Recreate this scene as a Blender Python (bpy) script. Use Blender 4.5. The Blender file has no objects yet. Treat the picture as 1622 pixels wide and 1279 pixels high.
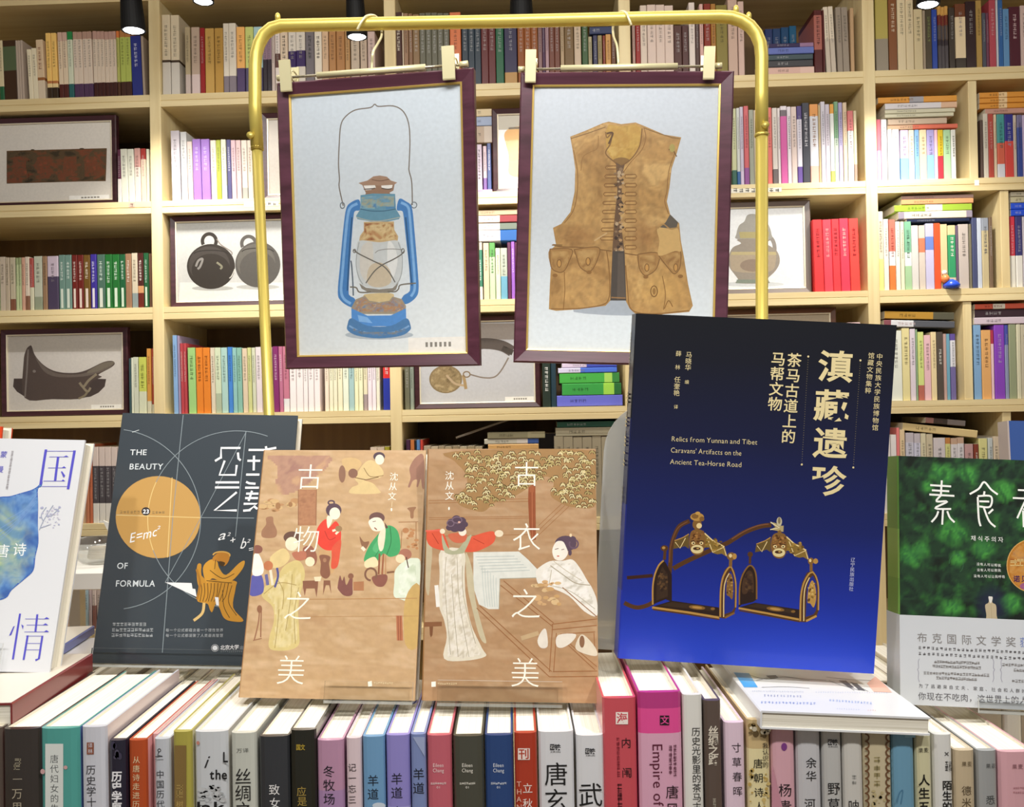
import bpy, math, random
from mathutils import Matrix, Vector, noise
random.seed(7)
SC = bpy.context.scene
COL = SC.collection
# ---------------------------------------------------------------- camera, world, lights, exposure
F, CX, CY = 1300.0, 811.0, 639.5
ROLL, PITCH, CAMZ = -0.018, math.atan((650 - 639.5) / 1300.0), 1.4
RC = Matrix.Rotation(math.pi / 2 + PITCH, 3, 'X') @ Matrix.Rotation(ROLL, 3, 'Z')
CAM = Vector((0, 0, CAMZ))
cd = bpy.data.cameras.new('camera'); cam = bpy.data.objects.new('camera', cd); COL.objects.link(cam)
cd.sensor_fit = 'HORIZONTAL'; cd.sensor_width = 36; cd.lens = 36 * F / 1622; cd.clip_start = 0.02
cam.matrix_world = Matrix.Translation(CAM) @ RC.to_4x4()
SC.camera = cam
vs = SC.view_settings
SC.display_settings.display_device = 'sRGB'
vs.view_transform = 'Standard'; vs.look = 'None'; vs.gamma = 1; vs.use_curve_mapping = False
vs.exposure = 0.0
wd = bpy.data.worlds.new('shop_air'); SC.world = wd; wd.use_nodes = True
bg = wd.node_tree.nodes['Background']; bg.inputs[0].default_value = (1.0, 0.97, 0.93, 1); bg.inputs[1].default_value = 0.20

def area_light(name, loc, target, sx, sy, power, col=(1, 0.95, 0.87)):
    l = bpy.data.lights.new(name, 'AREA'); l.shape = 'RECTANGLE'; l.size = sx; l.size_y = sy; l.energy = power; l.color = col
    o = bpy.data.objects.new(name, l); COL.objects.link(o); o.location = loc
    o.rotation_euler = (Vector(target) - Vector(loc)).to_track_quat('-Z', 'Y').to_euler()
    return o

def spot_light(name, loc, target, power, deg, blend=0.7, col=(1, 0.95, 0.86), r=0.03):
    l = bpy.data.lights.new(name, 'SPOT'); l.energy = power; l.spot_size = math.radians(deg); l.spot_blend = blend
    l.color = col; l.shadow_soft_size = r
    o = bpy.data.objects.new(name, l); COL.objects.link(o); o.location = loc
    o.rotation_euler = (Vector(target) - Vector(loc)).to_track_quat('-Z', 'Y').to_euler()
    return o

area_light('fill_light_rack', (0.0, 0.55, 2.75), (0.0, 1.55, 1.75), 1.5, 0.3, 30, (1, 0.975, 0.94))  # added fill with no fixture, brightens the hanging pictures
area_light('fill_light_aisle', (0.1, 1.75, 2.62), (0.1, 2.35, 0.6), 3.2, 0.25, 8)  # unseen strip added for general light along the bookcase
for sx, tx, pw in ((-0.75, -0.35, 40), (-0.05, 0.0, 33), (0.75, 0.42, 62)): spot_light('ceiling_spot_table', (sx, -0.32, 2.62), (tx, 0.75, 1.12), pw, 64, 0.5, (1, 0.965, 0.92), 0.045)
# ---------------------------------------------------------------- frames of reference
YAW = math.radians(2.2)            # the bookcase stands turned a little to the table
CA, SA = math.cos(YAW), math.sin(YAW)
V0 = 2.5                           # distance of the bookcase front
SHELF_Z = [2.735, 2.402, 2.07, 1.74, 1.407, 1.07, 0.74, 0.41, 0.08]
SH_T = 0.038

def W(u, v, z):
    return Vector((u * CA + v * SA, -u * SA + v * CA, z))

def ray(px, py):
    return RC @ Vector(((px - CX) / F, -(py - CY) / F, -1))

def S(px, py, v=V0):
    d = ray(px, py); n = Vector((SA, CA, 0)); t = (v - n.dot(CAM)) / n.dot(d); P = CAM + d * t
    return P.x * CA - P.y * SA, P.z

def P3(px, py, v):
    u, z = S(px, py, v); return W(u, v, z)

def at_z(px, py, z):
    d = ray(px, py); return CAM + d * ((z - CAMZ) / d.z)

def at_y(px, py, y):
    d = ray(px, py); return CAM + d * (y / d.y)

def ubase(px, zs, v):
    py = 650.0
    for _ in range(5):
        u, z = S(px, py, v); py += (z - zs) * F / 2.5
    return S(px, py, v)[0]

CASE = Matrix.Rotation(-YAW, 4, 'Z')   # local x along the bookcase, local y into it

def hexlin(h):
    if isinstance(h, tuple): return h
    c = [int(h[i:i + 2], 16) / 255 for i in (0, 2, 4)]
    return tuple((x / 12.92 if x <= 0.04045 else ((x + 0.055) / 1.055) ** 2.4) for x in c)

def lum(c): return 0.2126 * c[0] + 0.7152 * c[1] + 0.0722 * c[2]
# ---------------------------------------------------------------- materials
def new_mat(name):
    m = bpy.data.materials.new(name); m.use_nodes = True
    nt = m.node_tree; return m, nt, nt.nodes['Principled BSDF']

def simple(name, col, rough=0.5, metal=0.0, coat=0.0, spec=0.5):
    m, nt, b = new_mat(name)
    b.inputs['Base Color'].default_value = (*hexlin(col), 1); b.inputs['Roughness'].default_value = rough
    b.inputs['Metallic'].default_value = metal; b.inputs['Coat Weight'].default_value = coat
    b.inputs['Coat Roughness'].default_value = 0.08; b.inputs['Specular IOR Level'].default_value = spec
    return m

def ink(name, rough, coat=0.0, spec=0.4, grain=0.0):
    m, nt, b = new_mat(name)
    a = nt.nodes.new('ShaderNodeVertexColor'); a.layer_name = 'Col'
    out = a.outputs[0]
    if grain:
        tc = nt.nodes.new('ShaderNodeTexCoord'); n = nt.nodes.new('ShaderNodeTexNoise'); n.inputs['Scale'].default_value = 140
        n.inputs['Detail'].default_value = 3; nt.links.new(tc.outputs['Object'], n.inputs['Vector'])
        r = nt.nodes.new('ShaderNodeMapRange'); r.inputs[1].default_value = 0.3; r.inputs[2].default_value = 0.7
        r.inputs[3].default_value = 1 - grain; r.inputs[4].default_value = 1 + grain
        nt.links.new(n.outputs['Fac'], r.inputs[0])
        mx = nt.nodes.new('ShaderNodeVectorMath'); mx.operation = 'SCALE'
        nt.links.new(out, mx.inputs[0]); nt.links.new(r.outputs[0], mx.inputs['Scale']); out = mx.outputs[0]
    nt.links.new(out, b.inputs['Base Color'])
    b.inputs['Roughness'].default_value = rough; b.inputs['Coat Weight'].default_value = coat
    b.inputs['Coat Roughness'].default_value = 0.12; b.inputs['Specular IOR Level'].default_value = spec
    return m

def wood(name, c1, c2, axis, scale=9.0, rough=0.5):
    m, nt, b = new_mat(name)
    tc = nt.nodes.new('ShaderNodeTexCoord'); mp = nt.nodes.new('ShaderNodeMapping')
    s = [scale] * 3; s[axis] = scale * 0.06; mp.inputs['Scale'].default_value = s
    nt.links.new(tc.outputs['Object'], mp.inputs['Vector'])
    n = nt.nodes.new('ShaderNodeTexNoise'); n.inputs['Scale'].default_value = 4.0; n.inputs['Detail'].default_value = 6; n.inputs['Distortion'].default_value = 0.6
    nt.links.new(mp.outputs[0], n.inputs['Vector'])
    r = nt.nodes.new('ShaderNodeValToRGB'); r.color_ramp.elements[0].position = 0.3; r.color_ramp.elements[1].position = 0.7
    r.color_ramp.elements[0].color = (*hexlin(c1), 1); r.color_ramp.elements[1].color = (*hexlin(c2), 1)
    nt.links.new(n.outputs['Fac'], r.inputs['Fac']); nt.links.new(r.outputs[0], b.inputs['Base Color'])
    bp = nt.nodes.new('ShaderNodeBump'); bp.inputs['Strength'].default_value = 0.08; nt.links.new(n.outputs['Fac'], bp.inputs['Height'])
    nt.links.new(bp.outputs[0], b.inputs['Normal'])
    b.inputs['Roughness'].default_value = rough
    return m

def pages(name, c1, c2, axis):
    m, nt, b = new_mat(name)
    tc = nt.nodes.new('ShaderNodeTexCoord'); mp = nt.nodes.new('ShaderNodeMapping')
    s = [4.0] * 3; s[axis] = 1500.0; mp.inputs['Scale'].default_value = s
    nt.links.new(tc.outputs['Object'], mp.inputs['Vector'])
    n = nt.nodes.new('ShaderNodeTexNoise'); n.inputs['Scale'].default_value = 1.0; n.inputs['Detail'].default_value = 2
    nt.links.new(mp.outputs[0], n.inputs['Vector'])
    r = nt.nodes.new('ShaderNodeValToRGB'); r.color_ramp.elements[0].position = 0.35; r.color_ramp.elements[1].position = 0.6
    r.color_ramp.elements[0].color = (*hexlin(c1), 1); r.color_ramp.elements[1].color = (*hexlin(c2), 1)
    nt.links.new(n.outputs['Fac'], r.inputs['Fac']); nt.links.new(r.outputs[0], b.inputs['Base Color'])
    b.inputs['Roughness'].default_value = 0.85; b.inputs['Specular IOR Level'].default_value = 0.1
    return m

def clear(name, tint, rough=0.03, haze=0.0, refl=1.0):
    m = bpy.data.materials.new(name); m.use_nodes = True; nt = m.node_tree; nt.nodes.clear()
    out = nt.nodes.new('ShaderNodeOutputMaterial'); tr = nt.nodes.new('ShaderNodeBsdfTransparent'); tr.inputs[0].default_value = (*tint, 1)
    gl = nt.nodes.new('ShaderNodeBsdfGlossy'); gl.inputs['Roughness'].default_value = rough
    fr = nt.nodes.new('ShaderNodeFresnel'); fr.inputs['IOR'].default_value = 1.45
    mu = nt.nodes.new('ShaderNodeMath'); mu.operation = 'MULTIPLY'; mu.inputs[1].default_value = refl; nt.links.new(fr.outputs[0], mu.inputs[0])
    mx = nt.nodes.new('ShaderNodeMixShader'); nt.links.new(mu.outputs[0], mx.inputs[0])
    base = tr.outputs[0]
    if haze:
        df = nt.nodes.new('ShaderNodeBsdfTranslucent'); df.inputs[0].default_value = (0.85, 0.87, 0.85, 1)
        d2 = nt.nodes.new('ShaderNodeBsdfDiffuse'); d2.inputs[0].default_value = (0.93, 0.94, 0.91, 1)
        m1 = nt.nodes.new('ShaderNodeMixShader'); m1.inputs[0].default_value = 0.6
        nt.links.new(df.outputs[0], m1.inputs[1]); nt.links.new(d2.outputs[0], m1.inputs[2])
        m2 = nt.nodes.new('ShaderNodeMixShader'); m2.inputs[0].default_value = haze
        nt.links.new(tr.outputs[0], m2.inputs[1]); nt.links.new(m1.outputs[0], m2.inputs[2]); base = m2.outputs[0]
    nt.links.new(base, mx.inputs[1]); nt.links.new(gl.outputs[0], mx.inputs[2]); nt.links.new(mx.outputs[0], out.inputs[0])
    return m

def glow(name, col, st):
    m = bpy.data.materials.new(name); m.use_nodes = True; nt = m.node_tree; nt.nodes.clear()
    out = nt.nodes.new('ShaderNodeOutputMaterial'); e = nt.nodes.new('ShaderNodeEmission'); e.inputs[0].default_value = (*col, 1); e.inputs[1].default_value = st
    nt.links.new(e.outputs[0], out.inputs[0]); return m

M_INK = ink('printed_paper', 0.5)
M_COVER = ink('laminated_cover', 0.4, 0.35)
M_GLOSS = ink('glossy_cover', 0.3, 0.5)
M_SHELFBOOK = ink('shelf_book_cover', 0.45, 0.1)
M_PHOTO = ink('photo_print', 0.45, 0.1, grain=0.04)
M_SILK = ink('silk_print', 0.45, 0.4, grain=0.05)
OAK_H = wood('oak_board_level', 'D6C08E', 'E6D5A6', 0)
OAK_V = wood('oak_board_upright', 'D6C08E', 'E6D5A6', 2)
OAK_BACK_SHADED = wood('oak_back_shaded', '6E5230', '7E613A', 2, 6.0)  # same light oak, darkened to carry the shade inside the compartments
PG_X = pages('page_edges', 'DDD6C4', 'EDE8DA', 0)
PG_Z = pages('page_edges_lying', 'D6D0BE', 'EFEBDD', 2)
GOLD = simple('brushed_gold_tube', 'DCC866', 0.36, 0.5)
CHAMP = simple('champagne_metal', 'E8E0B4', 0.35, 0.35)
STEEL = simple('thin_steel_rod', 'C9C2AE', 0.25, 0.8)
MAROON = wood('maroon_frame_wood', '43202C', '5C3142', 0, 14, 0.32)
DARKFRAME = wood('dark_frame_wood', '2E1418', '45222A', 0, 14, 0.35)
GILT = simple('gilt_edge', 'E0BE6A', 0.3, 0.6)
PALE_EDGE = simple('pale_inner_edge', 'E6DCC4', 0.35, 0.3)
BLACK = simple('black_lamp_metal', '040405', 0.6, spec=0.2)
WHITE = simple('white_laminate', 'E8E6E0', 0.4)
ACRYL = clear('clear_acrylic', (0.985, 0.992, 0.988), 0.03, 0.0, 0.5)
ACRYL_EDGE = clear('acrylic_cut_edge', (0.92, 0.95, 0.94), 0.1, 0.75)
FROST = clear('hazy_acrylic', (0.95, 0.96, 0.94), 0.1, 0.62)
PANE = clear('picture_glass', (0.995, 0.998, 0.995), 0.03, 0.0, 0.35)
LENS = glow('lamp_lens', (0.93, 0.97, 1.0), 14)
# ---------------------------------------------------------------- builders
def obj(name, verts, faces, mats, parent=None, cols=None, fm=None, smooth=False, M=None):
    """verts are in world space; the mesh is stored in the space of M (or of the parent)."""
    me = bpy.data.meshes.new(name)
    base = M if M is not None else (parent.matrix_world.copy() if parent is not None else Matrix())
    inv = base.inverted()
    me.from_pydata([inv @ Vector(v) for v in verts], [], faces)
    for m in (mats if isinstance(mats, (list, tuple)) else [mats]): me.materials.append(m)
    if fm:
        for p, i in zip(me.polygons, fm): p.material_index = i
    if cols:
        at = me.color_attributes.new('Col', 'FLOAT_COLOR', 'CORNER'); k = 0
        for p, c in zip(me.polygons, cols):
            for j in range(p.loop_total):
                cc = c[j] if isinstance(c, list) else c
                at.data[k].color = (cc[0], cc[1], cc[2], 1); k += 1
    if smooth:
        for p in me.polygons: p.use_smooth = True
    me.update()
    o = bpy.data.objects.new(name, me); COL.objects.link(o)
    if parent is not None: o.parent = parent
    else: o.matrix_world = base
    return o

def empty(name, M):
    o = bpy.data.objects.new(name, None); COL.objects.link(o); o.matrix_world = M; o.empty_display_size = 0.02
    return o

def tag(o, label=None, cat=None, group=None, kind=None):
    if label: o['label'] = label
    if cat: o['category'] = cat
    if group: o['group'] = group
    if kind: o['kind'] = kind
    return o

BOXF = [(0, 3, 2, 1), (4, 5, 6, 7), (0, 1, 5, 4), (1, 2, 6, 5), (2, 3, 7, 6), (3, 0, 4, 7)]

class MB:
    """collects shapes in a local space T, kept as world-space vertices"""
    def __init__(s, T=None): s.v = []; s.f = []; s.c = []; s.m = []; s.T = T or Matrix()
    def add(s, vs, fs, col=None, mi=0):
        b = len(s.v); s.v += [s.T @ Vector(p) for p in vs]
        for f in fs: s.f.append(tuple(i + b for i in f)); s.c.append(col or (0.8, 0.8, 0.8)); s.m.append(mi)
    def box(s, x0, x1, y0, y1, z0, z1, col=None, mi=0, ch=0.0):
        if ch <= 0:
            s.add([(x0, y0, z0), (x1, y0, z0), (x1, y1, z0), (x0, y1, z0), (x0, y0, z1), (x1, y0, z1), (x1, y1, z1), (x0, y1, z1)], BOXF, col, mi)
        else:
            rings = []
            for z, k in ((z0, ch), (z0 + ch, 0), (z1 - ch, 0), (z1, ch)):
                a0, a1, b0, b1 = x0 + k, x1 - k, y0 + k, y1 - k
                rings.append([(a0 + ch, b0, z), (a1 - ch, b0, z), (a1, b0 + ch, z), (a1, b1 - ch, z), (a1 - ch, b1, z), (a0 + ch, b1, z), (a0, b1 - ch, z), (a0, b0 + ch, z)])
            s.loft(rings, True, True, col, mi)
    def loft(s, rings, cap0=True, cap1=True, col=None, mi=0):
        n = len(rings[0]); vs = [p for r in rings for p in r]; fs = []
        for k in range(len(rings) - 1):
            for i in range(n):
                j = (i + 1) % n; fs.append((k * n + i, k * n + j, (k + 1) * n + j, (k + 1) * n + i))
        if cap0: fs.append(tuple(reversed(range(n))))
        if cap1: fs.append(tuple(range((len(rings) - 1) * n, len(rings) * n)))
        s.add(vs, fs, col, mi)
    def prism(s, prof, lo, hi, plane='xy', col=None, mi=0):
        def q(a, b, c): return {'xy': (a, b, c), 'xz': (a, c, b), 'yz': (c, a, b)}[plane]
        s.loft([[q(a, b, lo) for a, b in prof], [q(a, b, hi) for a, b in prof]], True, True, col, mi)
    def tube(s, pts, r, n=12, col=None, mi=0, closed=False):
        pts = [Vector(p) for p in pts]; rings = []
        t0 = (pts[1] - pts[0]).normalized(); nrm = t0.orthogonal().normalized()
        for i, p in enumerate(pts):
            a = pts[max(i - 1, 0)]; b = pts[min(i + 1, len(pts) - 1)]; t = (b - a).normalized()
            nrm = (nrm - t * nrm.dot(t)).normalized(); bn = t.cross(nrm)
            rr = r[i] if isinstance(r, (list, tuple)) else r
            rings.append([p + (nrm * math.cos(k * 2 * math.pi / n) + bn * math.sin(k * 2 * math.pi / n)) * rr for k in range(n)])
        s.loft(rings, True, True, col, mi)
    def lathe(s, prof, c=(0, 0, 0), n=24, col=None, mi=0, cap=True):
        s.loft([[(c[0] + r * math.cos(k * 2 * math.pi / n), c[1] + r * math.sin(k * 2 * math.pi / n), c[2] + z) for k in range(n)] for r, z in prof], cap, cap, col, mi)
    def build(s, name, mats, parent=None, smooth=False, M=None, inked=False):
        return obj(name, s.v, s.f, mats, parent, s.c if inked else None, s.m, smooth, M)

def catmull(pts, closed=True, n=5):
    out = []; N = len(pts)
    rng = range(N) if closed else range(N - 1)
    for i in rng:
        if closed: p = [pts[(i + k - 1) % N] for k in range(4)]
        else: p = [pts[max(i - 1, 0)], pts[i], pts[i + 1], pts[min(i + 2, N - 1)]]
        for j in range(n):
            t = j / n
            out.append(tuple(0.5 * ((2 * p[1][a]) + (-p[0][a] + p[2][a]) * t + (2 * p[0][a] - 5 * p[1][a] + 4 * p[2][a] - p[3][a]) * t * t + (-p[0][a] + 3 * p[1][a] - 3 * p[2][a] + p[3][a]) * t ** 3) for a in range(len(pts[0]))))
    if not closed: out.append(tuple(pts[-1]))
    return out

_GL = {}
def glyph(ch, bold=0.0):
    k = (ch, bold)
    if k not in _GL:
        c = bpy.data.curves.new('glyph', 'FONT'); c.body = ch; c.size = 1; c.offset = bold; c.resolution_u = 3
        o = bpy.data.objects.new('glyph', c); COL.objects.link(o)
        dg = bpy.context.evaluated_depsgraph_get(); dg.update()
        me = bpy.data.meshes.new_from_object(o.evaluated_get(dg))
        vs_ = [(v.co.x, v.co.y) for v in me.vertices]; fs_ = [tuple(p.vertices) for p in me.polygons]
        wid = max([v[0] for v in vs_], default=0.3)
        bpy.data.objects.remove(o); bpy.data.curves.remove(c); bpy.data.meshes.remove(me)
        _GL[k] = (vs_, fs_, wid)
    return _GL[k]

class Print:
    """flat printing on a real surface: M maps its plane (x right, y up, z out) to the world"""
    def __init__(s, M, lift=0.0002, step=6e-7, clip=None):
        s.M = M; s.I = M.inverted(); s.v = []; s.f = []; s.c = []; s.z = lift; s.st = step; s.k = (0, 0, 1.0); s.clip = clip; s.cuts = []
        s.o = s.I @ CAM
    def crop(s, x0, y0, sc): s.k = (x0, y0, sc); return s
    def loc(s, x, y):
        px, py = s.k[0] + x / s.k[2], s.k[1] + y / s.k[2]
        d = s.I.to_3x3() @ ray(px, py); t = -s.o.z / d.z; p = s.o + d * t
        return p.x, p.y
    def unit(s, x, y):
        a = s.loc(x, y); b = s.loc(x + 1, y); return math.hypot(a[0] - b[0], a[1] - b[1])
    def raw(s, pts, fs, col):
        b = len(s.v); s.z += s.st
        s.v += [s.M @ Vector((p[0], p[1], s.z)) for p in pts]
        for f in fs: s.f.append(tuple(i + b for i in f)); s.c.append(col)
    def field(s, poly, fn, step):
        """fill a printed shape with smoothly varying ink; fn(x, y) gives a linear colour"""
        xs = [q[0] for q in poly]; ys = [q[1] for q in poly]; x0, y0 = min(xs), min(ys)
        nx, ny = int((max(xs) - x0) / step) + 1, int((max(ys) - y0) / step) + 1; ins = {}; idx = {}
        for i in range(nx + 1):
            for j in range(ny + 1): ins[i, j] = inside(poly, x0 + i * step, y0 + j * step)
        s.z += s.st; cc = {}
        def vid(i, j):
            if (i, j) not in idx:
                x, y = s.loc(x0 + i * step, y0 + j * step)
                if s.clip: x, y = min(max(x, s.clip[0]), s.clip[2]), min(max(y, s.clip[1]), s.clip[3])
                idx[i, j] = len(s.v); s.v.append(s.M @ Vector((x, y, s.z))); cc[i, j] = fn(x0 + i * step, y0 + j * step)
            return idx[i, j]
        for i in range(nx):
            for j in range(ny):
                q = [(i, j + 1), (i + 1, j + 1), (i + 1, j), (i, j)]
                if all(ins[k] for k in q): s.f.append(tuple(vid(*k) for k in q)); s.c.append([cc[k] for k in q])
    def part(s, name): s.cuts.append((name, len(s.v), len(s.f)))
    def lpoly(s, pts, col):
        if s.clip:
            for ax, lim, sg in ((0, s.clip[0], 1), (0, s.clip[2], -1), (1, s.clip[1], 1), (1, s.clip[3], -1)):
                out = []
                for i in range(len(pts)):
                    a, b = pts[i - 1], pts[i]; ia, ib = (a[ax] - lim) * sg >= 0, (b[ax] - lim) * sg >= 0
                    if ia != ib:
                        t = (lim - a[ax]) / (b[ax] - a[ax]); out.append((a[0] + (b[0] - a[0]) * t, a[1] + (b[1] - a[1]) * t))
                    if ib: out.append(b)
                pts = out
                if len(pts) < 3: return
        a = sum(pts[i][0] * pts[(i + 1) % len(pts)][1] - pts[(i + 1) % len(pts)][0] * pts[i][1] for i in range(len(pts)))
        n = len(pts); s.raw(pts, [tuple(range(n)) if a > 0 else tuple(reversed(range(n)))], hexlin(col) if isinstance(col, str) else col)
    def poly(s, pts, col, smooth=False):
        if smooth: pts = catmull(pts, True, 4)
        s.lpoly([s.loc(*p) for p in pts], col)
    def grad(s, x0, x1, stops):
        """printed vertical gradient in local metres: stops = [(y, linear colour)]"""
        s.z += s.st
        for (ya, ca), (yb, cb) in zip(stops, stops[1:]):
            b = len(s.v); s.v += [s.M @ Vector(q) for q in ((x0, ya, s.z), (x1, ya, s.z), (x1, yb, s.z), (x0, yb, s.z))]; s.f.append((b, b + 1, b + 2, b + 3) if yb > ya else (b + 3, b + 2, b + 1, b)); s.c.append([ca, ca, cb, cb] if yb > ya else [cb, cb, ca, ca])
    def ell(s, x, y, rx, ry, col, n=20, rot=0.0):
        c, q = math.cos(rot), math.sin(rot)
        s.poly([(x + rx * math.cos(t) * c - ry * math.sin(t) * q, y + rx * math.cos(t) * q + ry * math.sin(t) * c) for t in [k * 2 * math.pi / n for k in range(n)]], col)
    def line(s, pts, w, col, smooth=False):
        if smooth: pts = catmull(pts, False, 5)
        q = [s.loc(*p) for p in pts]; h = s.unit(*pts[0]) * w / 2; L = []; R = []
        for i, p in enumerate(q):
            a = q[max(i - 1, 0)]; b = q[min(i + 1, len(q) - 1)]; dx, dy = b[0] - a[0], b[1] - a[1]; l = math.hypot(dx, dy) or 1
            nx, ny = -dy / l * h, dx / l * h; L.append((p[0] + nx, p[1] + ny)); R.append((p[0] - nx, p[1] - ny))
        n = len(q); s.raw(R + L, [(i, i + 1, n + i + 1, n + i) for i in range(n - 1)], hexlin(col) if isinstance(col, str) else col)
    def ring(s, x, y, rx, ry, w, col, a0=0, a1=360, n=40):
        s.line([(x + rx * math.cos(math.radians(a0 + (a1 - a0) * k / n)), y + ry * math.sin(math.radians(a0 + (a1 - a0) * k / n))) for k in range(n + 1)], w, col)
    def char(s, ch, x, y, size, col, bold=0.0, sx=1.0, rot=0.0, skew=0.0):
        """CJK character centred at x, y"""
        if ch == ' ': return
        g = glyph(ch, bold); X, Y = s.loc(x, y); k = s.unit(x, y) * size
        c, q = math.cos(rot), math.sin(rot); cx = 0.5 if ord(ch) > 0x2E00 else g[2] / 2
        pts = []
        for a, b in g[0]:
            a2, b2 = (a - cx + skew * (b - 0.38)) * k * sx, (b - 0.38) * k
            pts.append((X + a2 * c - b2 * q, Y + a2 * q + b2 * c))
        s.raw(pts, g[1], hexlin(col) if isinstance(col, str) else col)
    def chars(s, txt, x0, y0, x1, y1, size, col, bold=0.0, **kw):
        n = len(txt)
        for i, ch in enumerate(txt):
            t = i / max(n - 1, 1); s.char(ch, x0 + (x1 - x0) * t, y0 + (y1 - y0) * t, size, col, bold, **kw)
    def text(s, txt, x0, y0, x1, y1, h, col, bold=0.0, skew=0.0):
        """latin line along the baseline from (x0,y0) to (x1,y1), cap height h"""
        adv = []; cur = 0.0
        for ch in txt:
            if ch == ' ': adv.append((ch, cur)); cur += 0.28; continue
            g = glyph(ch, bold); adv.append((ch, cur)); cur += g[2] + 0.07
        A = Vector(s.loc(x0, y0)); B = Vector(s.loc(x1, y1)); d = B - A; kx = d.length / cur; ky = s.unit(x0, y0) * h / 0.7
        ux = d.normalized(); uy = Vector((-ux.y, ux.x))
        vs_, fs_ = [], []
        for ch, o in adv:
            if ch == ' ': continue
            g = glyph(ch, bold); b = len(vs_)
            for a, q in g[0]:
                p = A + ux * ((a + o + skew * q) * kx) + uy * (q * ky); vs_.append((p.x, p.y))
            fs_ += [tuple(i + b for i in f) for f in g[1]]
        s.raw(vs_, fs_, hexlin(col) if isinstance(col, str) else col)
    def marks(s, x0, y0, x1, y1, size, n, col):
        """illegible small characters: little strokes along a line"""
        st = s.st; s.z += st; s.st = 0
        for i in range(n):
            t = (i + 0.5) / n; x, y = x0 + (x1 - x0) * t, y0 + (y1 - y0) * t; h = size / 2 * 0.85
            for yy in random.sample([-0.9, -0.45, 0.0, 0.45, 0.9], 3): s.line([(x - h, y + yy * h), (x + h, y + yy * h)], size * 0.13, col)
            xx = random.choice([-0.5, 0, 0.5]) * h; s.line([(x + xx, y - h), (x + xx, y + h)], size * 0.13, col)
        s.st = st; s.z += st
    def mottle(s, region, cols, n, r0, r1, flat=1.0, clip=None):
        x0, y0, x1, y1 = region; k = 0; z0, st = s.z, s.st; s.st = 0
        while k < n:
            x, y = random.uniform(x0, x1), random.uniform(y0, y1); k += 1
            r = random.uniform(r0, r1); ry = r * flat * random.uniform(0.6, 1.2); ci = random.randrange(len(cols))
            if clip and not all(inside(clip, x + a * r, y + b * ry) for a, b in ((1, 0), (-1, 0), (0, 1), (0, -1), (0.7, 0.7), (-0.7, 0.7), (0.7, -0.7), (-0.7, -0.7))): continue
            s.z = z0 + (ci + 1) * st; s.ell(x, y, r, ry, cols[ci], 10)
        s.z, s.st = z0 + (len(cols) + 1) * st, st
    def build(s, name, mat, parent):
        cuts = s.cuts if s.cuts else [(name, 0, 0)]
        if cuts[0][1] > 0: cuts = [(name, 0, 0)] + cuts
        o = None
        for k, (nm, v0, f0) in enumerate(cuts):
            v1, f1 = (cuts[k + 1][1], cuts[k + 1][2]) if k + 1 < len(cuts) else (len(s.v), len(s.f))
            if v1 > v0: o = obj(nm, s.v[v0:v1], [tuple(i - v0 for i in f) for f in s.f[f0:f1]], mat, parent, s.c[f0:f1])
        return o

def tones(cols, sx, sy, seed=0.0, warp=0.6, gain=1.0, bias=0.0):
    """smooth mottling between printed inks"""
    L = [hexlin(c) for c in cols]
    def f(x, y):
        w = noise.noise(Vector((x / sx * 0.5 + seed, y / sy * 0.5, 3.1))) * warp
        t = noise.fractal(Vector((x / sx + w + seed * 7, y / sy + w, seed)), 0.9, 2.1, 4) * 0.5 * gain + 0.5 + bias
        t = min(max(t, 0.0), 0.9999) * (len(L) - 1); k = int(t); t -= k
        return tuple(a + (b - a) * t for a, b in zip(L[k], L[k + 1]))
    return f

def inside(poly, x, y):
    r = False; n = len(poly)
    for i in range(n):
        a, b = poly[i], poly[(i + 1) % n]
        if (a[1] > y) != (b[1] > y) and x < (b[0] - a[0]) * (y - a[1]) / (b[1] - a[1]) + a[0]: r = not r
    return r

NAMES = {'white': 'F4F2EE', 'cream': 'E2D6B8', 'pale grey': 'C6C6C0', 'grey': '8C8C88', 'dark grey': '4A4A4C', 'black': '1A1A1C', 'tan': 'BFA079', 'brown': '7A5538',
         'dark brown': '3E2718', 'red': 'D23A3A', 'dark red': '7E1C1C', 'pink': 'F0B8C8', 'rose': 'CF7A94', 'magenta': 'D85CB0', 'orange': 'EE8A34', 'peach': 'EDBE94',
         'yellow': 'EBD254', 'pale yellow': 'EEE8A8', 'olive': '8E8A3A', 'lime green': 'AFC450', 'pale green': 'BEDDB2', 'green': '3F9650', 'dark green': '1F5232', 'teal': '3F9090',
         'pale blue': 'A6C8E8', 'blue': '3E72C8', 'navy': '232B5C', 'violet': '8A5CC0', 'lilac': 'C4B0DC', 'dark purple': '45284E', 'beige': 'D2BFA0', 'rust': 'B0532F'}
NL = {k: [int(v[i:i + 2], 16) for i in (0, 2, 4)] for k, v in NAMES.items()}
def cname(h):
    c = [int(h[i:i + 2], 16) for i in (0, 2, 4)]
    return min(NL, key=lambda k: sum((a - b) ** 2 for a, b in zip(c, NL[k])))
ORD = ['', 'first', 'second', 'third', 'fourth', 'fifth', 'sixth', 'seventh', 'eighth', 'ninth', 'tenth', 'eleventh', 'twelfth', 'thirteenth', 'fourteenth', 'fifteenth', 'sixteenth', 'seventeenth', 'eighteenth', 'nineteenth', 'twentieth']
def ordw(n):
    if n <= 20: return ORD[n]
    return {2: 'twenty', 3: 'thirty', 4: 'forty'}[n // 10] + '-' + ORD[n % 10] if n % 10 else {3: 'thirtieth', 4: 'fortieth'}[n // 10]
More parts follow.
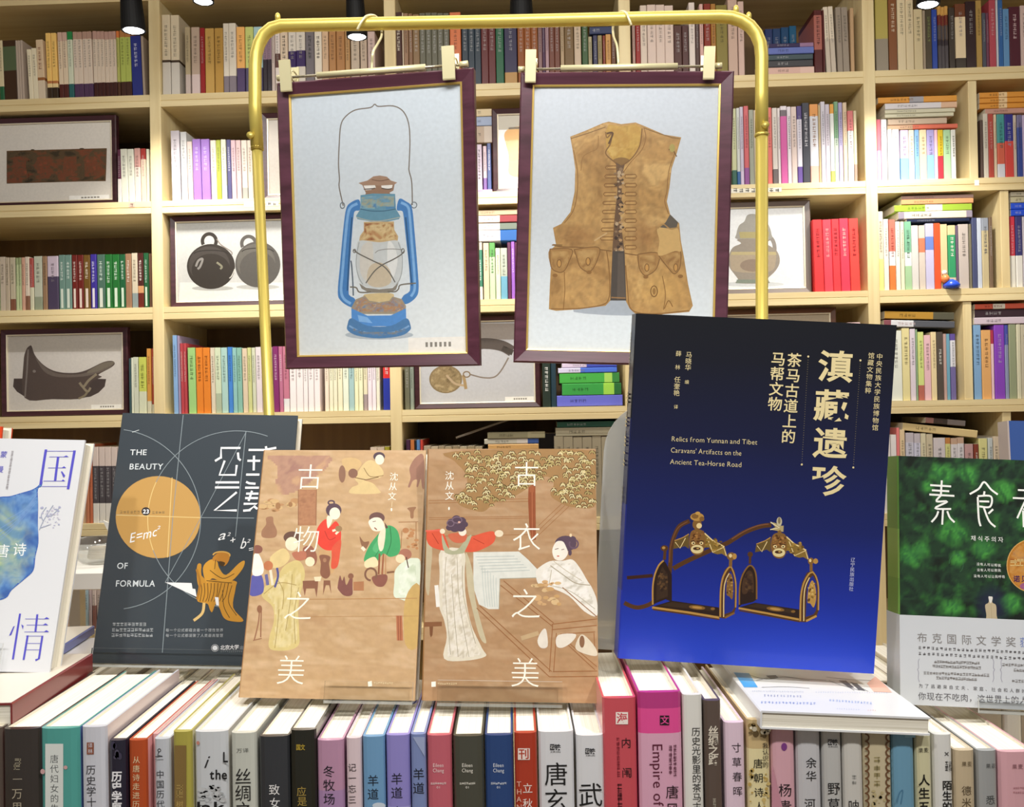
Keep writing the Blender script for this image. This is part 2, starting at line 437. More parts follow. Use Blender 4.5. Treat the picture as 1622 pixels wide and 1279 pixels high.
# ---------------------------------------------------------------- the room
def structure(name, mb, mat, M=None):
    o = mb.build(name, mat, M=M); tag(o, kind='structure'); return o
b = MB(); b.box(-3.2, 3.4, -1.6, 3.2, -0.1, 0.0); structure('floor', b, wood('floor_planks', 'A88A62', 'C2A47A', 1, 4.0, 0.4))
b = MB(CASE); b.box(-3.2, 3.2, 2.87, 2.97, 0, 3.05); structure('wall_back', b, simple('painted_wall', 'DDD6C8', 0.8), CASE)
b = MB(); b.box(-3.2, 3.4, -1.6, 3.2, 3.05, 3.15); structure('ceiling', b, simple('ceiling_paint', 'D8D2C6', 0.85))
# ---------------------------------------------------------------- the bookcase
UPR = [-1.935, -1.19, -0.452, 0.267, 0.997, 1.735]; UT = 0.035
case = empty('bookcase', CASE @ Matrix.Translation((0, V0, 0)))
tag(case, 'tall light oak bookcase with open compartments along the back wall', 'bookcase')
bpy.context.view_layer.update()
VB = 2.83
for u in UPR:
    b = MB(CASE); b.box(u - UT / 2, u + UT / 2, V0, VB, 0.0, 2.95, ch=0.0015); b.build('upright', OAK_V, case)
for i in range(5):
    x0, x1 = UPR[i] + UT / 2, UPR[i + 1] - UT / 2
    for z in SHELF_Z:
        b = MB(CASE)
        b.prism([(V0 + 0.002, z), (V0 + 0.002, z - 0.0175), (V0 + 0.004, z - 0.019), (V0 + 0.002, z - 0.0205), (V0 + 0.002, z - SH_T), (VB, z - SH_T), (VB, z)], x0, x1, 'yz')
        b.build('shelf', OAK_H, case)
b = MB(CASE); b.box(UPR[0], UPR[-1], VB, VB + 0.02, 0.0, 2.95); b.build('back_panel', OAK_BACK_SHADED, case)
DIV = [(1, 1545), (2, 1596), (3, 1537), (4, 1600)]
for row, px in DIV:
    zs = SHELF_Z[row + 1]; u = ubase(px, zs, V0)
    b = MB(CASE); b.box(u - 0.0125, u + 0.0125, V0 + 0.006, VB, zs, SHELF_Z[row] - SH_T, ch=0.001); b.build('divider', OAK_V, case)

# ---------------------------------------------------------------- standing books on the shelves
def gain(c, g): return tuple(min(0.86, x * g) for x in hexlin(c))
def contrast(c): return tuple(x * 0.36 for x in c) if lum(c) > 0.16 else tuple(min(0.85, x * 0.6 + 0.28) for x in c)

POOL = []; SHELF_KEEP = 226
def shelf_book(M, w, d, h, bands, title, strip, group, label, area):
    """M: local x across the spine, y into the shelf, z up. bands: [(start fraction from the top, colour)]"""
    ch = min(0.0016, w * 0.18); vs_, fs_, cs_ = [], [], []
    levels = sorted({0.0, 1.0} | {1 - f for f, _ in bands})
    prof = [(0.0, ch), (ch, 0.0), (w - ch, 0.0), (w, ch), (w, d), (0, d)]
    for t in levels: vs_ += [M @ Vector((x, y, t * h)) for x, y in prof]
    pagec = (0.72, 0.66, 0.52)
    for k in range(len(levels) - 1):
        mid = 1 - (levels[k] + levels[k + 1]) / 2; c = bands[0][1]
        for f, cc in bands:
            if f <= mid: c = cc
        for i in range(6):
            j = (i + 1) % 6; fs_.append((k * 6 + i, k * 6 + j, k * 6 + 6 + j, k * 6 + 6 + i)); cs_.append(pagec if i == 4 else c)
    fs_.append((5, 4, 3, 2, 1, 0)); cs_.append(pagec)
    n = len(levels) * 6; fs_.append(tuple(range(n - 6, n))); cs_.append(pagec)
    POOL.append(dict(M=M, v=vs_, f=fs_, c=cs_, label=label, group=group, extra=[], area=area)); o = POOL[-1]
    q = MB(M)
    def strokes(x0, x1, za, zb, col):
        y = -0.0004; cw = min(x1 - x0, 0.011); cx = (x0 + x1) / 2; pitch = cw * 1.15; nn = max(2, int((za - zb) / pitch))
        for i in range(nn):
            zc = za - (i + 0.5) * pitch; hh = cw * 0.42
            for a in random.sample([-0.85, -0.4, 0.05, 0.5, 0.9], 3):
                zz = zc + a * hh; t = cw * 0.042; q.add([(cx - hh, y, zz - t), (cx + hh, y, zz - t), (cx + hh, y, zz + t), (cx - hh, y, zz + t)], [(0, 1, 2, 3)], col)
            a = random.choice([-0.6, 0.0, 0.5]) * hh; t = cw * 0.055; y2 = y - 0.00005
            q.add([(cx + a - t, y2, zc - hh), (cx + a + t, y2, zc - hh), (cx + a + t, y2, zc + hh), (cx + a - t, y2, zc + hh)], [(0, 1, 2, 3)], col)
    if title is not None and w > 0.006 and h > 0.03:
        a, e, tc = title; strokes(w * 0.26, w * 0.74, h * (1 - a), h * (1 - e), tc)
    if q.v: o['extra'].append(('spine_title', q.v, q.f, q.c))
    if strip is not None:
        s = MB(M); a, e, sc = strip; s.add([(w * 0.3, -0.0003, h * (1 - e)), (w * 0.7, -0.0003, h * (1 - e)), (w * 0.7, -0.0003, h * (1 - a)), (w * 0.3, -0.0003, h * (1 - a))], [(0, 1, 2, 3)], sc)
        o['extra'].append(('spine_label', s.v, s.f, s.c))
    return o

def ROW(row, place, spec, lean=0.0, g=1.0, v=0.012, depth=0.15, vis=999):
    """spec items: x0 x1 ytop colour[|fraction colour]..  with  ^title (0 = none)  ~strip  *repeat  /lean"""
    zs = SHELF_Z[row]; grp = 'books standing ' + place; k = 0; made = []
    for it in spec.split(';'):
        p = it.split()
        if not p: continue
        x0, x1, yt = float(p[0]), float(p[1]), float(p[2]); rep = 1; ln = lean; tcol = 'auto'; strip = None; span = (0.12, 0.55)
        cols = p[3].split('|'); bands = [(0.0, cols[0])] + [(float(c.split(',')[0]), c.split(',')[1]) for c in cols[1:]]
        for e in p[4:]:
            if e[0] == '*': rep = int(e[1:])
            elif e[0] == '/': ln = float(e[1:])
            elif e[0] == '^': tcol = e[1:]
            elif e[0] == '~': strip = e[1:]
            elif e[0] == '=': span = tuple(float(a) for a in e[1:].split(','))
        for r in range(rep):
            a = x0 + (x1 - x0) * r / rep; c = x0 + (x1 - x0) * (r + 1) / rep
            jit = random.uniform(-0.8, 0.8) if rep > 1 else 0
            u0, u1 = ubase(a, zs, V0 + v), ubase(c, zs, V0 + v); w = (u1 - u0) - 0.0006
            ut, zt = S((a + c) / 2 + ln, yt + jit, V0 + v); h = min(zt, SHELF_Z[row - 1] - SH_T - 0.004) - zs
            th = math.atan2(-ln * 0.00193, h) if ln else 0.0
            M = CASE @ Matrix.Translation((u0, V0 + v + random.uniform(0, 0.003), zs + 0.0003)) @ Matrix.Rotation(-th, 4, 'Y')
            bl = [(f, gain(x, g)) for f, x in bands]
            t = None
            if tcol != '0':
                base = bl[0][1]
                for f, x in bl:
                    if f <= span[0]: base = x
                t = (span[0], span[1], contrast(base) if tcol == 'auto' else gain(tcol, g))
            st = None
            if strip: st = (0.62, 0.97, gain(strip, g))
            k += 1; n1 = cname(cols[0]); n2 = cname(bands[-1][1])
            cn = n1 if n1 == n2 else n1 + ' and ' + n2
            o = shelf_book(M, w, depth, h, bl, t, st, grp, f'{cn} book, {ordw(k)} from left {place}', (c - a) * min(vis, h * 520))
            made.append(o)
    return made

def PILE(row, place, items, g=1.0, v=0.012, depth=0.17, names=None):
    """books lying flat: (x0, x1, ytop, ybottom, colours along the spine, tilt degrees); listed from the top down"""
    grp = 'books lying flat ' + place; n = len(items)
    for i, it in enumerate(items):
        x0, x1, y0, y1, cols = it[:5]; tilt = it[5] if len(it) > 5 else 0.0; vv = it[6] if len(it) > 6 else v
        xm = (x0 + x1) / 2; u0, zb = S(x0, y1, V0 + vv); u1, _ = S(x1, y1, V0 + vv); um, zt = S(xm, y0, V0 + vv); _, zbm = S(xm, y1, V0 + vv)
        zt = min(zt, SHELF_Z[row - 1] - SH_T - 0.003); Lh = (u1 - u0); t = zt - zbm - 0.0004
        M = CASE @ Matrix.Translation((um, V0 + vv + random.uniform(0, 0.004), zbm + 0.0002)) @ Matrix.Rotation(math.radians(tilt), 4, 'Y') @ Matrix.Translation((-Lh / 2, 0, 0))
        # lying: spine runs along x -> rotate the standing book about y
        R = M @ Matrix(((0, 0, 1, 0), (0, 1, 0, 0), (-1, 0, 0, t), (0, 0, 0, 1)))
        cl = cols.split('|'); bands = [(0.0, cl[0])] + [(float(c.split(',')[0]), c.split(',')[1]) for c in cl[1:]]
        # local z of the book runs along +x, its top is the right end: mirror fractions so that they read from the left
        fr = [f for f, _ in bands] + [1.0]; bl = [(1 - fr[k + 1], gain(bands[k][1], g)) for k in reversed(range(len(bands)))]
        bl[0] = (0.0, bl[0][1])
        n1, n2 = cname(cl[0]), cname(bands[-1][1]); cn = n1 if n1 == n2 else n1 + ' and ' + n2
        pos = 'topmost in pile' if i == 0 and n > 1 else 'lowest in pile' if i == n - 1 and n > 1 else f'{ordw(i + 1)} from top in pile' if n > 1 else 'lying'
        shelf_book(R, t, depth, Lh, bl, (0.55, 0.85, contrast(bl[-1][1])), None, grp, f'{cn} flat book, {pos} {place}', (x1 - x0) * (y1 - y0))

# row 0 (highest row in the picture)
G0 = 1.15
p = 'on high shelf left of leftmost spotlight'
ROW(1, p, """0 7 64 C9BC98|.76,1F5A38;7 28 64 3A2412|.1,4E5C40|.5,3A2412 ^0;28 38.5 64 A8988A *3 ^0;46 53 78 D5CBB0 /-4;53 61 76 D5CBB0 /-4;61 72 63 C8B090|.63,8A5830|.68,C8B8A0 /-4 ^7A3A2A;
75 83 52 E8B868|.72,A86838|.76,D8C08C|.82,2F2010 /-3;83.5 92 52 E8B868|.72,A86838|.76,D8C08C|.82,2F2010 /-3;94 101 51 BFA090|.13,D2BFA5|.78,4A1C18 /-3;101.5 109 51 BFA090|.13,D2BFA5|.78,4A1C18 /-3;
109.5 117.5 50 1E7A3E|.12,C5CBB5|.78,245A5A /-3;118 148 50 A88878|.11,D0C0B0|.78,4A3050 *4 /-3;148.5 186 49 B08C80|.12,D0C0AE|.77,3A1410 *6 /-2;186.5 191 49 C87038|.1,AEB060|.77,4A2A18 /-2;191.5 209 48 A8703C|.1,A8B458|.77,3A1A10 *2 /-2;
210 226 57 1E2A7A ^C8CCE0;226.5 230.5 57 A09080 ^0""", -3, G0)
p = "on high shelf behind rack's left corner"
ROW(1, p, """257.6 270.8 23.5 C9BBA0|.56,3A2A1C|.59,C0BAB0;271.2 284.6 23.5 C9BBA0|.56,3A2A1C|.59,C0BAB0;294 302 43 A89878|.7,B8A8A0;304 317 43 B09A88|.7,C8B4B0;317.5 325 44 8B1418;325.4 339.6 44.5 B8924C;340.6 353.8 44 B08840;
354.2 363 36.6 D5CCBC|.75,7A7078;363.4 374.6 36.6 D5CCBC|.75,7A7078;375.2 388 42 E0A860|.62,4A3A60;389 402 42 B8C070|.62,4A4460;402.6 416.6 42 9CBCC0|.62,3A3450;417 430.5 42 8A7080|.5,2A2028 *2;430.8 436 44 B8A8A0;436.4 444.2 44 D0C4BC|.4,5A3A34|.62,D0C4BC;
444.7 456.7 43 C8B49C ^2A2420;457.4 469.6 43 C8C0B4|.37,2E1850|.62,C8C0B4;470 484.4 42 C8C0B4|.37,2E1850|.62,C8C0B4;485 498.5 43 6A6468 ^1A1A1C;499 510.6 44 D5CCBC ^2A2420;511 521 44 C8A888;522 533 43 A87848;533.4 546.8 44 A47444;547.4 555 44 B08858;
556.6 570 46 B8A894;571.4 582 46 B8A490;583.4 595 50 C0A8A0""", 0, G0)
p = 'on high shelf between the hangers'
ROW(1, p, """627 638 19 3A1810 ^D8D0C0;638.3 640.5 20 C8B8A0 ^0;640.8 648 21 8A6A50;648.3 654.8 21 7A5A40;655 665.6 22 7A6040;665.8 713 20 5A5848 *5;713.8 731.4 19 C0683C;732.6 763 24 22303C *3;763.3 786 24 5A1C1C *2;786.4 799 24 1A5A3A;800 820 22 2E2A4A|.83,B08850;
821 853 24 8A4C1C *3;853.7 860 24 8A6A6A;860.2 864.7 24 4A2A4A;865 870.6 24 A88890;871 888 24 6A3A2A *2;888.7 895 26 A89070;895.3 910 25 6A5028;910.7 921.7 25 B8A48C;923 932.7 28 2A4A20;933 939 58 9A9070;940.5 947.6 56 2A2A4A;948 955 56 8A7A50;956 960 56 7A3020;960.5 969 54 B88848;969.3 976.5 54 5A3418""", 0, 1.1)
PILE(1, 'beside the right hanger hook', [(934, 970, 41, 53, '1E2A50')], 1.1)
p = 'on high shelf above the vest picture'
ROW(1, p, """1003 1007.6 30 A88A80;1008.3 1015.8 30 8A1A14;1016 1026.6 8 C8B8A8;1027 1068.5 8 C8B4A8 *3;1069 1081.6 40 4A2A24;1082 1092 40 4A2A28;1093 1102.6 4 D0C4BC;1103 1109 20 4A3430;1110 1116 6 C8A098;1117 1127.6 6 7A2412;1128 1135.8 6 9A6A2C;1136 1154 8 7A6E30;1155 1170 -5 B89C8C;1171 1180.6 2 C0A498""", 0, 1.1)
p = "on high shelf right of the rack"
ROW(1, p, "1214 1226 46 2A3A6A;1226.5 1239 45 24406A;1239.5 1252 43 1E4870;1252.5 1264 41 1C5A80", 0, 1.1, 0.19, 0.13)
ROW(1, 'on high shelf beside the maroon boxes', """1291 1304 16 4A1414|.08,9A5A50|.62,4A1414 ^3A1010 =.1,.6;1304.5 1308.2 16 4A1414 ^0;1310 1317.4 11 D0C4B0|.48,B8AC9C /-4;1318 1325.8 10 D0C4B0|.48,B8AC9C /-4;1328 1336.6 11 8E8274 /-2;1337 1347 11 8E8274 /-2;1349 1355 12 B0906C ^0""", 0, 1.1)
PILE(1, 'right of the rack', [(1218, 1289, 67, 74, '2A1E48|.7,8A6A88'), (1217, 1289, 74.3, 85, '5A68A8'), (1218, 1288, 85.3, 94, '3A4A50'), (1217, 1288, 94.3, 105, '38383C'), (1217, 1290, 105.3, 116.5, 'C8A498|.7,D0B0A4')], 1.1, 0.008, 0.16)
p = 'on high shelf at far right'
ROW(1, p, """1389 1409 -18 A89A50|.6,8A8070 ^0;1410 1423 -10 7A4A28 ^C8B8A0;1424 1437 -12 D8C8A4;1437.4 1449.4 -12 D8C8A4;1450 1463.6 14 D0C098;1464 1468 16 A0907C ^0;1468.4 1478 14 4A4030 ^7A8A50;1478.5 1487 14 2444A0;1487.4 1504 10 C8984C|.14,6A1C18|.3,4A4448|.52,2A2028|.62,4A4448 *3;1505 1514.4 12 3A3028;1515 1531.6 6 6A3A20|.2,E0CCA8|.83,3A3028;
1532 1548 2 2A1418;1548.6 1557.8 0 A88848;1558.2 1564 20 4A4C58;1564.3 1568.6 20 6A3A50;1569 1579.4 0 A84450;1579.8 1583 0 C0C4C8 ^0;1583.4 1590.6 0 2A5A94;1591 1600.4 14 5A86B0;1601 1618.4 10 4A1A28 ^C8B0B0;1619 1632 8 C0A8A0""", 0, 1.1)
# row 1
ROW(2, 'beside the textile picture', """186.5 192.3 237 5A2440|.55,D8D0CC;192.7 203.4 236 D8D8C8 /-2;203.7 213.8 236 D8D8C8 /-2;214.2 223.4 235 C89890|.35,D8CCC0 /-1;223.7 231.6 235 A03028|.2,D8C4AC /-1;232 236.6 236 D0D0B8 ^0""", 0, 0.9)
ROW(2, 'above the bell picture', """272.6 286.4 207 E4DCE4;288 297.6 209 E0E0E0;298 306 224 E8D0C8;307 320 220.5 9A70C4;320.6 334 220.5 9A70C4;335 344 222 E4D8C8;344.4 351.7 222 A8B038;352 360 221 D8D8C4|.75,C8D8E8;361 367.6 221 4A4878 ^D8D8E8;368 375.4 222 D0B0B8;375.7 383.6 222 D0B4B4;384 393 222 D8CCC0|.8,A8A8A0;393.3 401.5 222 D8C8B8;402 409 223 C8B4A4""", -1.6, 0.7)
ROW(2, 'between the hanging pictures', """755.6 764.5 229 B8A8B8|.8,E8D8E8 ^1A1A1C =.1,.7;766 772 231 C0A8B0|.65,6A4A88;772.6 779 227 3A4A80 ^D8D8F0""", 0, 1.1, 0.04)
PILE(2, 'on books between hanging pictures', [(748, 779, 172, 184, 'C8B48C'), (748, 779, 184.3, 199, '8E9CB8'), (748, 779, 199.3, 226, 'A8927C|.6,C0B0A0')], 1.0, 0.04)
PILE(2, 'at shelf edge between hanging pictures', [(752, 779.5, 300, 304.6, 'E890C0'), (752, 779.5, 305, 309.6, '8890E0')], 1.0, 0.006, 0.03)
p = 'above the jar picture'
ROW(2, p, """1161 1168.4 172 D0D4A8|.8,3A6A5A;1168.8 1174 171 D8DCD8|.82,3A6AA8;1174.3 1180 169 D0C8DC|.82,E0D0EC;1180.4 1188 168 D86A70|.78,9A5AA0;1188.4 1196 174 A8AC9C;1196.4 1207 174 E0D0B8;1207.4 1216.8 172 C8A890;1217.2 1225 170 F08078;1225.5 1233.4 171 E8E0D8|.8,7A7070;1234 1238.2 171 F0E8E8;1238.6 1248.8 168 F0E8F0|.05,7A7078|.13,E068B0 ^0;1249.2 1255.2 169 F0E8F0 ^2A242C;
1255.6 1264.2 169 E8D4CC;1264.8 1272.6 168 5A4A88|.17,E8E4F0|.78,6A50A0;1273 1284.4 163 3A3C48 ^E0E0E8;1285 1298.4 165 E8A058|.15,E0E0E8|.78,F0B8A8;1298.8 1302.2 166 C8B488 ^0;1302.6 1309.4 161 D8D4E0;1309.8 1316.8 165 D4CCD8;1317.2 1323.4 165 E8A848|.12,E8ECE8|.85,C8D060 ^0;1324 1330.6 160.5 7AA880|.45,B8C8B8;1331 1337.4 162 B0A8D0;1338 1344.4 162 E0C8A8;1345 1354 175.5 D87878|.28,D8E4E4;1354.4 1359.2 175.5 D8CCA8|.75,A88878 ^0""", 0, 0.85)
p = 'below the pile in the right bay, upper compartment'
ROW(2, 'under orange topped pile at right', """1391 1397.8 189 E87888|.5,F8A0D0 ^0;1398.2 1407 189 F0F0F8;1408 1415 204.6 F0ECEC;1415.4 1426.4 204.6 F4F0F0;1428 1441.2 206 D8C8E8|.55,88C0F0;1442 1450.4 205.6 F0E8D0;1451 1458 205.6 88B8E8;1458.6 1469.8 205.4 F0D8B0;1470.4 1482 205.4 B0A8E0|.5,90C0F0;1482.4 1487.6 205.4 F8C8D8 ^0;1488 1496.4 205.4 E8C830|.52,C03848;1497 1508.2 205.2 B8E0B0;1508.8 1516 205.2 F0F0E8 ^1A1A1C""", 0, 0.85)
PILE(2, 'in the upper right compartment', [(1391, 1516, 152, 161.6, 'E8A038|.4,A8A8B0|.58,E8A038'), (1402, 1516, 162, 171.6, 'E8E4E8|.78,E8C0A0'), (1402, 1513, 172, 178.4, 'E0DCC0'), (1402, 1511, 178.8, 185, 'E0DCC0'), (1407, 1500, 187, 196.6, 'D8C0A8'), (1406, 1517, 197, 204, 'D8B090|.36,E87860')], 0.85)
ROW(2, 'under three orange books at right', """1555 1559.4 190 5A4840 ^0;1559.8 1567.4 180 D8D0C0;1568 1576.4 180 B84C40;1577 1581.4 181 E0C8A8;1581.8 1593.4 181 4A9A98|.45,D86850|.78,D8D8E0;1594 1607.6 181 2E3088|.42,D84C44;1608 1613 182 D0C0B0;1613.6 1621.6 182 7A7498|.2,3A4C98;1622 1636 182 C0B0D0""", 0, 0.9)
PILE(2, 'at the right edge of the upper shelf', [(1552, 1640, 144.6, 153.4, 'E0983C|.35,F0D0A0|.5,E0983C'), (1552, 1640, 153.8, 162, 'E0983C|.35,F0D0A0|.5,E0983C'), (1552, 1640, 162.4, 170.6, 'E0983C|.35,F0D0A0|.5,E0983C'), (1561, 1640, 171, 179.4, 'C89888')], 0.9)
# row 2
p = 'above the saddle picture'
ROW(3, p, """-18 -9.5 407 D8C8B4;-9 -0.5 407 C0CC9C;0 8.6 407 D8C8B4;9 15.4 408 C8B8A0;16 24.4 408 D0C4A8|.78,8A5840;25.2 34 408 9AA878|.13,C0CC9C *2;34.6 40 408 D8A890;40.4 47 407 E4D4C0|.73,8A6048;47.4 53.4 409 B05048|.56,D8D4B8;54 67 406 C4C8B4|.75,98A088;68 75.4 406 9A7A5C;76 93 406 C8B8C8|.38,4A3E58;
94 103.4 404 6A8A80 ^E0E8E0 =.12,.5 ~D0D8CC;103.8 114 404 6A8A80 ^E0E8E0 =.12,.5 ~D0D8CC;114.4 123 404 6A1C14 ^E8D8D0 =.12,.55 ~E0D0C4;123.4 132.6 404 6A1C14 ^E8D8D0 =.12,.5 ~E0D0C4;133 143.2 404 6A4C18 ^E8E0D0 =.12,.5 ~E0D0C4;144 153.2 403 3A2C90 ^D8D8F0 =.12,.55 ~E0DCE4;154 166.4 403 4A6A5C ^D0E0D4 =.12,.5 ~D8DCD0;167 178 403 1E6A2C ^D8E8D8 =.12,.6 ~D0E0CC;178.4 189.6 403 1E6A2C ^D8E8D8 =.12,.5 ~D0E0CC;190 199.2 403 1A5A34 ^D8E8D8 =.12,.5 ~D0E0CC;199.6 208.8 402 9A7458 ^E8DCD0;209.2 218.4 401 D0C4AC|.73,8A9898;219 228 401 4A1E18|.6,D09868|.73,6A2418 ^F0E8E0;228.4 236 401 1E5A34 ^D0E0D4 ~D0E0CC;236.4 241 402 6A4C38 ^0""", -0.5, 0.8)
ROW(3, 'under flat stack between hanging pictures', """750 757.6 384 D8D0C0;758 765.2 384 C8B8A8|.13,3A7860|.77,E0D8C8 ^E0E8E0 =.3,.7;766.6 775.8 385 D8C0A0;776.4 785.4 384.6 5A9850|.25,B8D4A8;786 793.6 393 E4E0BC;794 804.6 393 B0B8A8|.55,68A0B8;805 810.6 384 5A2848 ^0;811 816.6 383 9A60C0 ^E8D0F0;817 826 384 5A2848""", 0, 1.0)
PILE(3, 'between hanging pictures, middle shelf', [(748, 826, 332, 340.6, 'B8A080'), (748, 824, 341.4, 352.4, 'E4D4C8|.57,8A2C34'), (748, 824, 352.8, 364, 'E0D4C8|.57,6A7468'), (748, 824, 364.4, 381.6, 'D4D0D8|.58,1E5AA0')], 1.0)
ROW(3, 'beside the jar picture', """1291.6 1306.6 348 F03C40 ^7A1420;1307 1320.8 348 E84858 ^F0A0A0;1321.4 1333.4 347 F04048 ^7A1420;1334 1348.4 346 E04058 ^F0B8B0;1349 1364 346 F84A44 ^7A1420""", -2, 0.9)
ROW(3, 'under green topped pile at right', """1392.8 1401.6 335 E8DCC0|.6,F0EC90;1402 1410 347 F0E8DC;1410.6 1420.4 348 E87868|.45,F0F0F0|.65,F08040;1421 1428 351 F4F0E0;1428.6 1434.6 351 E8E4C8;1435 1445.8 351 80B898|.45,E8F0E8|.65,A8CCA0;1446.2 1457.4 357 D8D4D0 ^0;1458 1468 357 D4C8BC|.2,E08060|.42,D4C8BC ^0;1468.4 1481.6 354 C0C0E0|.2,7088D0|.4,C8C4E4 ^0;1482 1492 353.6 E85830 ^0;1492.6 1503.4 355 E0CC9C ^0;
1504 1516 357 D8CC9C|.15,3A9C68|.82,E0C8A8 ^F0F0E0 =.18,.55;1516.4 1520.4 357 6A5870 ^0;1521 1536.8 355 C8BCB4;1537.4 1541.4 355 7A7460 ^0;1542 1550 345 4A5074 ^0;1550.6 1557.8 345 C8D0E0 ^0;1558.2 1569 345 9AA0AC|.18,C8B890;1569.6 1575.2 344 7A6450""", 0, 0.85)
PILE(3, 'in the middle right compartment', [(1429, 1543, 308.6, 314.4, 'C8A8A0'), (1428, 1542, 314.8, 323, 'E0A070'), (1417, 1540, 323.4, 334, 'A0C040|.4,E8E8E0|.62,A0C040'), (1423, 1540, 334.4, 346, '9A90A0|.08,E8DCC8|.92,9A90A0'), (1436, 1536, 346.4, 351.6, '1E2848')], 0.85)  # lowest navy slab is the dark shadow under the pile, built as a book
ROW(3, 'at the right edge, middle shelf', """1602 1611 343 C83848|.55,E8E4D8;1611.6 1622 343 3A3870|.55,E8E4DC;1622.6 1634 343 C0B8C0""", 0, 0.9)
PILE(3, 'at the right edge, middle shelf', [(1601.6, 1640, 300, 310.6, 'D0C8B0'), (1601.6, 1640, 311, 320.6, 'C0B898'), (1601.6, 1640, 321, 331, '2850D0'), (1601.6, 1640, 331.4, 341.6, '2850D0')], 0.9)
# row 3
ROW(4, 'beside the saddle picture', """204.6 208 568 3A5458 ^0;208.3 211.8 567 D8DCC8 ^0;212 219.8 566 D0D4C0 /-1;220.4 232.4 566 C8D060|.6,D8DCC0;233 239.8 552.5 D89848|.8,D8D4B8;240.4 246 552.5 B04830|.85,D8D4B8""", 0, 0.85)
ROW(4, 'below the bell picture', """275.6 282.4 531.5 90B8E8;282.8 286.4 532 A898B8 ^0;286.8 291.8 544 C04850 ^F0D0C8;292 296.8 544 C04850 ^F0D0C8;299 311 551 A8D888;311.6 322.6 551 F08C30;323.2 334 551 F08C30;334.6 342 551 E8DCC4;342.4 351.6 551 DCE8C8|.7,B8C4A8;352 361.8 551 B8DCD4;362.4 369.6 550 4A8CE0;370 376.6 551 98CCC8;377 384.6 551 90C4B4;385.4 393.6 552 E8D4B8;394 400 551 D8DC98;400.6 406.4 551 DCE0C4;406.8 416 550 F0E4E8;416.4 433 550 F0DCD0 *2;434 442.6 549 8A3070 ^E8C8E0;443 449.2 549 C87898 ^F0D8E4;449.6 458.8 549 D08098|.8,F0F0F0""", -1.2, 0.78)
ROW(4, 'below the lantern picture', """459.4 469.6 547 F8ECEC;470 480.6 547 F8ECEC;481 488 547 F4ECEC;488.6 497.6 547 F8ECEC;498 507 548 F8ECEC;515 521.4 548 F8E4D0;522 528.2 548 F0ECD0;528.6 534.8 548 F0ECD0;535.4 543 548 F4ECCC;543.6 552.8 548 E8F0DC;553.2 561.6 548 A8C8C8;562 568.4 548 F4F0C8;568.8 575.4 549 F0F0CC;576 582.4 549 E8E0C0|.75,A89898;583 589.6 549 F4E4EC;590 596 549 F4E8F0;596.6 602 549 F0ECD8;607.4 619 549 E03030|.5,2838A8 ^F0F0F0 =.2,.45""", 0, 0.88)
ROW(4, 'left of the gourd picture', "641.4 649.4 576 6A6A58;650 655.4 576 8A9488", 0, 1.0)
ROW(4, 'right of the gourd picture', "860 873.4 570 1E2C24 ^E8E8D8 =.15,.7;873.8 882 570 1C3440 ^0", 0, 1.2)
PILE(4, 'under the vest picture', [(890, 977, 575, 582, 'E0D0E8|.45,4050B8'), (884, 977, 582.6, 590.6, 'D8D4F0|.38,4A70D8'), (886, 981, 591, 607, '48B048|.75,A8D860|.88,3A8A40'), (890, 984, 607.4, 626, '3AA048|.7,A0D850|.88,2A7038'), (882, 986, 626.4, 643.6, '6A70D8')], 0.95)
ROW(4, "behind the blue book's top right corner", "1345 1366 511 E8C8C8 ^0", 0, 1.0, vis=12)
ROW(4, 'under the tilted pile at right', """1396 1411.6 522 F0F0E8;1412 1431 524 F0F4E8;1431.6 1443.6 520 F0E4A8;1444.4 1453 521 E8DCE8;1453.4 1456 522 98B890 ^0;1456.6 1466 526 DCE890|.78,C07060;1466.6 1477 531 F4C8D0;1477.6 1486.2 526 F4E0B0;1487 1496.6 526 5A5048 ^F0F0E8 =.25,.5;1497 1501.6 529 C8A8A0 ^0;1502 1507.4 529 78B0C8 ^0;1508 1516 529 6A58A8|.1,E8E8F0|.5,7A70A8""", 0, 0.85)
PILE(4, 'in the lower right compartment', [(1401, 1511, 494, 506, 'B88C38|.7,5A5848', 2.5), (1400, 1512, 508, 518.6, '8A5058|.1,E0E0E4|.42,5A5C64', 2.5)], 0.9)
ROW(4, 'at the right edge, lower shelf', """1545 1556.8 515 88B0D8;1557.4 1572.4 523 E8B070;1573 1577.4 523 B03850|.2,E8C8D0 ^0;1578 1594 515 8A48C0;1594.6 1600.4 515 4A50A8|.27,9098B8;1601 1612.6 514 98A080 ^0;1613 1619.4 514 D8D4B8 ^0;1620 1634 514 C8C0A8""", 0, 0.9)
PILE(4, 'at the right edge, lower shelf', [(1544, 1640, 481, 489.4, 'D86048|.3,E8E0D0|.5,D86048'), (1544, 1640, 489.8, 502, '3A2830'), (1543, 1640, 502.4, 513.4, 'D8C8D4')], 0.9)
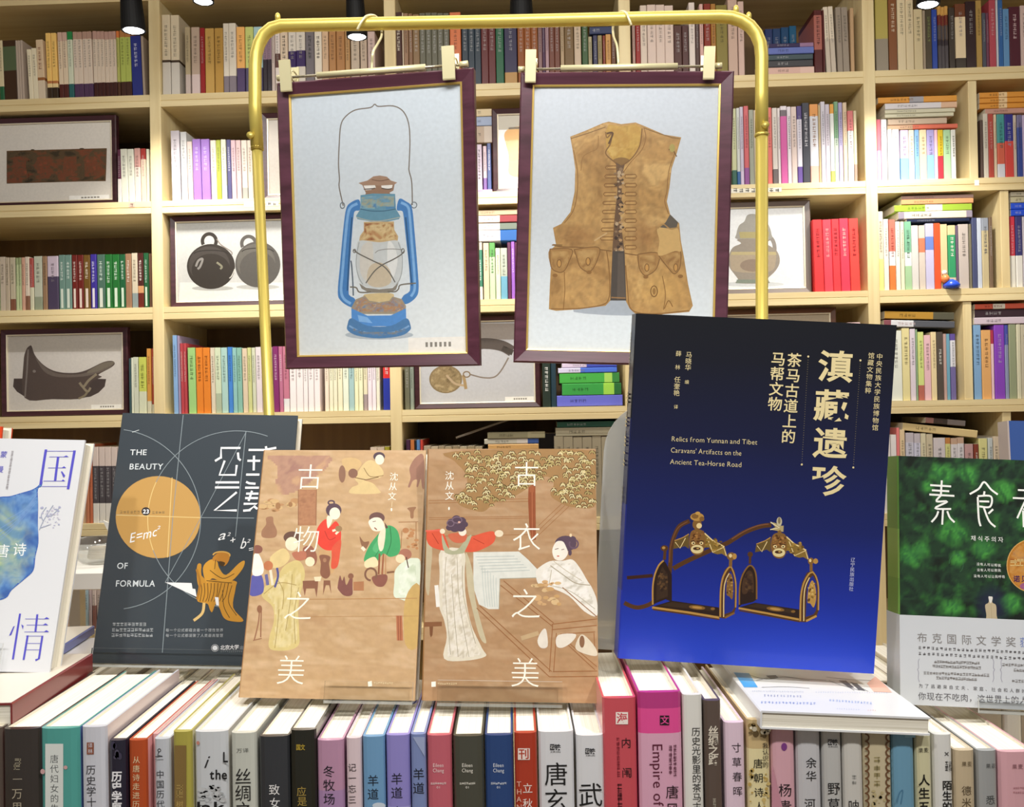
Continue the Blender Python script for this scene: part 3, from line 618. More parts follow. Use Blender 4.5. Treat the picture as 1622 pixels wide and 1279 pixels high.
# row 4
ROW(5, 'on shelf between white and slate books', """129 135.6 703 C0A080;136 141.4 704 B07050;141.8 146.4 704 B86848;147 156.4 708.5 D0C0B8|.25,4A4448|.74,D8D4CC =.27,.7;157 166.6 708.5 D0C0B8|.25,4A4448|.74,D8D4CC =.27,.7;167 176.8 708.5 D0C0B8|.25,4A4448|.74,D8D4CC =.27,.7;177.2 186.6 708.5 D0C0B8|.25,4A4448|.74,D8D4CC =.27,.7;187 196 708.5 D0C0B8|.25,4A4448|.74,D8D4CC =.27,.7""", 0, 1.0)
ROW(5, 'above the left brown cover', "588 599 709 D8C4B0;599.4 610.6 709 D0BCA8;611.2 619 708 A8A030", 0, 0.95, vis=6)
ROW(5, 'above the right brown cover', """645 651.6 697 4A2A4A;652 658.4 697 C87840;658.8 661.4 698 2A2428 ^0;661.8 667.4 697 5A88C0;667.8 672 697 C84438;673 684 707 B8A890;684.4 696 708 C8B89C;696.4 706 707 A8987C;706.4 718 708 B0A080;718.4 730 707 9A8A6C;730.4 742 708 C0B090;742.4 754 707 A89878;754.4 766 708 B8A888""", 0, 0.9, vis=7)
ROW(5, 'behind the foliage cover top edge', "768 858 713 B0A48C *6;880 985 692 A89C84 *7", 0, 0.9, vis=8)
PILE(5, 'behind the foliage cover top edge', [(772, 863, 684.6, 695, '8A8468|.7,A09878'), (767, 853, 695.4, 703.6, 'C8C4B4|.6,D8D0C8|.8,3A5AA0'), (773, 853, 704, 712.4, 'E0B070')], 0.9)
PILE(5, 'slanting below the gourd picture', [(720, 812, 677, 680.5, 'A89C90', -18, 0.05)], 0.9, depth=0.12)
PILE(5, "left of the blue book's top", [(882, 985, 667.6, 677, '1E5040'), (880, 985, 677.4, 691, 'A8A088')], 0.9)
ROW(5, 'just above the green cover', """1398 1413.6 689 F0ECEC;1414 1423 689 F0ECEC ^0;1423.4 1428 678 F08888 ^0;1428.4 1436.6 681 E8D0A8;1438 1451 686 C8C0C8|.12,D0D0E0;1451.4 1461.6 687 C8C0C8|.12,D8D8EC;1462 1470.4 687 E0D8B8;1471 1481.2 688 D0C4A8;1482 1500.4 694 D8D0D4;1501 1509 694 C8884C|.08,D8D890;1509.6 1530 694 C8A890|.08,E0DCE0 *2;1532 1545 704 C8A0A0;1546 1553 704 8A4030 ^F0F0E8;1554 1567.4 695 E0DC98;1568.4 1576 694 C8D0D0;1577 1586 692 D8C8B0""", 0, 0.9, vis=45)
PILE(5, 'just above the green cover', [(1466, 1529, 664, 673, 'A87870|.2,4A4038|.55,8A807C', 6), (1429, 1548, 676, 688, 'E0C890', 7)], 0.9)
# row 5
ROW(6, 'on low shelf beyond the glass bowl', """92 103.6 935 C0A898;104 115.8 935 C8B0A0;116.4 124.2 935 68A8C0;124.8 131.6 935 58A0C0;132.4 140 935 A8C0C8;140.6 145.4 935 B8A8A8;146 152.4 935 D0C0B8|.4,8A6058;153 160 935 C0B0A8""", 0, 1.0)

def settle_books():
    POOL.sort(key=lambda b: -b['area']); keep = POOL[:SHELF_KEEP]; rest = POOL[SHELF_KEEP:]
    for b in keep:
        o = obj('book', b['v'], b['f'], M_SHELFBOOK, None, b['c'], M=b['M']); tag(o, b['label'], 'book', b['group'])
        for nm, v, f, c in b['extra']: obj(nm, v, f, M_INK, o, c)
    V, Fc, Cc, Mi = [], [], [], []
    for b in rest:
        for v, f, c, m in [(b['v'], b['f'], b['c'], 0)] + [(e[1], e[2], e[3], 1) for e in b['extra']]:
            n = len(V); V += v; Fc += [tuple(i + n for i in q) for q in f]; Cc += c; Mi += [m] * len(f)
    o = obj('narrow_books', V, Fc, [M_SHELFBOOK, M_INK], None, Cc, Mi, M=case.matrix_world.copy())
    tag(o, 'the many narrow or mostly hidden books filling gaps along the bookcase rows', 'books', kind='stuff')
settle_books()
# ---------------------------------------------------------------- framed pictures standing on the shelves
def shelf_picture(row, x0, x1, ytop, label, art, face='D8D6D4', edge=PALE_EDGE, v=0.03, mat=DARKFRAME, prof=0.0165, captioned=True, cap=(0.72, 0.98)):
    zs = SHELF_Z[row]; u0, u1 = ubase(x0, zs, V0 + v), ubase(x1, zs, V0 + v); zt = min(S((x0 + x1) / 2, ytop, V0 + v)[1], SHELF_Z[row - 1] - SH_T - 0.004)
    w, h = u1 - u0, zt - zs
    M = CASE @ Matrix.Translation(((u0 + u1) / 2, V0 + v, zs + 0.0003)) @ Matrix.Rotation(math.radians(90), 4, 'X')
    return picture(M, w, h, prof, label, art, face, edge, mat, 'framed pictures standing on the shelves', captioned, cap)

def picture(M, w, h, prof, label, art, face, edge, mat, group, captioned=True, cap=(0.72, 0.98), thick=0.02, capt=None, cat='picture frame'):
    """local x right, y up from the bottom edge, z to the viewer"""
    root = empty('framed_picture', M); bpy.context.view_layer.update()
    tag(root, label, cat, group)
    fr = MB(M); e = 0.0035
    def border(mb, o, i, z0, z1, mi=0, chz=0.0):
        X0, X1, Y0, Y1 = -w / 2 + o, w / 2 - o, o, h - o; x0, x1, y0, y1 = -w / 2 + i, w / 2 - i, i, h - i
        O = [(X0, Y0), (X1, Y0), (X1, Y1), (X0, Y1)]; I = [(x0, y0), (x1, y0), (x1, y1), (x0, y1)]; c = chz
        Oc = [(X0 + c, Y0 + c), (X1 - c, Y0 + c), (X1 - c, Y1 - c), (X0 + c, Y1 - c)]
        vs_ = [(a, b_, z0) for a, b_ in O] + [(a, b_, z1 - c) for a, b_ in O] + [(a, b_, z1) for a, b_ in Oc] + [(a, b_, z1 - c * 1.5) for a, b_ in I] + [(a, b_, z0) for a, b_ in I]
        fs_ = []
        for k in range(4):
            j = (k + 1) % 4
            for a in range(4): fs_.append((a * 4 + k, a * 4 + j, a * 4 + 4 + j, a * 4 + 4 + k))
            fs_.append((16 + k, 16 + j, j, k))
        mb.add(vs_, fs_, None, mi)
    border(fr, 0, prof, -thick, 0.0, 0, 0.003); fr.build('frame', mat, root)
    ed = MB(M); border(ed, prof - 0.0002, prof + e, -0.009, -0.0035, 0, 0.0008); ed.build('inner_edge', edge, root)
    pr = Print(M, -0.0085); i = prof + e - 0.0015
    pr.lpoly([(-w / 2 + i, i), (w / 2 - i, i), (w / 2 - i, h - i), (-w / 2 + i, h - i)], face)
    pr.o = pr.I @ CAM
    art(pr)
    if captioned:
        ww = w - 2 * i; x0, x1 = -w / 2 + i + ww * cap[0], -w / 2 + i + ww * cap[1]; hh = 0.055 * h
        pr.lpoly([(x0, i + 0.002), (x1, i + 0.002), (x1, i + hh), (x0, i + hh)], 'F4F2EE')
        for k in range(6):
            xx = x0 + (x1 - x0) * (0.3 + 0.08 * k); pr.lpoly([(xx, i + hh * 0.4), (xx + ww * 0.014, i + hh * 0.4), (xx + ww * 0.014, i + hh * 0.7), (xx, i + hh * 0.7)], '8A8680')
    pr.build('photo', M_PHOTO, root)
    bk = MB(M); bk.box(-w / 2 + prof * 0.5, w / 2 - prof * 0.5, prof * 0.5, h - prof * 0.5, -thick + 0.001, -0.0095); bk.build('backing_board', simple('backing_board', '6A5038', 0.8) if 'backing_board' not in bpy.data.materials else bpy.data.materials['backing_board'], root)
    gl = MB(M); gl.add([(-w / 2 + prof, prof, -0.005), (w / 2 - prof, prof, -0.005), (w / 2 - prof, h - prof, -0.005), (-w / 2 + prof, h - prof, -0.005)], [(0, 1, 2, 3)])
    gl.build('glass_pane', PANE, root)
    return root

def art_textile(p):
    p.crop(0, 170, 6.488)
    p.poly([(50, 440), (300, 432), (560, 425), (820, 418), (1083, 412), (1078, 600), (1072, 752), (800, 756), (400, 768), (50, 778)], '66492E')
    R = (80, 450, 1040, 740)
    TX = [(55, 445), (300, 436), (560, 429), (820, 422), (1078, 416), (1073, 600), (1068, 748), (800, 752), (400, 764), (55, 774)]
    p.field(TX, tones(['3A3020', '5E4830', '50442E', '6E452C', '7C4028', '5A4630'], 130, 70, 1.7, 0.8, 1.7), 9)
    for x in (180, 430, 700, 920): p.field([(x - 75, 500), (x + 75, 490), (x + 80, 700), (x - 70, 710)], tones(['5A4630', '7C4028', '64442C', '88442C'], 50, 40, x * 0.01, 0.8, 1.6), 9)
    p.ell(318, 430, 20, 8, '4A3A28'); p.ell(825, 418, 24, 8, '4A3A28')

def art_bells(p):
    p.crop(250, 330, 7.524)
    p.poly([(250, 880), (1480, 880), (1480, 1135), (235, 1135)], 'DCDCD8')
    p.ell(640, 950, 250, 30, 'B0B0AE'); p.ell(1180, 935, 260, 30, 'B4B4B2')
    for cx, cy, rx, ry, c1, c2 in ((1180, 665, 270, 275, '5A5652', '6A6660'), (620, 690, 288, 270, '3A342F', '4A4440')):
        p.ring(cx - 20 if cx < 900 else cx - 110, cy - 305 if cx < 900 else cy - 250, 82, 85, 42, c1, 150, 390)
        p.ell(cx, cy, rx, ry, c1, 40); p.ell(cx - 20, cy - 20, rx * 0.85, ry * 0.82, c2, 32)
        p.ell(cx, cy + 40, rx * 0.8, ry * 0.72, c1, 32); p.ring(cx, cy - 150, rx * 0.7, 45, 10, '2A2622', 180, 360)
    p.line([(440, 690), (470, 620), (520, 600), (490, 690), (460, 720)], 26, '8E8A86', True); p.line([(690, 640), (750, 690), (730, 720)], 24, '8A8672', True)
    p.line([(690, 360), (740, 430), (860, 510), (870, 550)], 14, '8A7F78', True); p.line([(905, 720), (870, 800), (840, 830)], 12, 'C8C4BC', True)

def art_saddle(p):
    p.crop(0, 510, 6.238)
    p.poly([(65, 130), (1190, 115), (1180, 290), (60, 300)], 'C2BAB0')  # darker top band: reflection of the shelf edge, painted into the print
    p.poly([(120, 560), (215, 560), (240, 700), (770, 740), (900, 560), (1035, 565), (1020, 640), (960, 700), (880, 740), (700, 765), (250, 755), (150, 690), (112, 640)], '4E423E')
    p.poly([(225, 750), (216, 400), (240, 280), (270, 240), (296, 238), (330, 330), (420, 430), (540, 490), (700, 505), (830, 480), (1000, 400), (1090, 385), (1120, 410), (1085, 450), (960, 520), (990, 545), (880, 600), (820, 750), (500, 765)], '5A4C46', True)
    p.poly([(330, 340), (430, 450), (560, 510), (720, 520), (840, 500), (1000, 430), (1110, 400), (1060, 460), (930, 510), (800, 540), (560, 545), (420, 490)], '746860', True)
    p.poly([(850, 490), (990, 410), (1090, 392), (1112, 410), (1000, 470), (880, 505)], '807668', True)
    p.line([(262, 270), (250, 480), (230, 745)], 16, '827872'); p.ell(322, 488, 16, 14, '8C827C')
    p.line([(940, 515), (860, 580), (810, 640), (770, 600)], 24, '968A74', True); p.line([(800, 640), (850, 690), (880, 650)], 22, '9A8E78', True)
    p.line([(850, 690), (820, 730), (760, 760)], 20, '8C8068', True)

def art_jar(p):
    p.crop(1130, 300, 6.007)
    p.ell(380, 900, 300, 25, 'D4D8DC')
    p.ring(530, 560, 60, 110, 38, '9A938C', -100, 100)
    p.poly([(300, 300), (330, 240), (400, 230), (470, 260), (530, 330), (560, 420), (540, 470), (240, 470), (225, 420), (250, 340)], 'A8A49C', True)
    p.poly([(250, 400), (540, 400), (530, 460), (260, 460)], 'B8AC7A')
    p.poly([(240, 470), (540, 470), (510, 510), (610, 580), (640, 680), (600, 770), (520, 850), (530, 890), (230, 890), (240, 850), (160, 740), (150, 640), (190, 550), (270, 510)], 'A0968A', True)
    p.poly([(200, 600), (560, 600), (600, 680), (540, 780), (220, 780), (170, 700)], 'B4A48E', True)
    p.poly([(180, 590), (600, 590), (610, 620), (170, 620)], 'C2B488'); p.ell(380, 720, 120, 60, '9A8878'); p.poly([(230, 855), (530, 855), (540, 890), (220, 890)], '8A9488')

def art_gourd(p):
    p.crop(640, 490, 4.506)
    p.poly([(120, 100), (945, 100), (945, 215), (120, 215)], 'ACA29A')
    p.line([(430, 380), (520, 260), (600, 245), (700, 262), (770, 300)], 78, '5E544E', True)
    p.line([(700, 275), (775, 310)], 40, '4A423C')
    p.line([(470, 465), (560, 488), (640, 485), (690, 440), (745, 345)], 10, '8A7C70', True)
    p.ell(295, 500, 118, 100, '8E7A58', 32); p.field([(295 + 112 * math.cos(t), 500 + 94 * math.sin(t)) for t in [k * math.pi / 16 for k in range(32)]], tones(['7A6848', 'A48E68', '94805C', 'BCA67E'], 40, 30, 2.2, 1.0, 1.8), 8)
    p.line([(300, 470), (360, 530), (430, 545)], 16, 'C0A888', True); p.line([(420, 470), (430, 510), (440, 570)], 22, 'B09468', True); p.ring(445, 465, 24, 20, 9, '8A7458')

def art_smallvest(p):
    p.crop(740, 150, 6.73)
    p.poly([(310, 160), (700, 160), (700, 360), (315, 365)], 'B8B0A0')
    p.poly([(395, 410), (450, 350), (540, 330), (640, 335), (700, 370), (690, 500), (650, 640), (660, 850), (450, 850), (440, 650), (410, 520)], 'E0AE68', True)
    p.line([(420, 660), (450, 690), (540, 697), (640, 690)], 10, '7A6A58', True); p.line([(440, 350), (540, 345), (640, 350)], 22, '6A5A40', True)

def art_blank(p): pass

shelf_picture(2, -95, 185, 186, 'dark framed picture of a brown textile strip on upper left shelf', art_textile, 'DCD6CE', cap=(0.74, 0.98))
shelf_picture(3, 270, 500, 337, 'dark framed picture of two round black bells', art_bells, 'C6C6C4', cap=(0.75, 0.98))
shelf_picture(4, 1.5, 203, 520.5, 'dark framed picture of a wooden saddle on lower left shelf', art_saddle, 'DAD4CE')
shelf_picture(3, 1105, 1286.5, 319, 'framed picture of a grey lidded jar beside the red books', art_jar, 'F0F2F4', captioned=False, mat=simple('taupe_frame', '6E625C', 0.35))
shelf_picture(4, 656.5, 857, 500, 'dark framed picture of a gourd and horn on a cord', art_gourd, 'C8C8CC', cap=(0.74, 0.99))
shelf_picture(2, 781, 905, 170, 'framed picture of a small tan vest between the hanging pictures', art_smallvest, 'EEEEF0', captioned=False)
shelf_picture(2, 415.5, 600, 176, 'dark framed picture half hidden behind the lantern picture', art_blank, 'C4BCB4', captioned=False)
shelf_picture(4, 1120, 1328, 489, 'brown framed picture mostly hidden behind the tall blue book', art_blank, 'B8A890', captioned=False, mat=wood('brown_frame_wood', '4A2A18', '603A22', 0, 14, 0.4))

# ---------------------------------------------------------------- paper tags on the shelf edges
def shelf_tag(x0, x1, y0, y1, label, col='F2EEE4', txt=None):
    u0, zb = S(x0, y1, V0 + 0.001); u1, zt = S(x1, y0, V0 + 0.001)
    M = CASE @ Matrix.Translation(((u0 + u1) / 2, V0 + 0.0014, (zb + zt) / 2)) @ Matrix.Rotation(math.radians(90), 4, 'X'); w, h = abs(u1 - u0) / 2, abs(zt - zb) / 2
    q = MB(M); q.box(-w, w, -h, h, -0.0006, 0.0, hexlin(col)); o = q.build('shelf_tag', M_INK, M=M, inked=True); tag(o, label, 'tag', 'paper tags on the shelf edges')
    if txt:
        p = Print(M); p.marks((x0 + 2), (y0 + y1) / 2, x1 - 2, (y0 + y1) / 2, (y1 - y0) * 0.75, txt, '4A4640'); p.build('tag_lettering', M_INK, o)
shelf_tag(386.5, 401.5, 319.5, 327.5, 'blank white paper tag on shelf edge above the bell picture')
shelf_tag(421, 441, 319, 326.5, "paper tag with dark characters behind the rack's left post", 'E4DCCC', 2)
shelf_tag(771, 818, 314, 321, 'white paper tag on shelf edge between the hanging pictures', 'F4F2E8')
shelf_tag(1158, 1238, 297, 306, 'long white tag with characters beside the right rack post', 'EFEBDC', 8)
shelf_tag(1300, 1309, 291.5, 296.5, 'tiny white clip tag on shelf edge above the red books', 'F4F0E8')
shelf_tag(203.5, 214, 321.5, 328.5, 'torn sticker remnant on shelf edge right of the textile picture', 'C8A898', 1)
shelf_tag(1544, 1551, 285, 294, 'white plastic clip below the upper right divider', 'F6F2E8')

# ---------------------------------------------------------------- little figurine on the right shelf
def figurine():
    u, z = ubase(1504, SHELF_Z[3], V0 + 0.006), SHELF_Z[3]; M = CASE @ Matrix.Translation((u, V0 + 0.006, z + 0.0003))
    r = empty('figurine', M); bpy.context.view_layer.update(); tag(r, 'small blue, orange and white ornament before books under the green topped pile', 'ornament')
    q = MB(M); q.lathe([(0.008, 0), (0.022, 0.003), (0.024, 0.012), (0.016, 0.022), (0.006, 0.028)], (0.006, -0.0, 0), 14); q.build('base', simple('blue_glaze', '2A50D0', 0.25), r, True)
    q = MB(M); q.lathe([(0.004, 0.018), (0.011, 0.024), (0.012, 0.034), (0.007, 0.042)], (-0.012, 0, 0), 12); q.build('body', simple('orange_glaze', 'E88A50', 0.3), r, True)
    q = MB(M); q.lathe([(0.003, 0.041), (0.007, 0.045), (0.007, 0.052), (0.003, 0.056)], (-0.014, 0, 0), 12); q.build('head', simple('white_glaze', 'F0ECE4', 0.3), r, True)
figurine()

# ---------------------------------------------------------------- track spotlights
def spotlight(px, py, wpx, v, label, tilt_u=0.0, power=30, tgt=None):
    """px, py: the middle of the lens"""
    u, z = S(px, py, v); r = wpx / F * v / 2
    ax = Vector((tilt_u, 0.10, -1)).normalized()
    C0 = W(u, v, z); Z = -Vector((ax.x * CA + ax.y * SA, -ax.x * SA + ax.y * CA, ax.z)); X = Vector((0, 1, 0)).cross(Z).normalized(); Y = Z.cross(X)
    M = Matrix.Translation(C0) @ Matrix((X, Y, Z)).transposed().to_4x4()
    root = empty('track_spotlight', M); bpy.context.view_layer.update(); tag(root, label, 'spotlight', 'black spotlights hanging before the bookcase')
    q = MB(M); q.lathe([(r * 0.86, 0.004), (r * 0.9, -0.002), (r, -0.004), (r * 1.02, 0.002), (r * 0.86, 0.09), (r * 0.86, 0.20), (r * 0.8, 0.21)], n=28, cap=True); q.build('lamp_body', BLACK, root, False)
    q = MB(M); q.lathe([(r * 0.84, -0.0025), (r * 0.6, -0.006), (r * 0.2, -0.0075)], n=28); q.build('lens', LENS, root, True)
    top = C0 + Z * 0.2; q = MB(); q.tube([top, Vector((top.x, top.y, 3.05))], 0.008, 10); q.build('stem', BLACK, root)
    t = tgt or W(u, 2.5, 1.3)
    spot_light('spotlight_beam', C0 - Z * 0.02, t, power, 100, 0.9)
    return root
spotlight(211.5, 47, 37, 2.2, 'black spotlight in front of the left bookcase upright', 0.02, 34)
spotlight(322, 1, 33, 2.2, 'spotlight at the top edge above the upper left shelf', 0.0, 22)
spotlight(565.5, 57, 33, 2.2, 'black spotlight behind the rack bar at the left hanger hook', 0.02, 28)
spotlight(826, 30, 37, 2.2, 'black spotlight hidden behind the middle of the rack bar', 0.0, 36)
spotlight(1470, 6, 34, 2.2, 'black spotlight at the upper right before the bookcase', -0.08, 44)

# ---------------------------------------------------------------- clothes rack
RV = 1.62
def rack():
    base = P3(810, 1773, RV); M = CASE @ Matrix.Translation((0.0, RV, 0))
    root = empty('clothes_rack', M); bpy.context.view_layer.update(); tag(root, 'gold metal clothes rack with rounded corners carrying two framed pictures', 'rack')
    def U(px, py): u, z = S(px, py, RV); return (u, RV, z)
    s = RV / F
    lz = 0.0; a, b_ = U(404.5, 150), U(427, 657); k = (a[2] - 0.03) / (a[2] - b_[2]); foot_l = (a[0] + (b_[0] - a[0]) * k, RV, 0.03)
    a, b_ = U(1206.5, 150), U(1206.7, 500); k = (a[2] - 0.03) / (a[2] - b_[2]); foot_r = (a[0] + (b_[0] - a[0]) * k, RV, 0.03)
    top = [U(407.5, 238), U(404, 170), U(404, 105)] + [U(x, y) for x, y in ((405.5, 86), (410, 70), (418, 55), (430, 45), (446, 40.5))] + [U(x, y) for x, y in ((600, 37.5), (820, 33.5), (1040, 28.5), (1140, 26.5), (1158, 27.5), (1174, 32.5), (1188, 41.5), (1198, 54), (1204.5, 70), (1206.5, 90), (1206.5, 150), (1206.5, 216))]
    b = MB(CASE); b.tube(top, 10.1 * s, 18); b.build('top_bar', GOLD, root, True)
    b = MB(CASE); b.tube([U(407.3, 236), foot_l], 8.4 * s, 16); b.build('post', GOLD, root, True)
    b = MB(CASE); b.tube([U(1206.6, 214), foot_r], 9.6 * s, 16); b.build('post', GOLD, root, True)
    for p, r in ((U(407.2, 234), 9.6), (U(1206.5, 214), 10.5)):
        b = MB(CASE); b.lathe([(r * s, -0.003), (r * s * 1.06, 0), (r * s, 0.003)], p, 18); b.build('collar', GOLD, root, True)
    for px, py in ((401, 219), (1209, 203)):
        p = Vector(U(px, py)); b = MB(CASE); b.tube([p + Vector((0, -0.010, 0)), p + Vector((0, -0.020, 0))], 0.0065, 14); b.build('screw_knob', GOLD, root, True)
    for px, py in ((440, 30), (1166, 18), (1186, 29)):
        p = Vector(U(px, py)); b = MB(CASE); b.lathe([(0.0055, -0.006), (0.0055, 0.006), (0.0042, 0.010), (0.0012, 0.0125)], p, 12); b.build('stop_pin', GOLD, root, True)
    for f in (foot_l, foot_r):
        b = MB(CASE); b.tube([(f[0], RV - 0.22, 0.022), (f[0], RV + 0.22, 0.022)], 0.012, 12); b.build('foot_bar', GOLD, root, True)
    b = MB(CASE); b.tube([(foot_l[0], RV, 0.12), (foot_r[0], RV, 0.12)], 0.009, 12); b.build('cross_bar', GOLD, root, True)
rack()

def pose_matrix(x, y, z, tilt, yaw, roll):
    return Matrix.Translation((x, y, z)) @ Matrix.Rotation(yaw, 4, 'Z') @ Matrix.Rotation(math.pi / 2 - tilt, 4, 'X') @ Matrix.Rotation(roll, 4, 'Z')

ML = pose_matrix(-0.2521, 1.58, 1.4866, -0.0576, -0.1638, -0.0086); WL, HL = 0.3896, 0.5535
MV = pose_matrix(0.2044, 1.56, 1.4834, -0.0096, -0.0822, -0.044); WV, HV = 0.403, 0.5572

def art_lantern(p):
    w, h = WL, HL
    p.grad(-w / 2 + .024, w / 2 - .024, [(0.024, hexlin('E6EDF1')), (h - 0.024, hexlin('D0DAE4'))])
    p.crop(400, 0, 3.862)
    p.line([(545, 1255), (520, 1140), (522, 1090), (516, 1000), (520, 880), (530, 760), (560, 705), (620, 665), (712, 650), (738, 630), (762, 643), (850, 640), (910, 670), (945, 740), (955, 850), (950, 1000), (950, 1040), (966, 1110), (970, 1250)], 7, '7D746C', True)
    p.ring(540, 1253, 13, 18, 6, '6F7A84'); p.ring(980, 1250, 17, 18, 6, '7A828A')
    p.crop(500, 250, 3.76)
    p.ell(370, 1055, 205, 28, 'B7C2CC')
    bl, hi, dk = '4C86C6', '86B8EA', '33608F'
    L = [(250, 245), (200, 262), (172, 300), (155, 420), (135, 640), (122, 800), (140, 850), (190, 885), (235, 892), (225, 840), (195, 820), (187, 790), (194, 640), (205, 480), (217, 340), (228, 312), (255, 305)]
    R = [(490, 240), (530, 255), (565, 290), (580, 420), (600, 660), (606, 780), (590, 830), (540, 868), (495, 865), (515, 820), (545, 800), (555, 770), (548, 640), (530, 480), (515, 340), (505, 312), (475, 305)]
    p.poly(L, bl, True); p.poly(R, bl, True)
    p.line([(240, 268), (200, 290), (182, 340), (165, 500), (150, 680), (142, 790), (160, 840), (200, 868)], 16, hi, True)
    p.line([(207, 350), (196, 500), (186, 660), (180, 790)], 9, dk, True)
    p.line([(500, 262), (540, 285), (552, 340), (565, 500), (580, 680), (582, 780), (560, 825)], 15, hi, True)
    p.line([(528, 350), (542, 500), (556, 660), (566, 760)], 9, dk, True)
    p.poly([(268, 155), (290, 205), (285, 218), (440, 218), (432, 202), (455, 190), (462, 152)], '9C7C66')
    p.poly([(245, 145), (300, 130), (335, 105), (375, 100), (415, 107), (440, 130), (478, 142), (460, 155), (370, 160), (268, 157)], 'A98A74')
    p.line([(325, 124), (375, 132), (430, 122)], 5, '7C5E4C', True)
    p.poly([(276, 160), (345, 158), (350, 172), (320, 186), (288, 188)], 'F2F0EC'); p.poly([(382, 160), (450, 156), (446, 178), (400, 180), (384, 172)], 'F2F0EC')
    p.line([(278, 182), (320, 180), (345, 176)], 6, '5E5048', True); p.line([(384, 176), (420, 182), (446, 178)], 6, '5E5048', True)
    p.poly([(258, 218), (330, 208), (465, 210), (470, 300), (497, 345), (488, 362), (420, 376), (320, 376), (240, 362), (231, 343), (258, 300)], '6C9CB4')
    p.poly([(262, 232), (330, 222), (345, 300), (262, 296)], '8EB4BE'); p.poly([(400, 228), (462, 232), (466, 296), (410, 305)], '5C8FB8'); p.field([(264, 226), (460, 216), (464, 292), (264, 294)], tones(['5A8CB8', '8EB0B8', 'A8A890', '6C9CB4', '7CA4C0'], 60, 26, 1.4, 0.8, 1.3), 7)
    p.line([(256, 300), (320, 312), (400, 312), (470, 300)], 5, '466C86', True); p.line([(234, 350), (300, 368), (380, 372), (494, 350)], 6, 'A9B4B0', True)
    p.poly([(278, 378), (458, 375), (460, 425), (484, 465), (480, 492), (370, 500), (250, 490), (255, 462), (278, 430)], 'CDB184')
    p.field([(280, 382), (456, 380), (458, 430), (478, 465), (474, 486), (370, 494), (256, 486), (260, 464), (280, 432)], tones(['8A5036', 'B88458', 'D2B888', 'DCC698', 'B08050'], 40, 34, 2.7, 0.8, 1.3), 6)
    p.poly([(250, 490), (370, 500), (480, 490), (505, 560), (511, 640), (502, 705), (470, 760), (370, 778), (270, 757), (240, 700), (229, 620), (236, 550)], 'CFD4D6', True)
    p.poly([(270, 520), (330, 510), (330, 720), (300, 740), (260, 690), (255, 600)], 'D6D3CC', True); p.poly([(420, 510), (455, 515), (480, 600), (460, 700), (425, 730)], 'E6E8E8', True)
    p.poly([(310, 650), (370, 620), (430, 660), (440, 740), (370, 770), (300, 745)], 'CDC0AA', True); p.line([(250, 500), (236, 570), (232, 640), (248, 710), (272, 752)], 4, '9AA2A6', True); p.line([(484, 500), (506, 570), (508, 650), (495, 715), (470, 755)], 4, '9AA2A6', True)
    wr = '6C6862'
    p.line([(216, 545), (250, 570), (330, 610), (390, 640), (430, 680), (465, 740)], 7, wr, True); p.line([(521, 550), (500, 575), (450, 605), (390, 635), (340, 675), (290, 745)], 7, wr, True)
    p.line([(345, 565), (370, 548), (440, 540), (510, 545)], 4, '8C8A86', True); p.ring(222, 552, 8, 10, 5, wr); p.ring(512, 552, 8, 14, 5, wr)
    p.poly([(250, 745), (290, 772), (370, 782), (450, 774), (486, 742), (470, 785), (430, 803), (310, 803), (265, 778)], '8E887E')
    p.poly([(282, 812), (440, 805), (456, 832), (430, 852), (370, 858), (305, 850)], 'D6C294', True)
    p.poly([(203, 892), (230, 842), (285, 820), (310, 850), (370, 860), (430, 850), (450, 825), (505, 840), (530, 880), (530, 930), (205, 930)], 'A59A86')
    p.field([(210, 895), (232, 846), (285, 826), (310, 855), (370, 864), (430, 855), (450, 830), (502, 844), (526, 880), (526, 922), (210, 922)], tones(['7E8EA8', 'B0A08A', 'B88A60', '8C94A4', 'A87C58', 'C0B49C'], 46, 26, 4.4, 0.8, 1.4), 6)
    p.poly([(203, 895), (300, 940), (440, 938), (530, 895), (532, 975), (440, 1003), (300, 1003), (205, 975)], '5A96DA'); p.poly([(240, 935), (300, 950), (330, 985), (250, 975)], '8ABCF0')
    p.poly([(204, 955), (300, 1000), (440, 1000), (532, 955), (558, 1000), (553, 1028), (500, 1060), (370, 1076), (240, 1060), (182, 1028), (180, 995)], '5484B6', True)
    p.line([(190, 1000), (260, 1035), (370, 1046), (480, 1035), (550, 1000)], 10, '86AEDA', True); p.field([(205, 1010), (300, 1036), (440, 1036), (535, 1010), (530, 1032), (480, 1052), (370, 1064), (260, 1052), (210, 1032)], tones(['4A78AC', '5E8CC0', '8A8C84', '5484B6', '747E84'], 50, 18, 6.4, 1.0, 1.8), 7)
    p.line([(200, 610), (205, 640), (212, 740), (215, 820)], 8, '5E6C7C', True)
    p.line([(195, 768), (232, 772), (250, 798), (300, 800), (320, 795)], 8, '7A746A', True); p.line([(420, 795), (465, 796), (485, 780), (500, 755), (590, 745)], 8, '7A746A', True)

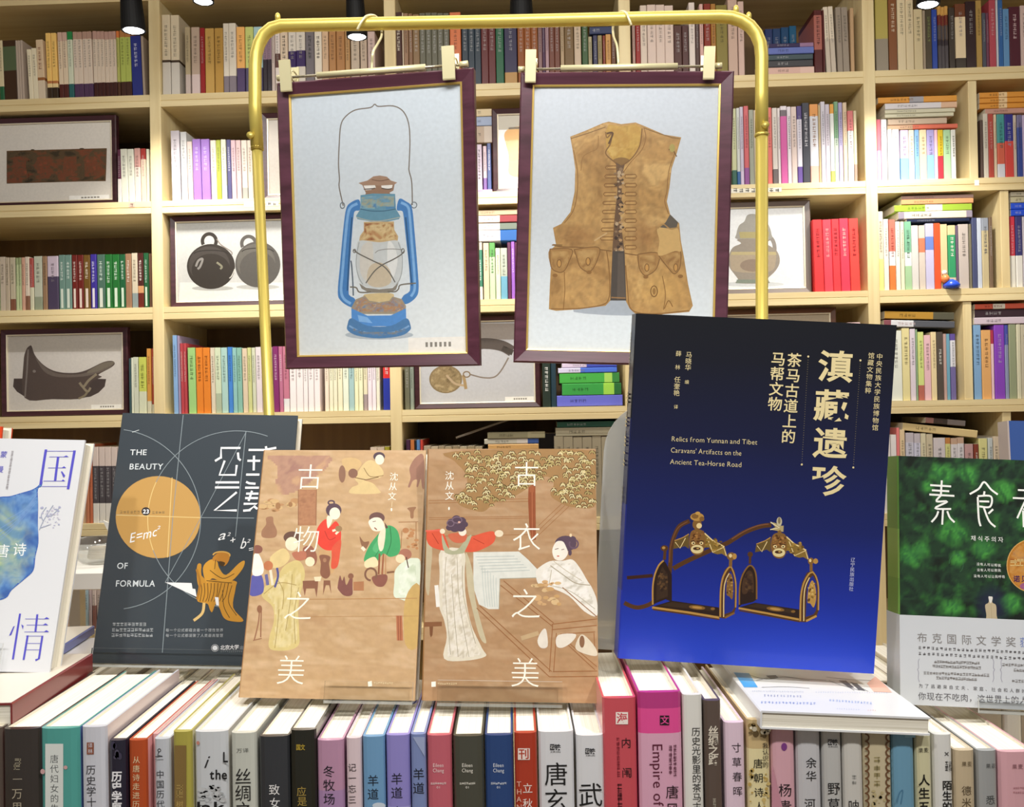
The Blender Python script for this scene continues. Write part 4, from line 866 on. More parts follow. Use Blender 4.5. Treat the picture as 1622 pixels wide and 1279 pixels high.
def art_vest(p):
    w, h = WV, HV
    p.grad(-w / 2 + .024, w / 2 - .024, [(0.024, hexlin('DFE7ED')), (h - 0.024, hexlin('C4CBD5'))])
    p.crop(810, 170, 3.0441)
    O = [(283, 135), (360, 105), (440, 70), (470, 62), (530, 74), (600, 66), (640, 82), (740, 125), (822, 138), (800, 215), (775, 290), (765, 380), (752, 450), (768, 512), (812, 555), (820, 640), (835, 720), (855, 850), (878, 955), (860, 985), (700, 1000), (600, 995), (572, 970), (552, 930), (478, 930), (455, 955), (330, 972), (215, 980), (180, 972), (185, 850), (190, 770), (182, 690), (215, 660), (200, 577), (240, 558), (285, 500), (305, 400), (308, 290), (295, 200)]
    p.poly([(420, 930), (600, 930), (620, 1000), (300, 985)], 'A9B2BE', True)
    p.poly(O, 'AE8850')
    base = tones(['A07A46', 'B58E56', 'AC8650', 'C09A60', 'B08A54', 'CAA66C'], 150, 150, 0.4, 1.0, 1.7); fine = tones(['8E8E8E', 'A6A6A6', 'B4B4B4'], 26, 34, 5.2, 1.0, 1.8)
    dn = hexlin('94683A'); gd = hexlin('C8A05C')
    def leather(x, y):
        c = base(x, y); k = fine(x, y)[0] / 0.36
        d = max(0.0, 1 - math.hypot((x - 640) / 110, (y - 620) / 110)) * 0.7 + max(0.0, 1 - math.hypot((x - 330) / 140, (y - 610) / 70)) * 0.6
        g_ = max(0.0, 1 - math.hypot((x - 720) / 170, (y - 870) / 130)) * 0.7
        c = tuple(a_ + (b_ - a_) * d for a_, b_ in zip(c, dn)); c = tuple(a_ + (b_ - a_) * g_ for a_, b_ in zip(c, gd))
        return tuple(v * (0.45 + 0.55 * k) for v in c)
    p.field(O, leather, 8)
    N = [(455, 112), (470, 75), (530, 84), (600, 75), (632, 95), (618, 180), (580, 240), (530, 268), (490, 250), (460, 200)]
    p.poly(N, 'BC9648'); p.field(N, tones(['A8843C', 'C4A052', 'B48C42', 'CCAA60'], 60, 60, 3.3, 1.0, 1.6), 8); p.poly([(490, 250), (530, 235), (570, 248), (530, 275)], '8A6838', True)
    p.line([(455, 112), (462, 140), (485, 120), (478, 170), (455, 215), (495, 255), (528, 275), (580, 242), (620, 180), (632, 95)], 6, '7E5A2E', True)
    p.poly([(505, 258), (530, 275), (548, 270), (530, 340), (535, 420), (525, 500), (535, 600), (548, 700), (555, 930), (478, 930), (487, 700), (495, 560), (512, 400)], '6A5038')
    p.mottle((500, 280, 540, 690), ['3E2C20', '8A7054', 'B8A080', '54402C'], 60, 4, 10, 1.0)
    p.poly([(490, 690), (545, 690), (555, 930), (478, 930)], '4A423C'); p.poly([(515, 700), (540, 700), (552, 920), (510, 925)], '5A5048'); p.line([(482, 915), (552, 918)], 6, '9A7448')
    dk = '80592C'
    for k in range(10):
        y = 285 + k * 43
        x0, x1 = 462 - k * 3.0, 512 - k * 2.2
        if k < 9:
            p.line([(x0 - 3, y - 8), (x1, y - 9), (x1 + 2, y + 7), (x0 - 3, y + 8), (x0 - 8, y), (x0 - 3, y - 8)], 4, dk)
            p.line([(x0 + 4, y), (x1 - 6, y)], 3, 'CCA468')
        if k > 0:
            p.line([(552, y - 9), (600, y - 10), (606, y), (600, y + 8), (552, y + 8), (548, y), (552, y - 9)], 4, dk); p.line([(556, y), (596, y - 1)], 3, 'CCA468')
            p.ell(527, y + 8, 9, 7, 'B49064', 10)
    p.line([(285, 145), (370, 118), (455, 88)], 4, '7C5C34'); p.line([(640, 92), (700, 115), (780, 140), (815, 145)], 4, '7C5C34')
    p.line([(300, 200), (318, 300), (318, 400), (300, 490), (255, 555)], 4, '8E6636', True); p.line([(790, 215), (762, 300), (752, 400), (742, 450), (760, 510)], 4, '8E6636', True)
    p.line([(420, 130), (415, 190), (380, 210), (345, 235), (335, 300)], 4, '96703E', True); p.line([(640, 90), (650, 140), (630, 200), (580, 255), (540, 310)], 4, '8E6636', True)
    p.line([(195, 660), (250, 670), (330, 672), (485, 690)], 5, '7C582E', True); p.line([(545, 700), (620, 710), (700, 700)], 5, '7C582E', True)
    for F_ in ([(185, 680), (290, 682), (278, 740), (255, 785), (225, 792), (190, 765)], [(303, 682), (420, 672), (414, 735), (385, 785), (360, 788), (330, 765), (315, 720)], [(612, 705), (710, 700), (704, 770), (665, 805), (640, 805), (618, 770)], [(712, 712), (800, 690), (820, 700), (815, 770), (790, 800), (765, 780)]):
        p.poly(F_, 'A67E48', True); p.field([(a_ * 0.94 + sum(q[0] for q in F_) / len(F_) * 0.06, b_ * 0.94 + sum(q[1] for q in F_) / len(F_) * 0.06) for a_, b_ in F_], tones(['946C3C', 'AE8850', 'BC9860'], 40, 40, F_[0][0], 1.0, 1.8), 7); p.line(F_ + [F_[0]], 4, '7A562C', True)
    for x, y in ((230, 750), (370, 740), (655, 770), (795, 770)): p.ell(x, y, 10, 18, 'C09250', 10); p.ring(x, y, 10, 18, 4, '7A562C')
    for x, y in ((375, 793), (650, 815), (210, 808), (818, 812)): p.ell(x, y, 13, 9, '8C6432', 10)
    p.poly([(708, 578), (800, 575), (815, 640), (820, 690), (790, 690), (712, 712), (716, 640)], 'CBA86C', True); p.poly([(718, 575), (745, 552), (768, 512), (806, 550), (800, 575), (760, 580)], '5E564C')
    p.line([(708, 580), (735, 560), (768, 582), (805, 575)], 6, 'A88450', True)
    p.line([(460, 690), (470, 760), (476, 860), (470, 920), (440, 950), (330, 968), (190, 970)], 5, '8A6230', True); p.line([(552, 760), (562, 880), (572, 960), (610, 988), (700, 994), (860, 978)], 5, '8A6230', True)
    p.line([(255, 790), (258, 880), (250, 975)], 4, '8A6230'); p.line([(735, 975), (745, 900), (730, 810)], 4, '8A6230', True); p.ring(690, 885, 16, 26, 5, '7A5628'); p.ell(690, 885, 8, 16, '96703A')
    p.line([(740, 970), (760, 930), (780, 960)], 5, '8A6230', True); p.line([(200, 660), (245, 662)], 8, '8A6838'); p.line([(762, 200), (775, 190), (800, 232)], 5, '6E5028', True); p.ell(778, 190, 14, 20, 'A89A58'); p.line([(460, 120), (490, 118), (470, 170)], 9, '5E4020', True)
    p.line([(400, 640), (440, 615), (462, 602)], 7, 'C8A878')

PL = picture(ML, WL, HL, 0.0235, 'maroon framed picture of a rusty blue oil lantern hanging from the rack', art_lantern, 'C9D2DA', GILT, MAROON, 'framed pictures hanging on the rack', True, (0.66, 0.995), cat='picture frame')
PV = picture(MV, WV, HV, 0.0235, 'maroon framed picture of a tan leather vest hanging from the rack', art_vest, 'C6CED6', GILT, MAROON, 'framed pictures hanging on the rack', False)

def hanger(M, w, h, rod, clips, tubex, knobs, hook, label):
    """pixel positions, all on the plane of the picture it carries"""
    pl = Print(M, 0); B = M
    def L(px, py): return pl.loc(px, py)
    mid = L(*rod[1]); root = empty('clip_hanger', M @ Matrix.Translation((mid[0], mid[1], -0.008))); bpy.context.view_layer.update()
    tag(root, label, 'hanger', 'clip hangers on the rack bar')
    zc = -0.008
    a, e = L(*rod[0]), L(*rod[2]); b = MB(M); b.tube([(a[0], a[1], zc), (e[0], e[1], zc)], 0.0026, 10); b.build('rod', STEEL, root, True)
    a, e = L(*tubex[0]), L(*tubex[1]); b = MB(M); b.tube([(a[0], a[1], zc), (e[0], e[1], zc)], 0.0062, 14); b.build('sleeve', CHAMP, root, True)
    for k in knobs:
        a, e = L(*k[0]), L(*k[1]); b = MB(M); b.tube([(a[0], a[1], zc), (e[0], e[1], zc)], 0.0058, 14); b.build('end_cap', CHAMP, root, True)
    for x0, x1, y0, y1 in clips:
        a = L(x0, y1); e = L(x1, y0); xm = (a[0] + e[0]) / 2; hw = (e[0] - a[0]) / 2
        c = empty('clip', M @ Matrix.Translation((xm, a[1], 0.0))); c.parent = root; c.matrix_parent_inverse = root.matrix_world.inverted(); bpy.context.view_layer.update()
        b = MB(M); b.prism([(a[1], 0.0045), (e[1] + 0.0, 0.010), (e[1], 0.014), (a[1] + 0.002, 0.0085), (a[1], 0.0075)], xm - hw, xm + hw, 'yz'); b.build('front_jaw', CHAMP, c)
        b = MB(M); b.prism([(a[1] + 0.006, -0.0245), (e[1], -0.028), (e[1], -0.031), (a[1] + 0.006, -0.0275)], xm - hw, xm + hw, 'yz'); b.build('rear_jaw', CHAMP, c)
        yy = L((x0 + x1) / 2, (y0 + y1) / 2 - 6)[1]; b = MB(M); b.tube([(xm + hw * 0.9, yy + 0.010 * math.sin(t) - 0.004, zc + 0.016 * math.cos(t)) for t in [k * math.pi / 6 for k in range(13)]], 0.0016, 8); b.build('spring', CHAMP, c, True)
    b = MB(); b.tube(catmull(hook, False, 6), 0.0025, 12); b.build('hook', CHAMP, root, True)

def rodpoint(M, px, py):
    p = Print(M, 0).loc(px, py); return M @ Vector((p[0], p[1], -0.008))
def bar_y(px): return 40.5 - (px - 446) * 14 / 694
bv = RV
H1 = [rodpoint(ML, 586.5, 116), rodpoint(ML, 587, 98), rodpoint(ML, 589, 80), P3(598, 70, bv - 0.02), P3(604, 58, bv + 0.0), P3(604, 46, bv + 0.018), P3(600, 32, bv + 0.017), P3(592, 24.5, bv + 0.003), P3(580, 26, bv - 0.014), P3(572, 36, bv - 0.0185), P3(566, 47, bv - 0.017)]
H2 = [rodpoint(MV, 980, 104), rodpoint(MV, 979.5, 90), P3(977, 72, bv - 0.02), P3(972, 58, bv + 0.0), P3(971, 42, bv + 0.018), P3(976, 26, bv + 0.017), P3(984, 18.5, bv + 0.003), P3(992, 21, bv - 0.014), P3(996, 30, bv - 0.0185), P3(1000, 40, bv - 0.017)]
hanger(ML, WL, HL, [(440, 121.5), (586, 113), (738, 99.5)], [(447.5, 463.5, 98, 147.5), (703, 721.5, 76, 129)], [(500, 117.5), (672, 104.5)], [((436.5, 122), (446, 121)), ((727, 100.5), (740, 98.5))], H1, 'champagne clip hanger holding the lantern picture')
hanger(MV, WV, HV, [(824, 107.5), (980, 103.5), (1142, 102)], [(832, 850, 83, 133), (1112.5, 1131.5, 78, 128)], [(888, 106), (1074, 102.5)], [((820.5, 107.5), (830, 107.5)), ((1134, 102), (1144.5, 101.5))], H2, 'champagne clip hanger holding the leather vest picture')

# ---------------------------------------------------------------- white side table with a glass bowl, seen between the display books
def aisle_table():
    y0 = 2.0; zt = at_y(130, 908, y0).z; x0 = at_y(60, 908, y0).x - 0.1; x1 = at_y(330, 908, y0).x
    root = empty('side_table', Matrix.Translation(((x0 + x1) / 2, y0 + 0.17, 0))); bpy.context.view_layer.update()
    tag(root, 'white side table carrying a glass bowl beyond the display books', 'table')
    b = MB(); b.box(x0, x1, y0, y0 + 0.34, zt - 0.042, zt, ch=0.002); b.build('table_top', WHITE, root)
    for x in (x0 + 0.03, x1 - 0.03):
        for y in (y0 + 0.03, y0 + 0.31):
            b = MB(); b.box(x - 0.015, x + 0.015, y - 0.015, y + 0.015, 0, zt - 0.042); b.build('leg', WHITE, root)
    c = at_z(150, 893, zt); bx, by = c.x + 0.01, y0 + 0.14
    q = MB(); q.lathe([(0.03, 0.0005), (0.045, 0.002), (0.075, 0.03), (0.088, 0.06), (0.085, 0.06), (0.072, 0.031), (0.043, 0.005), (0.002, 0.004)], (bx, by, zt), 28)
    o = q.build('glass_bowl', clear('bowl_glass', (0.99, 0.995, 0.995), 0.03, 0.06, 0.5), smooth=True, M=Matrix.Translation((bx, by, zt))); tag(o, 'clear glass bowl on the white side table', 'bowl')
    q = MB(); pts = []
    for k in range(60):
        t = k * 0.42; r = 0.030 - 0.0001 * k; pts.append((bx + 0.008 + r * math.cos(t), by - 0.01 + r * math.sin(t) * 0.8, zt + 0.016 + k * 0.0004))
    q.tube(pts, 0.0075, 8); o = q.build('rope_coil', simple('dry_rope', 'A89C84', 0.9), smooth=True, M=Matrix.Translation((bx, by, zt))); tag(o, 'coil of dry beige rope inside the glass bowl', 'rope')
    q = MB(); P = [(-0.04, 0.098), (-0.028, 0.1), (-0.012, 0.093), (0.01, 0.085), (0.06, 0.084)]
    q.prism([(bx + a, zt + z) for a, z in P] + [(bx + a, zt + z - (0.004 if i < 2 else 0.03)) for i, (a, z) in reversed(list(enumerate(P)))], by + 0.07, by + 0.074, 'xz')
    q.box(bx + 0.04, bx + 0.055, by + 0.071, by + 0.0735, zt, zt + 0.06)
    o = q.build('display_card', WHITE, M=Matrix.Translation((bx, by + 0.07, zt))); tag(o, 'white shaped card standing behind the glass bowl', 'card')
aisle_table()

# ---------------------------------------------------------------- the table of books
TZ = 0.922; YF = 0.68
def display_table():
    root = empty('display_table', Matrix.Translation((0.15, 1.0, 0))); bpy.context.view_layer.update(); tag(root, 'light wood display table under the front rows of books', 'table')
    b = MB(); b.box(-0.95, 1.05, 0.655, 1.3, TZ - 0.035, TZ, ch=0.002); b.build('table_top', OAK_H, root)
    for x in (-0.9, 1.0):
        for y in (0.70, 1.25):
            b = MB(); b.box(x - 0.03, x + 0.03, y - 0.03, y + 0.03, 0, TZ - 0.035); b.build('leg', OAK_V, root)
display_table()

def table_book(x0, x1, y, ztop, depth, cols, label, group, side=None, recess=0.002, letters=None, hard=True, side2=None, zb=None):
    """standing book: spine to the viewer. cols: [(fraction from top, colour)]"""
    zb = TZ + 0.0005 if zb is None else zb; h = ztop - zb; w = x1 - x0
    root = empty('book', Matrix.Translation(((x0 + x1) / 2, y, zb))); bpy.context.view_layer.update(); tag(root, label, 'book', group)
    T = Matrix.Translation((x0, y, zb)); t = 0.0018; bow = 0.0022 if w > 0.012 else 0.001
    prof_o = [(0, depth), (0, bow * 1.6), (w * 0.06, bow * 0.7), (w * 0.2, bow * 0.15), (w * 0.4, 0), (w * 0.6, 0), (w * 0.8, bow * 0.15), (w * 0.94, bow * 0.7), (w, bow * 1.6), (w, depth)]
    prof_i = [(w - t, depth), (w - t, bow * 1.6 + t), (t, bow * 1.6 + t), (t, depth)]
    lv = sorted({0.0, 1.0} | {1 - f for f, _ in cols}); no = len(prof_o); ni = len(prof_i); P = prof_o + prof_i; n = no + ni
    vs_, fs_, cs_ = [], [], []
    for l in lv: vs_ += [T @ Vector((a, b_, l * h)) for a, b_ in P]
    def colat(m):
        c = cols[0][1]
        for f, cc in cols:
            if f <= m: c = cc
        return hexlin(c)
    for k in range(len(lv) - 1):
        c = colat(1 - (lv[k] + lv[k + 1]) / 2)
        for i in range(n):
            j = (i + 1) % n; cc = c
            if side and i == 0: cc = hexlin(side)
            if (side2 or side) and i == no - 2: cc = hexlin(side2 or side)
            if i >= no: cc = hexlin('E8E2D2')
            fs_.append((k * n + i, k * n + j, k * n + n + j, k * n + n + i)); cs_.append(cc)
    m = len(lv) - 1
    for base, rev in ((0, True), (m * n, False)):
        c = colat(1.0 if rev else 0.0)
        strips = [(0, 1, no + 2, no + 3), (no - 2, no - 1, no, no + 1), tuple(range(1, no - 1)) + (no + 1, no + 2)]
        for s_ in strips:
            f = tuple(base + i for i in s_); fs_.append(tuple(reversed(f)) if not rev else f); cs_.append(c)
    obj('cover', vs_, fs_, M_GLOSS, root, cs_)
    b = MB(T); b.box(t, w - t, bow * 1.6 + t, depth - 0.003, 0.002, h - recess); b.build('page_block', PG_X, root)
    if letters:
        p = Print(Matrix(((1, 0, 0, 0), (0, 0, -1, y), (0, 1, 0, 0), (0, 0, 0, 1))), 0.0003); letters(p)
        p.build('spine_lettering', M_INK, root)
    return root

def front_x(px): return at_y(px, 1170, YF).x
def front_z(px, py): return at_y(px, py, YF).z
S6 = (0, 1040, 3.862); S7 = (400, 1040, 2.896); S8 = (940, 1030, 2.378)

def L_(crop, fn):
    def g(p): p.crop(*crop); fn(p)
    return g
def boxed(p, x0, y0, x1, y1, c): p.poly([(x0, y0), (x1, y0), (x1, y1), (x0, y1)], c)
def mt_logo(x, y, s, c):
    def f(p):
        boxed(p, x - s * 1.3, y - s, x - s * 0.1, y + s * 0.6, c); p.char('石', x - s * 0.7, y - s * 0.2, s * 1.2, 'D8D8D8'); p.char('铁', x + s * 0.75, y - s * 0.2, s * 1.7, c, 0.02); p.text('XIRON', x - s * 1.2, y + s * 1.3, x + s * 1.5, y + s * 1.3, s * 0.45, c)
    return f
def ec(x, c):
    def f(p):
        p.text('Eileen', x - 25, 508, x + 25, 508, 17, c); p.text('Chang', x - 25, 532, x + 27, 532, 17, c); p.marks(x - 35, 583, x + 37, 583, 11, 7, c); p.text('01', x - 8, 606, x + 8, 606, 10, c)
    return f

GRP = 'books in the front row on the table'
def multi(*fs):
    def f(p):
        for q in fs: q(p)
    return f
FB = [
 # x0 x1 ytop colours label crop letters side
 (1.5, 61, 1156.5, [(0, '36302C')], 'black brown book at left end of front row, vertical gold title', S6, lambda p: (p.marks(115, 630, 100, 690, 44, 2, '8E8674'), p.char('一', 108, 752, 62, '9C9484'), p.char('万', 106, 840, 70, 'A89E8A'), p.char('里', 106, 925, 70, 'A89E8A')), 'B85058'),
 (61.8, 124, 1155, [(0, '4E9C94')], 'teal book with white title panel, second in the front row', S6, lambda p: (boxed(p, 278, 535, 388, 960, 'D5DAD6'), p.chars('唐代妇女的生', 333, 628, 335, 930, 54, '4A4E50'), p.ell(262, 705, 14, 16, 'C8A0A0'), p.ell(402, 680, 12, 12, 'C8A0A0')), '5A78B8'),
 (127, 167.5, 1152.5, [(0, 'C9CBD4')], 'pale grey book with brown seal above its title, beside the teal book', S6, lambda p: (boxed(p, 532, 527, 575, 600, '8A5440'), p.char('译', 553, 545, 30, 'C9CBD4'), p.char('林', 553, 580, 30, 'C9CBD4'), p.chars('历史学十', 556, 695, 560, 892, 62, '3A3A3E')), 'D8C8C8'),
 (170, 198.6, 1174.6, [(0, '232030')], 'narrow black book with blocky white title', S6, lambda p: (p.chars('历史学原', 715, 735, 715, 925, 66, 'E8E8EC', 0.03), p.mottle((690, 540, 740, 650), ['3E3A4E', '4A4658'], 8, 6, 16, 1.6))),
 (200.8, 230.6, 1174.5, [(0, 'B04A20')], 'brick orange book with small cream title left of a grey book', S6, lambda p: p.chars('从唐诗走进历', 835, 633, 833, 905, 46, 'E0C8A0'), 'E8A8A8'),
 (242, 268, 1172, [(0, 'BFC3CA')], 'light grey book with a small seated figure emblem', S6, lambda p: (p.ring(975, 575, 9, 9, 4, '2A2A2E'), p.line([(972, 585), (965, 605), (995, 612), (950, 614)], 5, '2A2A2E'), p.line([(945, 632), (1000, 632)], 3, '6A6A70'), p.chars('中国历代', 980, 722, 982, 905, 52, '3C3E44')), 'C8B8BC'),
 (272.4, 303, 1160, [(0, 'A9A048')], 'olive yellow book with darker brown title panel', S6, lambda p: (boxed(p, 1068, 545, 1140, 960, '80683A'), p.marks(1100, 790, 1100, 860, 46, 2, 'A08850'), p.char('树', 1100, 905, 46, 'B49858')), 'D8D4B0'),
 (306.8, 360, 1160, [(0, 'C9CDD1')], 'pale grey book with ink wash and black English letters', S6, lambda p: (p.char('i', 1268, 640, 110, '2C2C2E', 0, 1.0, 0, 0.4), p.text('L', 1362, 648, 1400, 648, 62, '1C1C1E', 0.02), p.text('the', 1285, 752, 1395, 752, 58, '1C1C1E', 0.02), p.ell(1212, 530, 9, 12, 'C08070'), p.mottle((1225, 790, 1370, 900), ['B4B6B8', 'A4A8AA', 'BEC2C4'], 40, 6, 26, 0.7), p.text('lak', 1200, 950, 1390, 950, 60, '1C1C1E', 0.02)), 'D8D4CC'),
 (364.6, 405, 1162, [(0, 'C3C6BC')], 'grey green book with large black brush title beside a charcoal book', S6, lambda p: (p.text('万译', 1445, 588, 1525, 585, 20, '6A6C68'), p.chars('丝绸之路', 1487, 735, 1490, 1040, 105, '1E1E1E'))),
 (408.6, 457, 1168, [(0, '34363A')], 'charcoal book with two white characters, left of a gold lettered black one', S7, lambda p: p.chars('致女儿', 100, 612, 105, 735, 52, 'E8E8E8')),
 (458, 500, 1158, [(0, '24241C')], 'near black book with gold emblem and gold title', S7, lambda p: (p.text('国文', 200, 428, 243, 428, 20, 'B09838', 0.02), p.chars('应是', 225, 620, 228, 665, 46, 'A89048'))),
 (501, 543.6, 1174, [(0, 'B88CA8'), (0.2, 'A886B0'), (0.36, '9478B8'), (0.5, '7C64C0')], 'purple book shading from mauve to violet, black title', S7, lambda p: p.chars('冬牧场', 350, 528, 352, 655, 56, '1E1A24')),
 (547, 572, 1170.5, [(0, 'DCC8CE')], 'narrow pale pink book with spaced black title', S7, lambda p: p.chars('记一忘三', 457, 510, 457, 658, 40, '3A3034')),
 (573.4, 609, 1168, [(0, '6E9CC4'), (0.45, '8CB0D0'), (0.6, '5C88B4')], 'sky blue book with two dark characters, left of a violet one', S7, lambda p: (p.chars('羊道', 553, 570, 553, 632, 54, '1E2430'), p.ell(580, 685, 30, 14, 'C8D4E0'))),
 (610.6, 648.8, 1166, [(0, '9088CC'), (0.28, 'A8A4D8'), (0.5, '8078C0')], 'violet blue book with two dark characters between two bluer books', S7, lambda p: p.chars('羊道·', 662, 562, 662, 690, 56, '1E1E2C')),
 (650, 674.6, 1164, [(0, '7C8CBC'), (0.3, '5A6488')], 'slate blue narrow book with two dark characters beside the rose book', S7, lambda p: (p.poly([(735, 370), (790, 370), (790, 460)], '9CA8CC'), p.chars('羊道', 762, 540, 762, 605, 56, '1A1C26'))),
 (675.8, 715.2, 1166, [(0, 'C0606E')], 'rose red book with small white English name', S7, ec(852, 'F0D8D8')),
 (717.7, 766, 1167, [(0, '48483E')], 'dark olive book with small white English name', S7, ec(985, 'E8E4D8')),
 (767.8, 812.8, 1166, [(0, '284478')], 'navy blue book with small white English name', S7, ec(1128, 'D8E0EC')),
 (814.4, 850.8, 1162.6, [(0, 'AC3A24')], 'brick red book with a square white seal, left of the large white book', S7, lambda p: (boxed(p, 1217, 422, 1272, 475, 'E8D8D0'), p.char('刊', 1245, 448, 50, 'AC3A24', 0.02), p.chars('立秋', 1262, 605, 1262, 675, 48, 'F0E4DC'), p.chars('THAN', 1222, 585, 1222, 690, 34, 'E0B8A8'))),
 (853, 909.2, 1161, [(0, 'D9DADE')], 'wide white book with two large black characters', S7, multi(mt_logo(1387, 420, 17, '2A2A2E'), lambda p: p.chars('唐玄', 1393, 540, 1393, 660, 112, '161618'))),
 (912.8, 956.4, 1166, [(0, 'D9DADE')], 'white book with one large black character beside the coral red book', S7, multi(mt_logo(1547, 438, 16, '2A2A2E'), lambda p: p.char('武', 1550, 635, 116, '161618'))),
 (955.5, 1009.4, 1107, [(0, 'C8505A')], 'tall coral red book with a white square seal', S8, lambda p: (boxed(p, 84, 234, 130, 280, 'F0E4DC'), p.char('海', 107, 257, 42, 'C8505A', 0.02), p.char('内', 123, 350, 40, '1E1618'), p.char('闱', 126, 462, 40, '1E1618'), p.marks(92, 330, 95, 480, 13, 12, '9A3440'), p.marks(98, 505, 100, 590, 20, 5, '5A2028')), 'E8A0A0'),
 (1012, 1081, 1097.5, [(0, 'B83A80'), (0.055, 'E04E94'), (0.14, 'D8A4BC')], 'tall magenta and pink book with a large English title', S8, lambda p: (boxed(p, 250, 247, 285, 283, '1E1A1E'), p.char('文', 268, 264, 32, 'E04E94', 0.02), vert_text(p, 'Empire of', 222, 352, 592, 38, '5A1E34'), p.chars('唐风', 297, 535, 297, 600, 52, '2A1820'), p.marks(290, 360, 290, 470, 13, 9, '5A2038'), p.marks(307, 355, 307, 475, 13, 9, '5A2038')), 'E05898'),
 (1083, 1114.6, 1101.5, [(0, 'DDDCD6')], 'ivory white tall book with a long black title, left of a taupe book', S8, lambda p: p.chars('历史光影里的茶马古', 386, 308, 390, 590, 35, '1C1C1C')),
 (1116.6, 1144.4, 1111, [(0, '5A4C44')], 'dark taupe book with cream title', S8, lambda p: (p.chars('丝绸之路', 451, 305, 452, 415, 40, 'D8D0C0', 0.02), p.marks(455, 560, 456, 592, 13, 3, 'B8B0A0'))),
 (1148, 1180.6, 1145.6, [(0, 'DCC4D4')], 'lilac pink book with four spaced black characters', S8, lambda p: p.chars('寸草春晖', 538, 368, 543, 532, 38, '3A3038')),
 (1184.4, 1221, 1141, [(0, 'C8B080'), (0.11, 'E0D4A4')], 'cream yellow book with flower pattern, corner of the flat white book above', S8, lambda p: (p.mottle((590, 280, 660, 325), ['6A5838', '8A7448', 'E0D8C0'], 24, 4, 12, 1.0), p.chars('我认识的', 648, 360, 648, 432, 24, '2A2620'), p.chars('唐朝诗人', 620, 428, 624, 590, 38, '1C1A18'), p.mottle((588, 440, 602, 590), ['B89C58'], 10, 3, 8, 1.0), p.mottle((640, 460, 664, 590), ['B89C58', 'C8B070'], 14, 3, 8, 1.0))),
 (1222.6, 1260.4, 1144, [(0, 'D8A8B4')], 'rose pink book with a violet flower emblem, under the flat white book', S8, lambda p: (p.ell(718, 365, 11, 15, '7A3C84'), p.chars('杨贵', 722, 528, 722, 590, 52, '241A20'), p.poly([(672, 430), (672, 592), (712, 592)], 'C48C9C')), 'D8B0B8'),
 (1263, 1301.8, 1147, [(0, 'C4C4C8')], 'light grey book with two black characters, right of the rose pink book', S8, lambda p: (p.chars('余华', 820, 425, 820, 475, 42, '161618'), p.char('河', 815, 580, 44, '161618'))),
 (1303.7, 1334.2, 1150, [(0, 'BCBCBA')], 'grey book with a small black emblem under the flat white book', S8, multi(mt_logo(900, 350, 13, '2A2A2E'), lambda p: p.chars('野草', 905, 522, 905, 582, 50, '1A1A1C'))),
 (1336, 1367.6, 1152, [(0, 'CCCAC4')], 'plain grey white book left of the scalloped cream one', S8, lambda p: (p.char('呐', 980, 585, 44, '1A1A1C'), p.marks(982, 470, 982, 510, 18, 2, 'A8A8A4'))),
 (1368.4, 1413.4, 1154, [(0, 'C8BC9C')], 'cream book edged with brown scallops', S8, lambda p: (p.marks(1068, 400, 1068, 520, 26, 4, 'A4986C'), p.mottle((1040, 530, 1100, 590), ['B8AA80'], 12, 4, 10, 1.0), *[p.ring(1022, 330 + 28 * k, 15, 14, 6, '6A4A30', -90, 90, 10) for k in range(10)], *[p.ring(1117, 330 + 28 * k, 15, 14, 6, '6A4A30', 90, 270, 10) for k in range(10)])),
 (1414.4, 1449.8, 1156, [(0, '6C9CB8')], 'blue book with faint script, right end under the flat white book', S8, lambda p: (p.line([(1142, 575), (1152, 540), (1165, 530), (1158, 580)], 4, '4C7C9C', True), boxed(p, 1172, 305, 1212, 330, '88B4CC'))),
 (1451.4, 1476.4, 1166.7, [(0, 'CFCBA6')], 'ivory yellow book with bold black title', S8, lambda p: (p.chars('果麦', 1232, 378, 1253, 377, 20, '4A463A'), p.chars('人生五', 1245, 490, 1245, 590, 44, '161614', 0.02))),
 (1479.4, 1510, 1164.6, [(0, 'D8D8D4')], 'white book with black title right of the ivory yellow book', S8, lambda p: (p.marks(1330, 420, 1330, 455, 13, 3, '3A3A3A'), p.marks(1344, 420, 1344, 455, 13, 3, '3A3A3A'), p.line([(1323, 385), (1337, 398)], 3, '4A4A4A'), p.line([(1337, 385), (1323, 398)], 3, '4A4A4A'), p.chars('陌生的', 1332, 510, 1332, 590, 38, '161616', 0.02))),
 (1512.7, 1545.6, 1190, [(0, 'BFAE90')], 'tan book with faint brown title, third from the right end', S8, lambda p: (p.chars('果麦', 1396, 430, 1417, 429, 20, '6A5C44'), p.chars('德米', 1405, 530, 1405, 575, 38, '5A4C38'))),
 (1549, 1580.4, 1190, [(0, '989A9A')], 'grey book second from the right end of the front row', S8, lambda p: (p.chars('果麦', 1487, 437, 1507, 436, 19, '5A5C5C'), p.chars('悉达', 1495, 565, 1495, 610, 36, '4A4C4C'))),
 (1583.4, 1641, 1192, [(0, 'D0A0A8')], 'dusty pink book at the right end of the front row', S8, lambda p: (p.chars('果麦', 1586, 440, 1608, 439, 20, '8A6068'), p.marks(1580, 520, 1622, 520, 8, 5, 'B07880'), p.marks(1580, 537, 1622, 537, 8, 5, 'B07880'))),
]
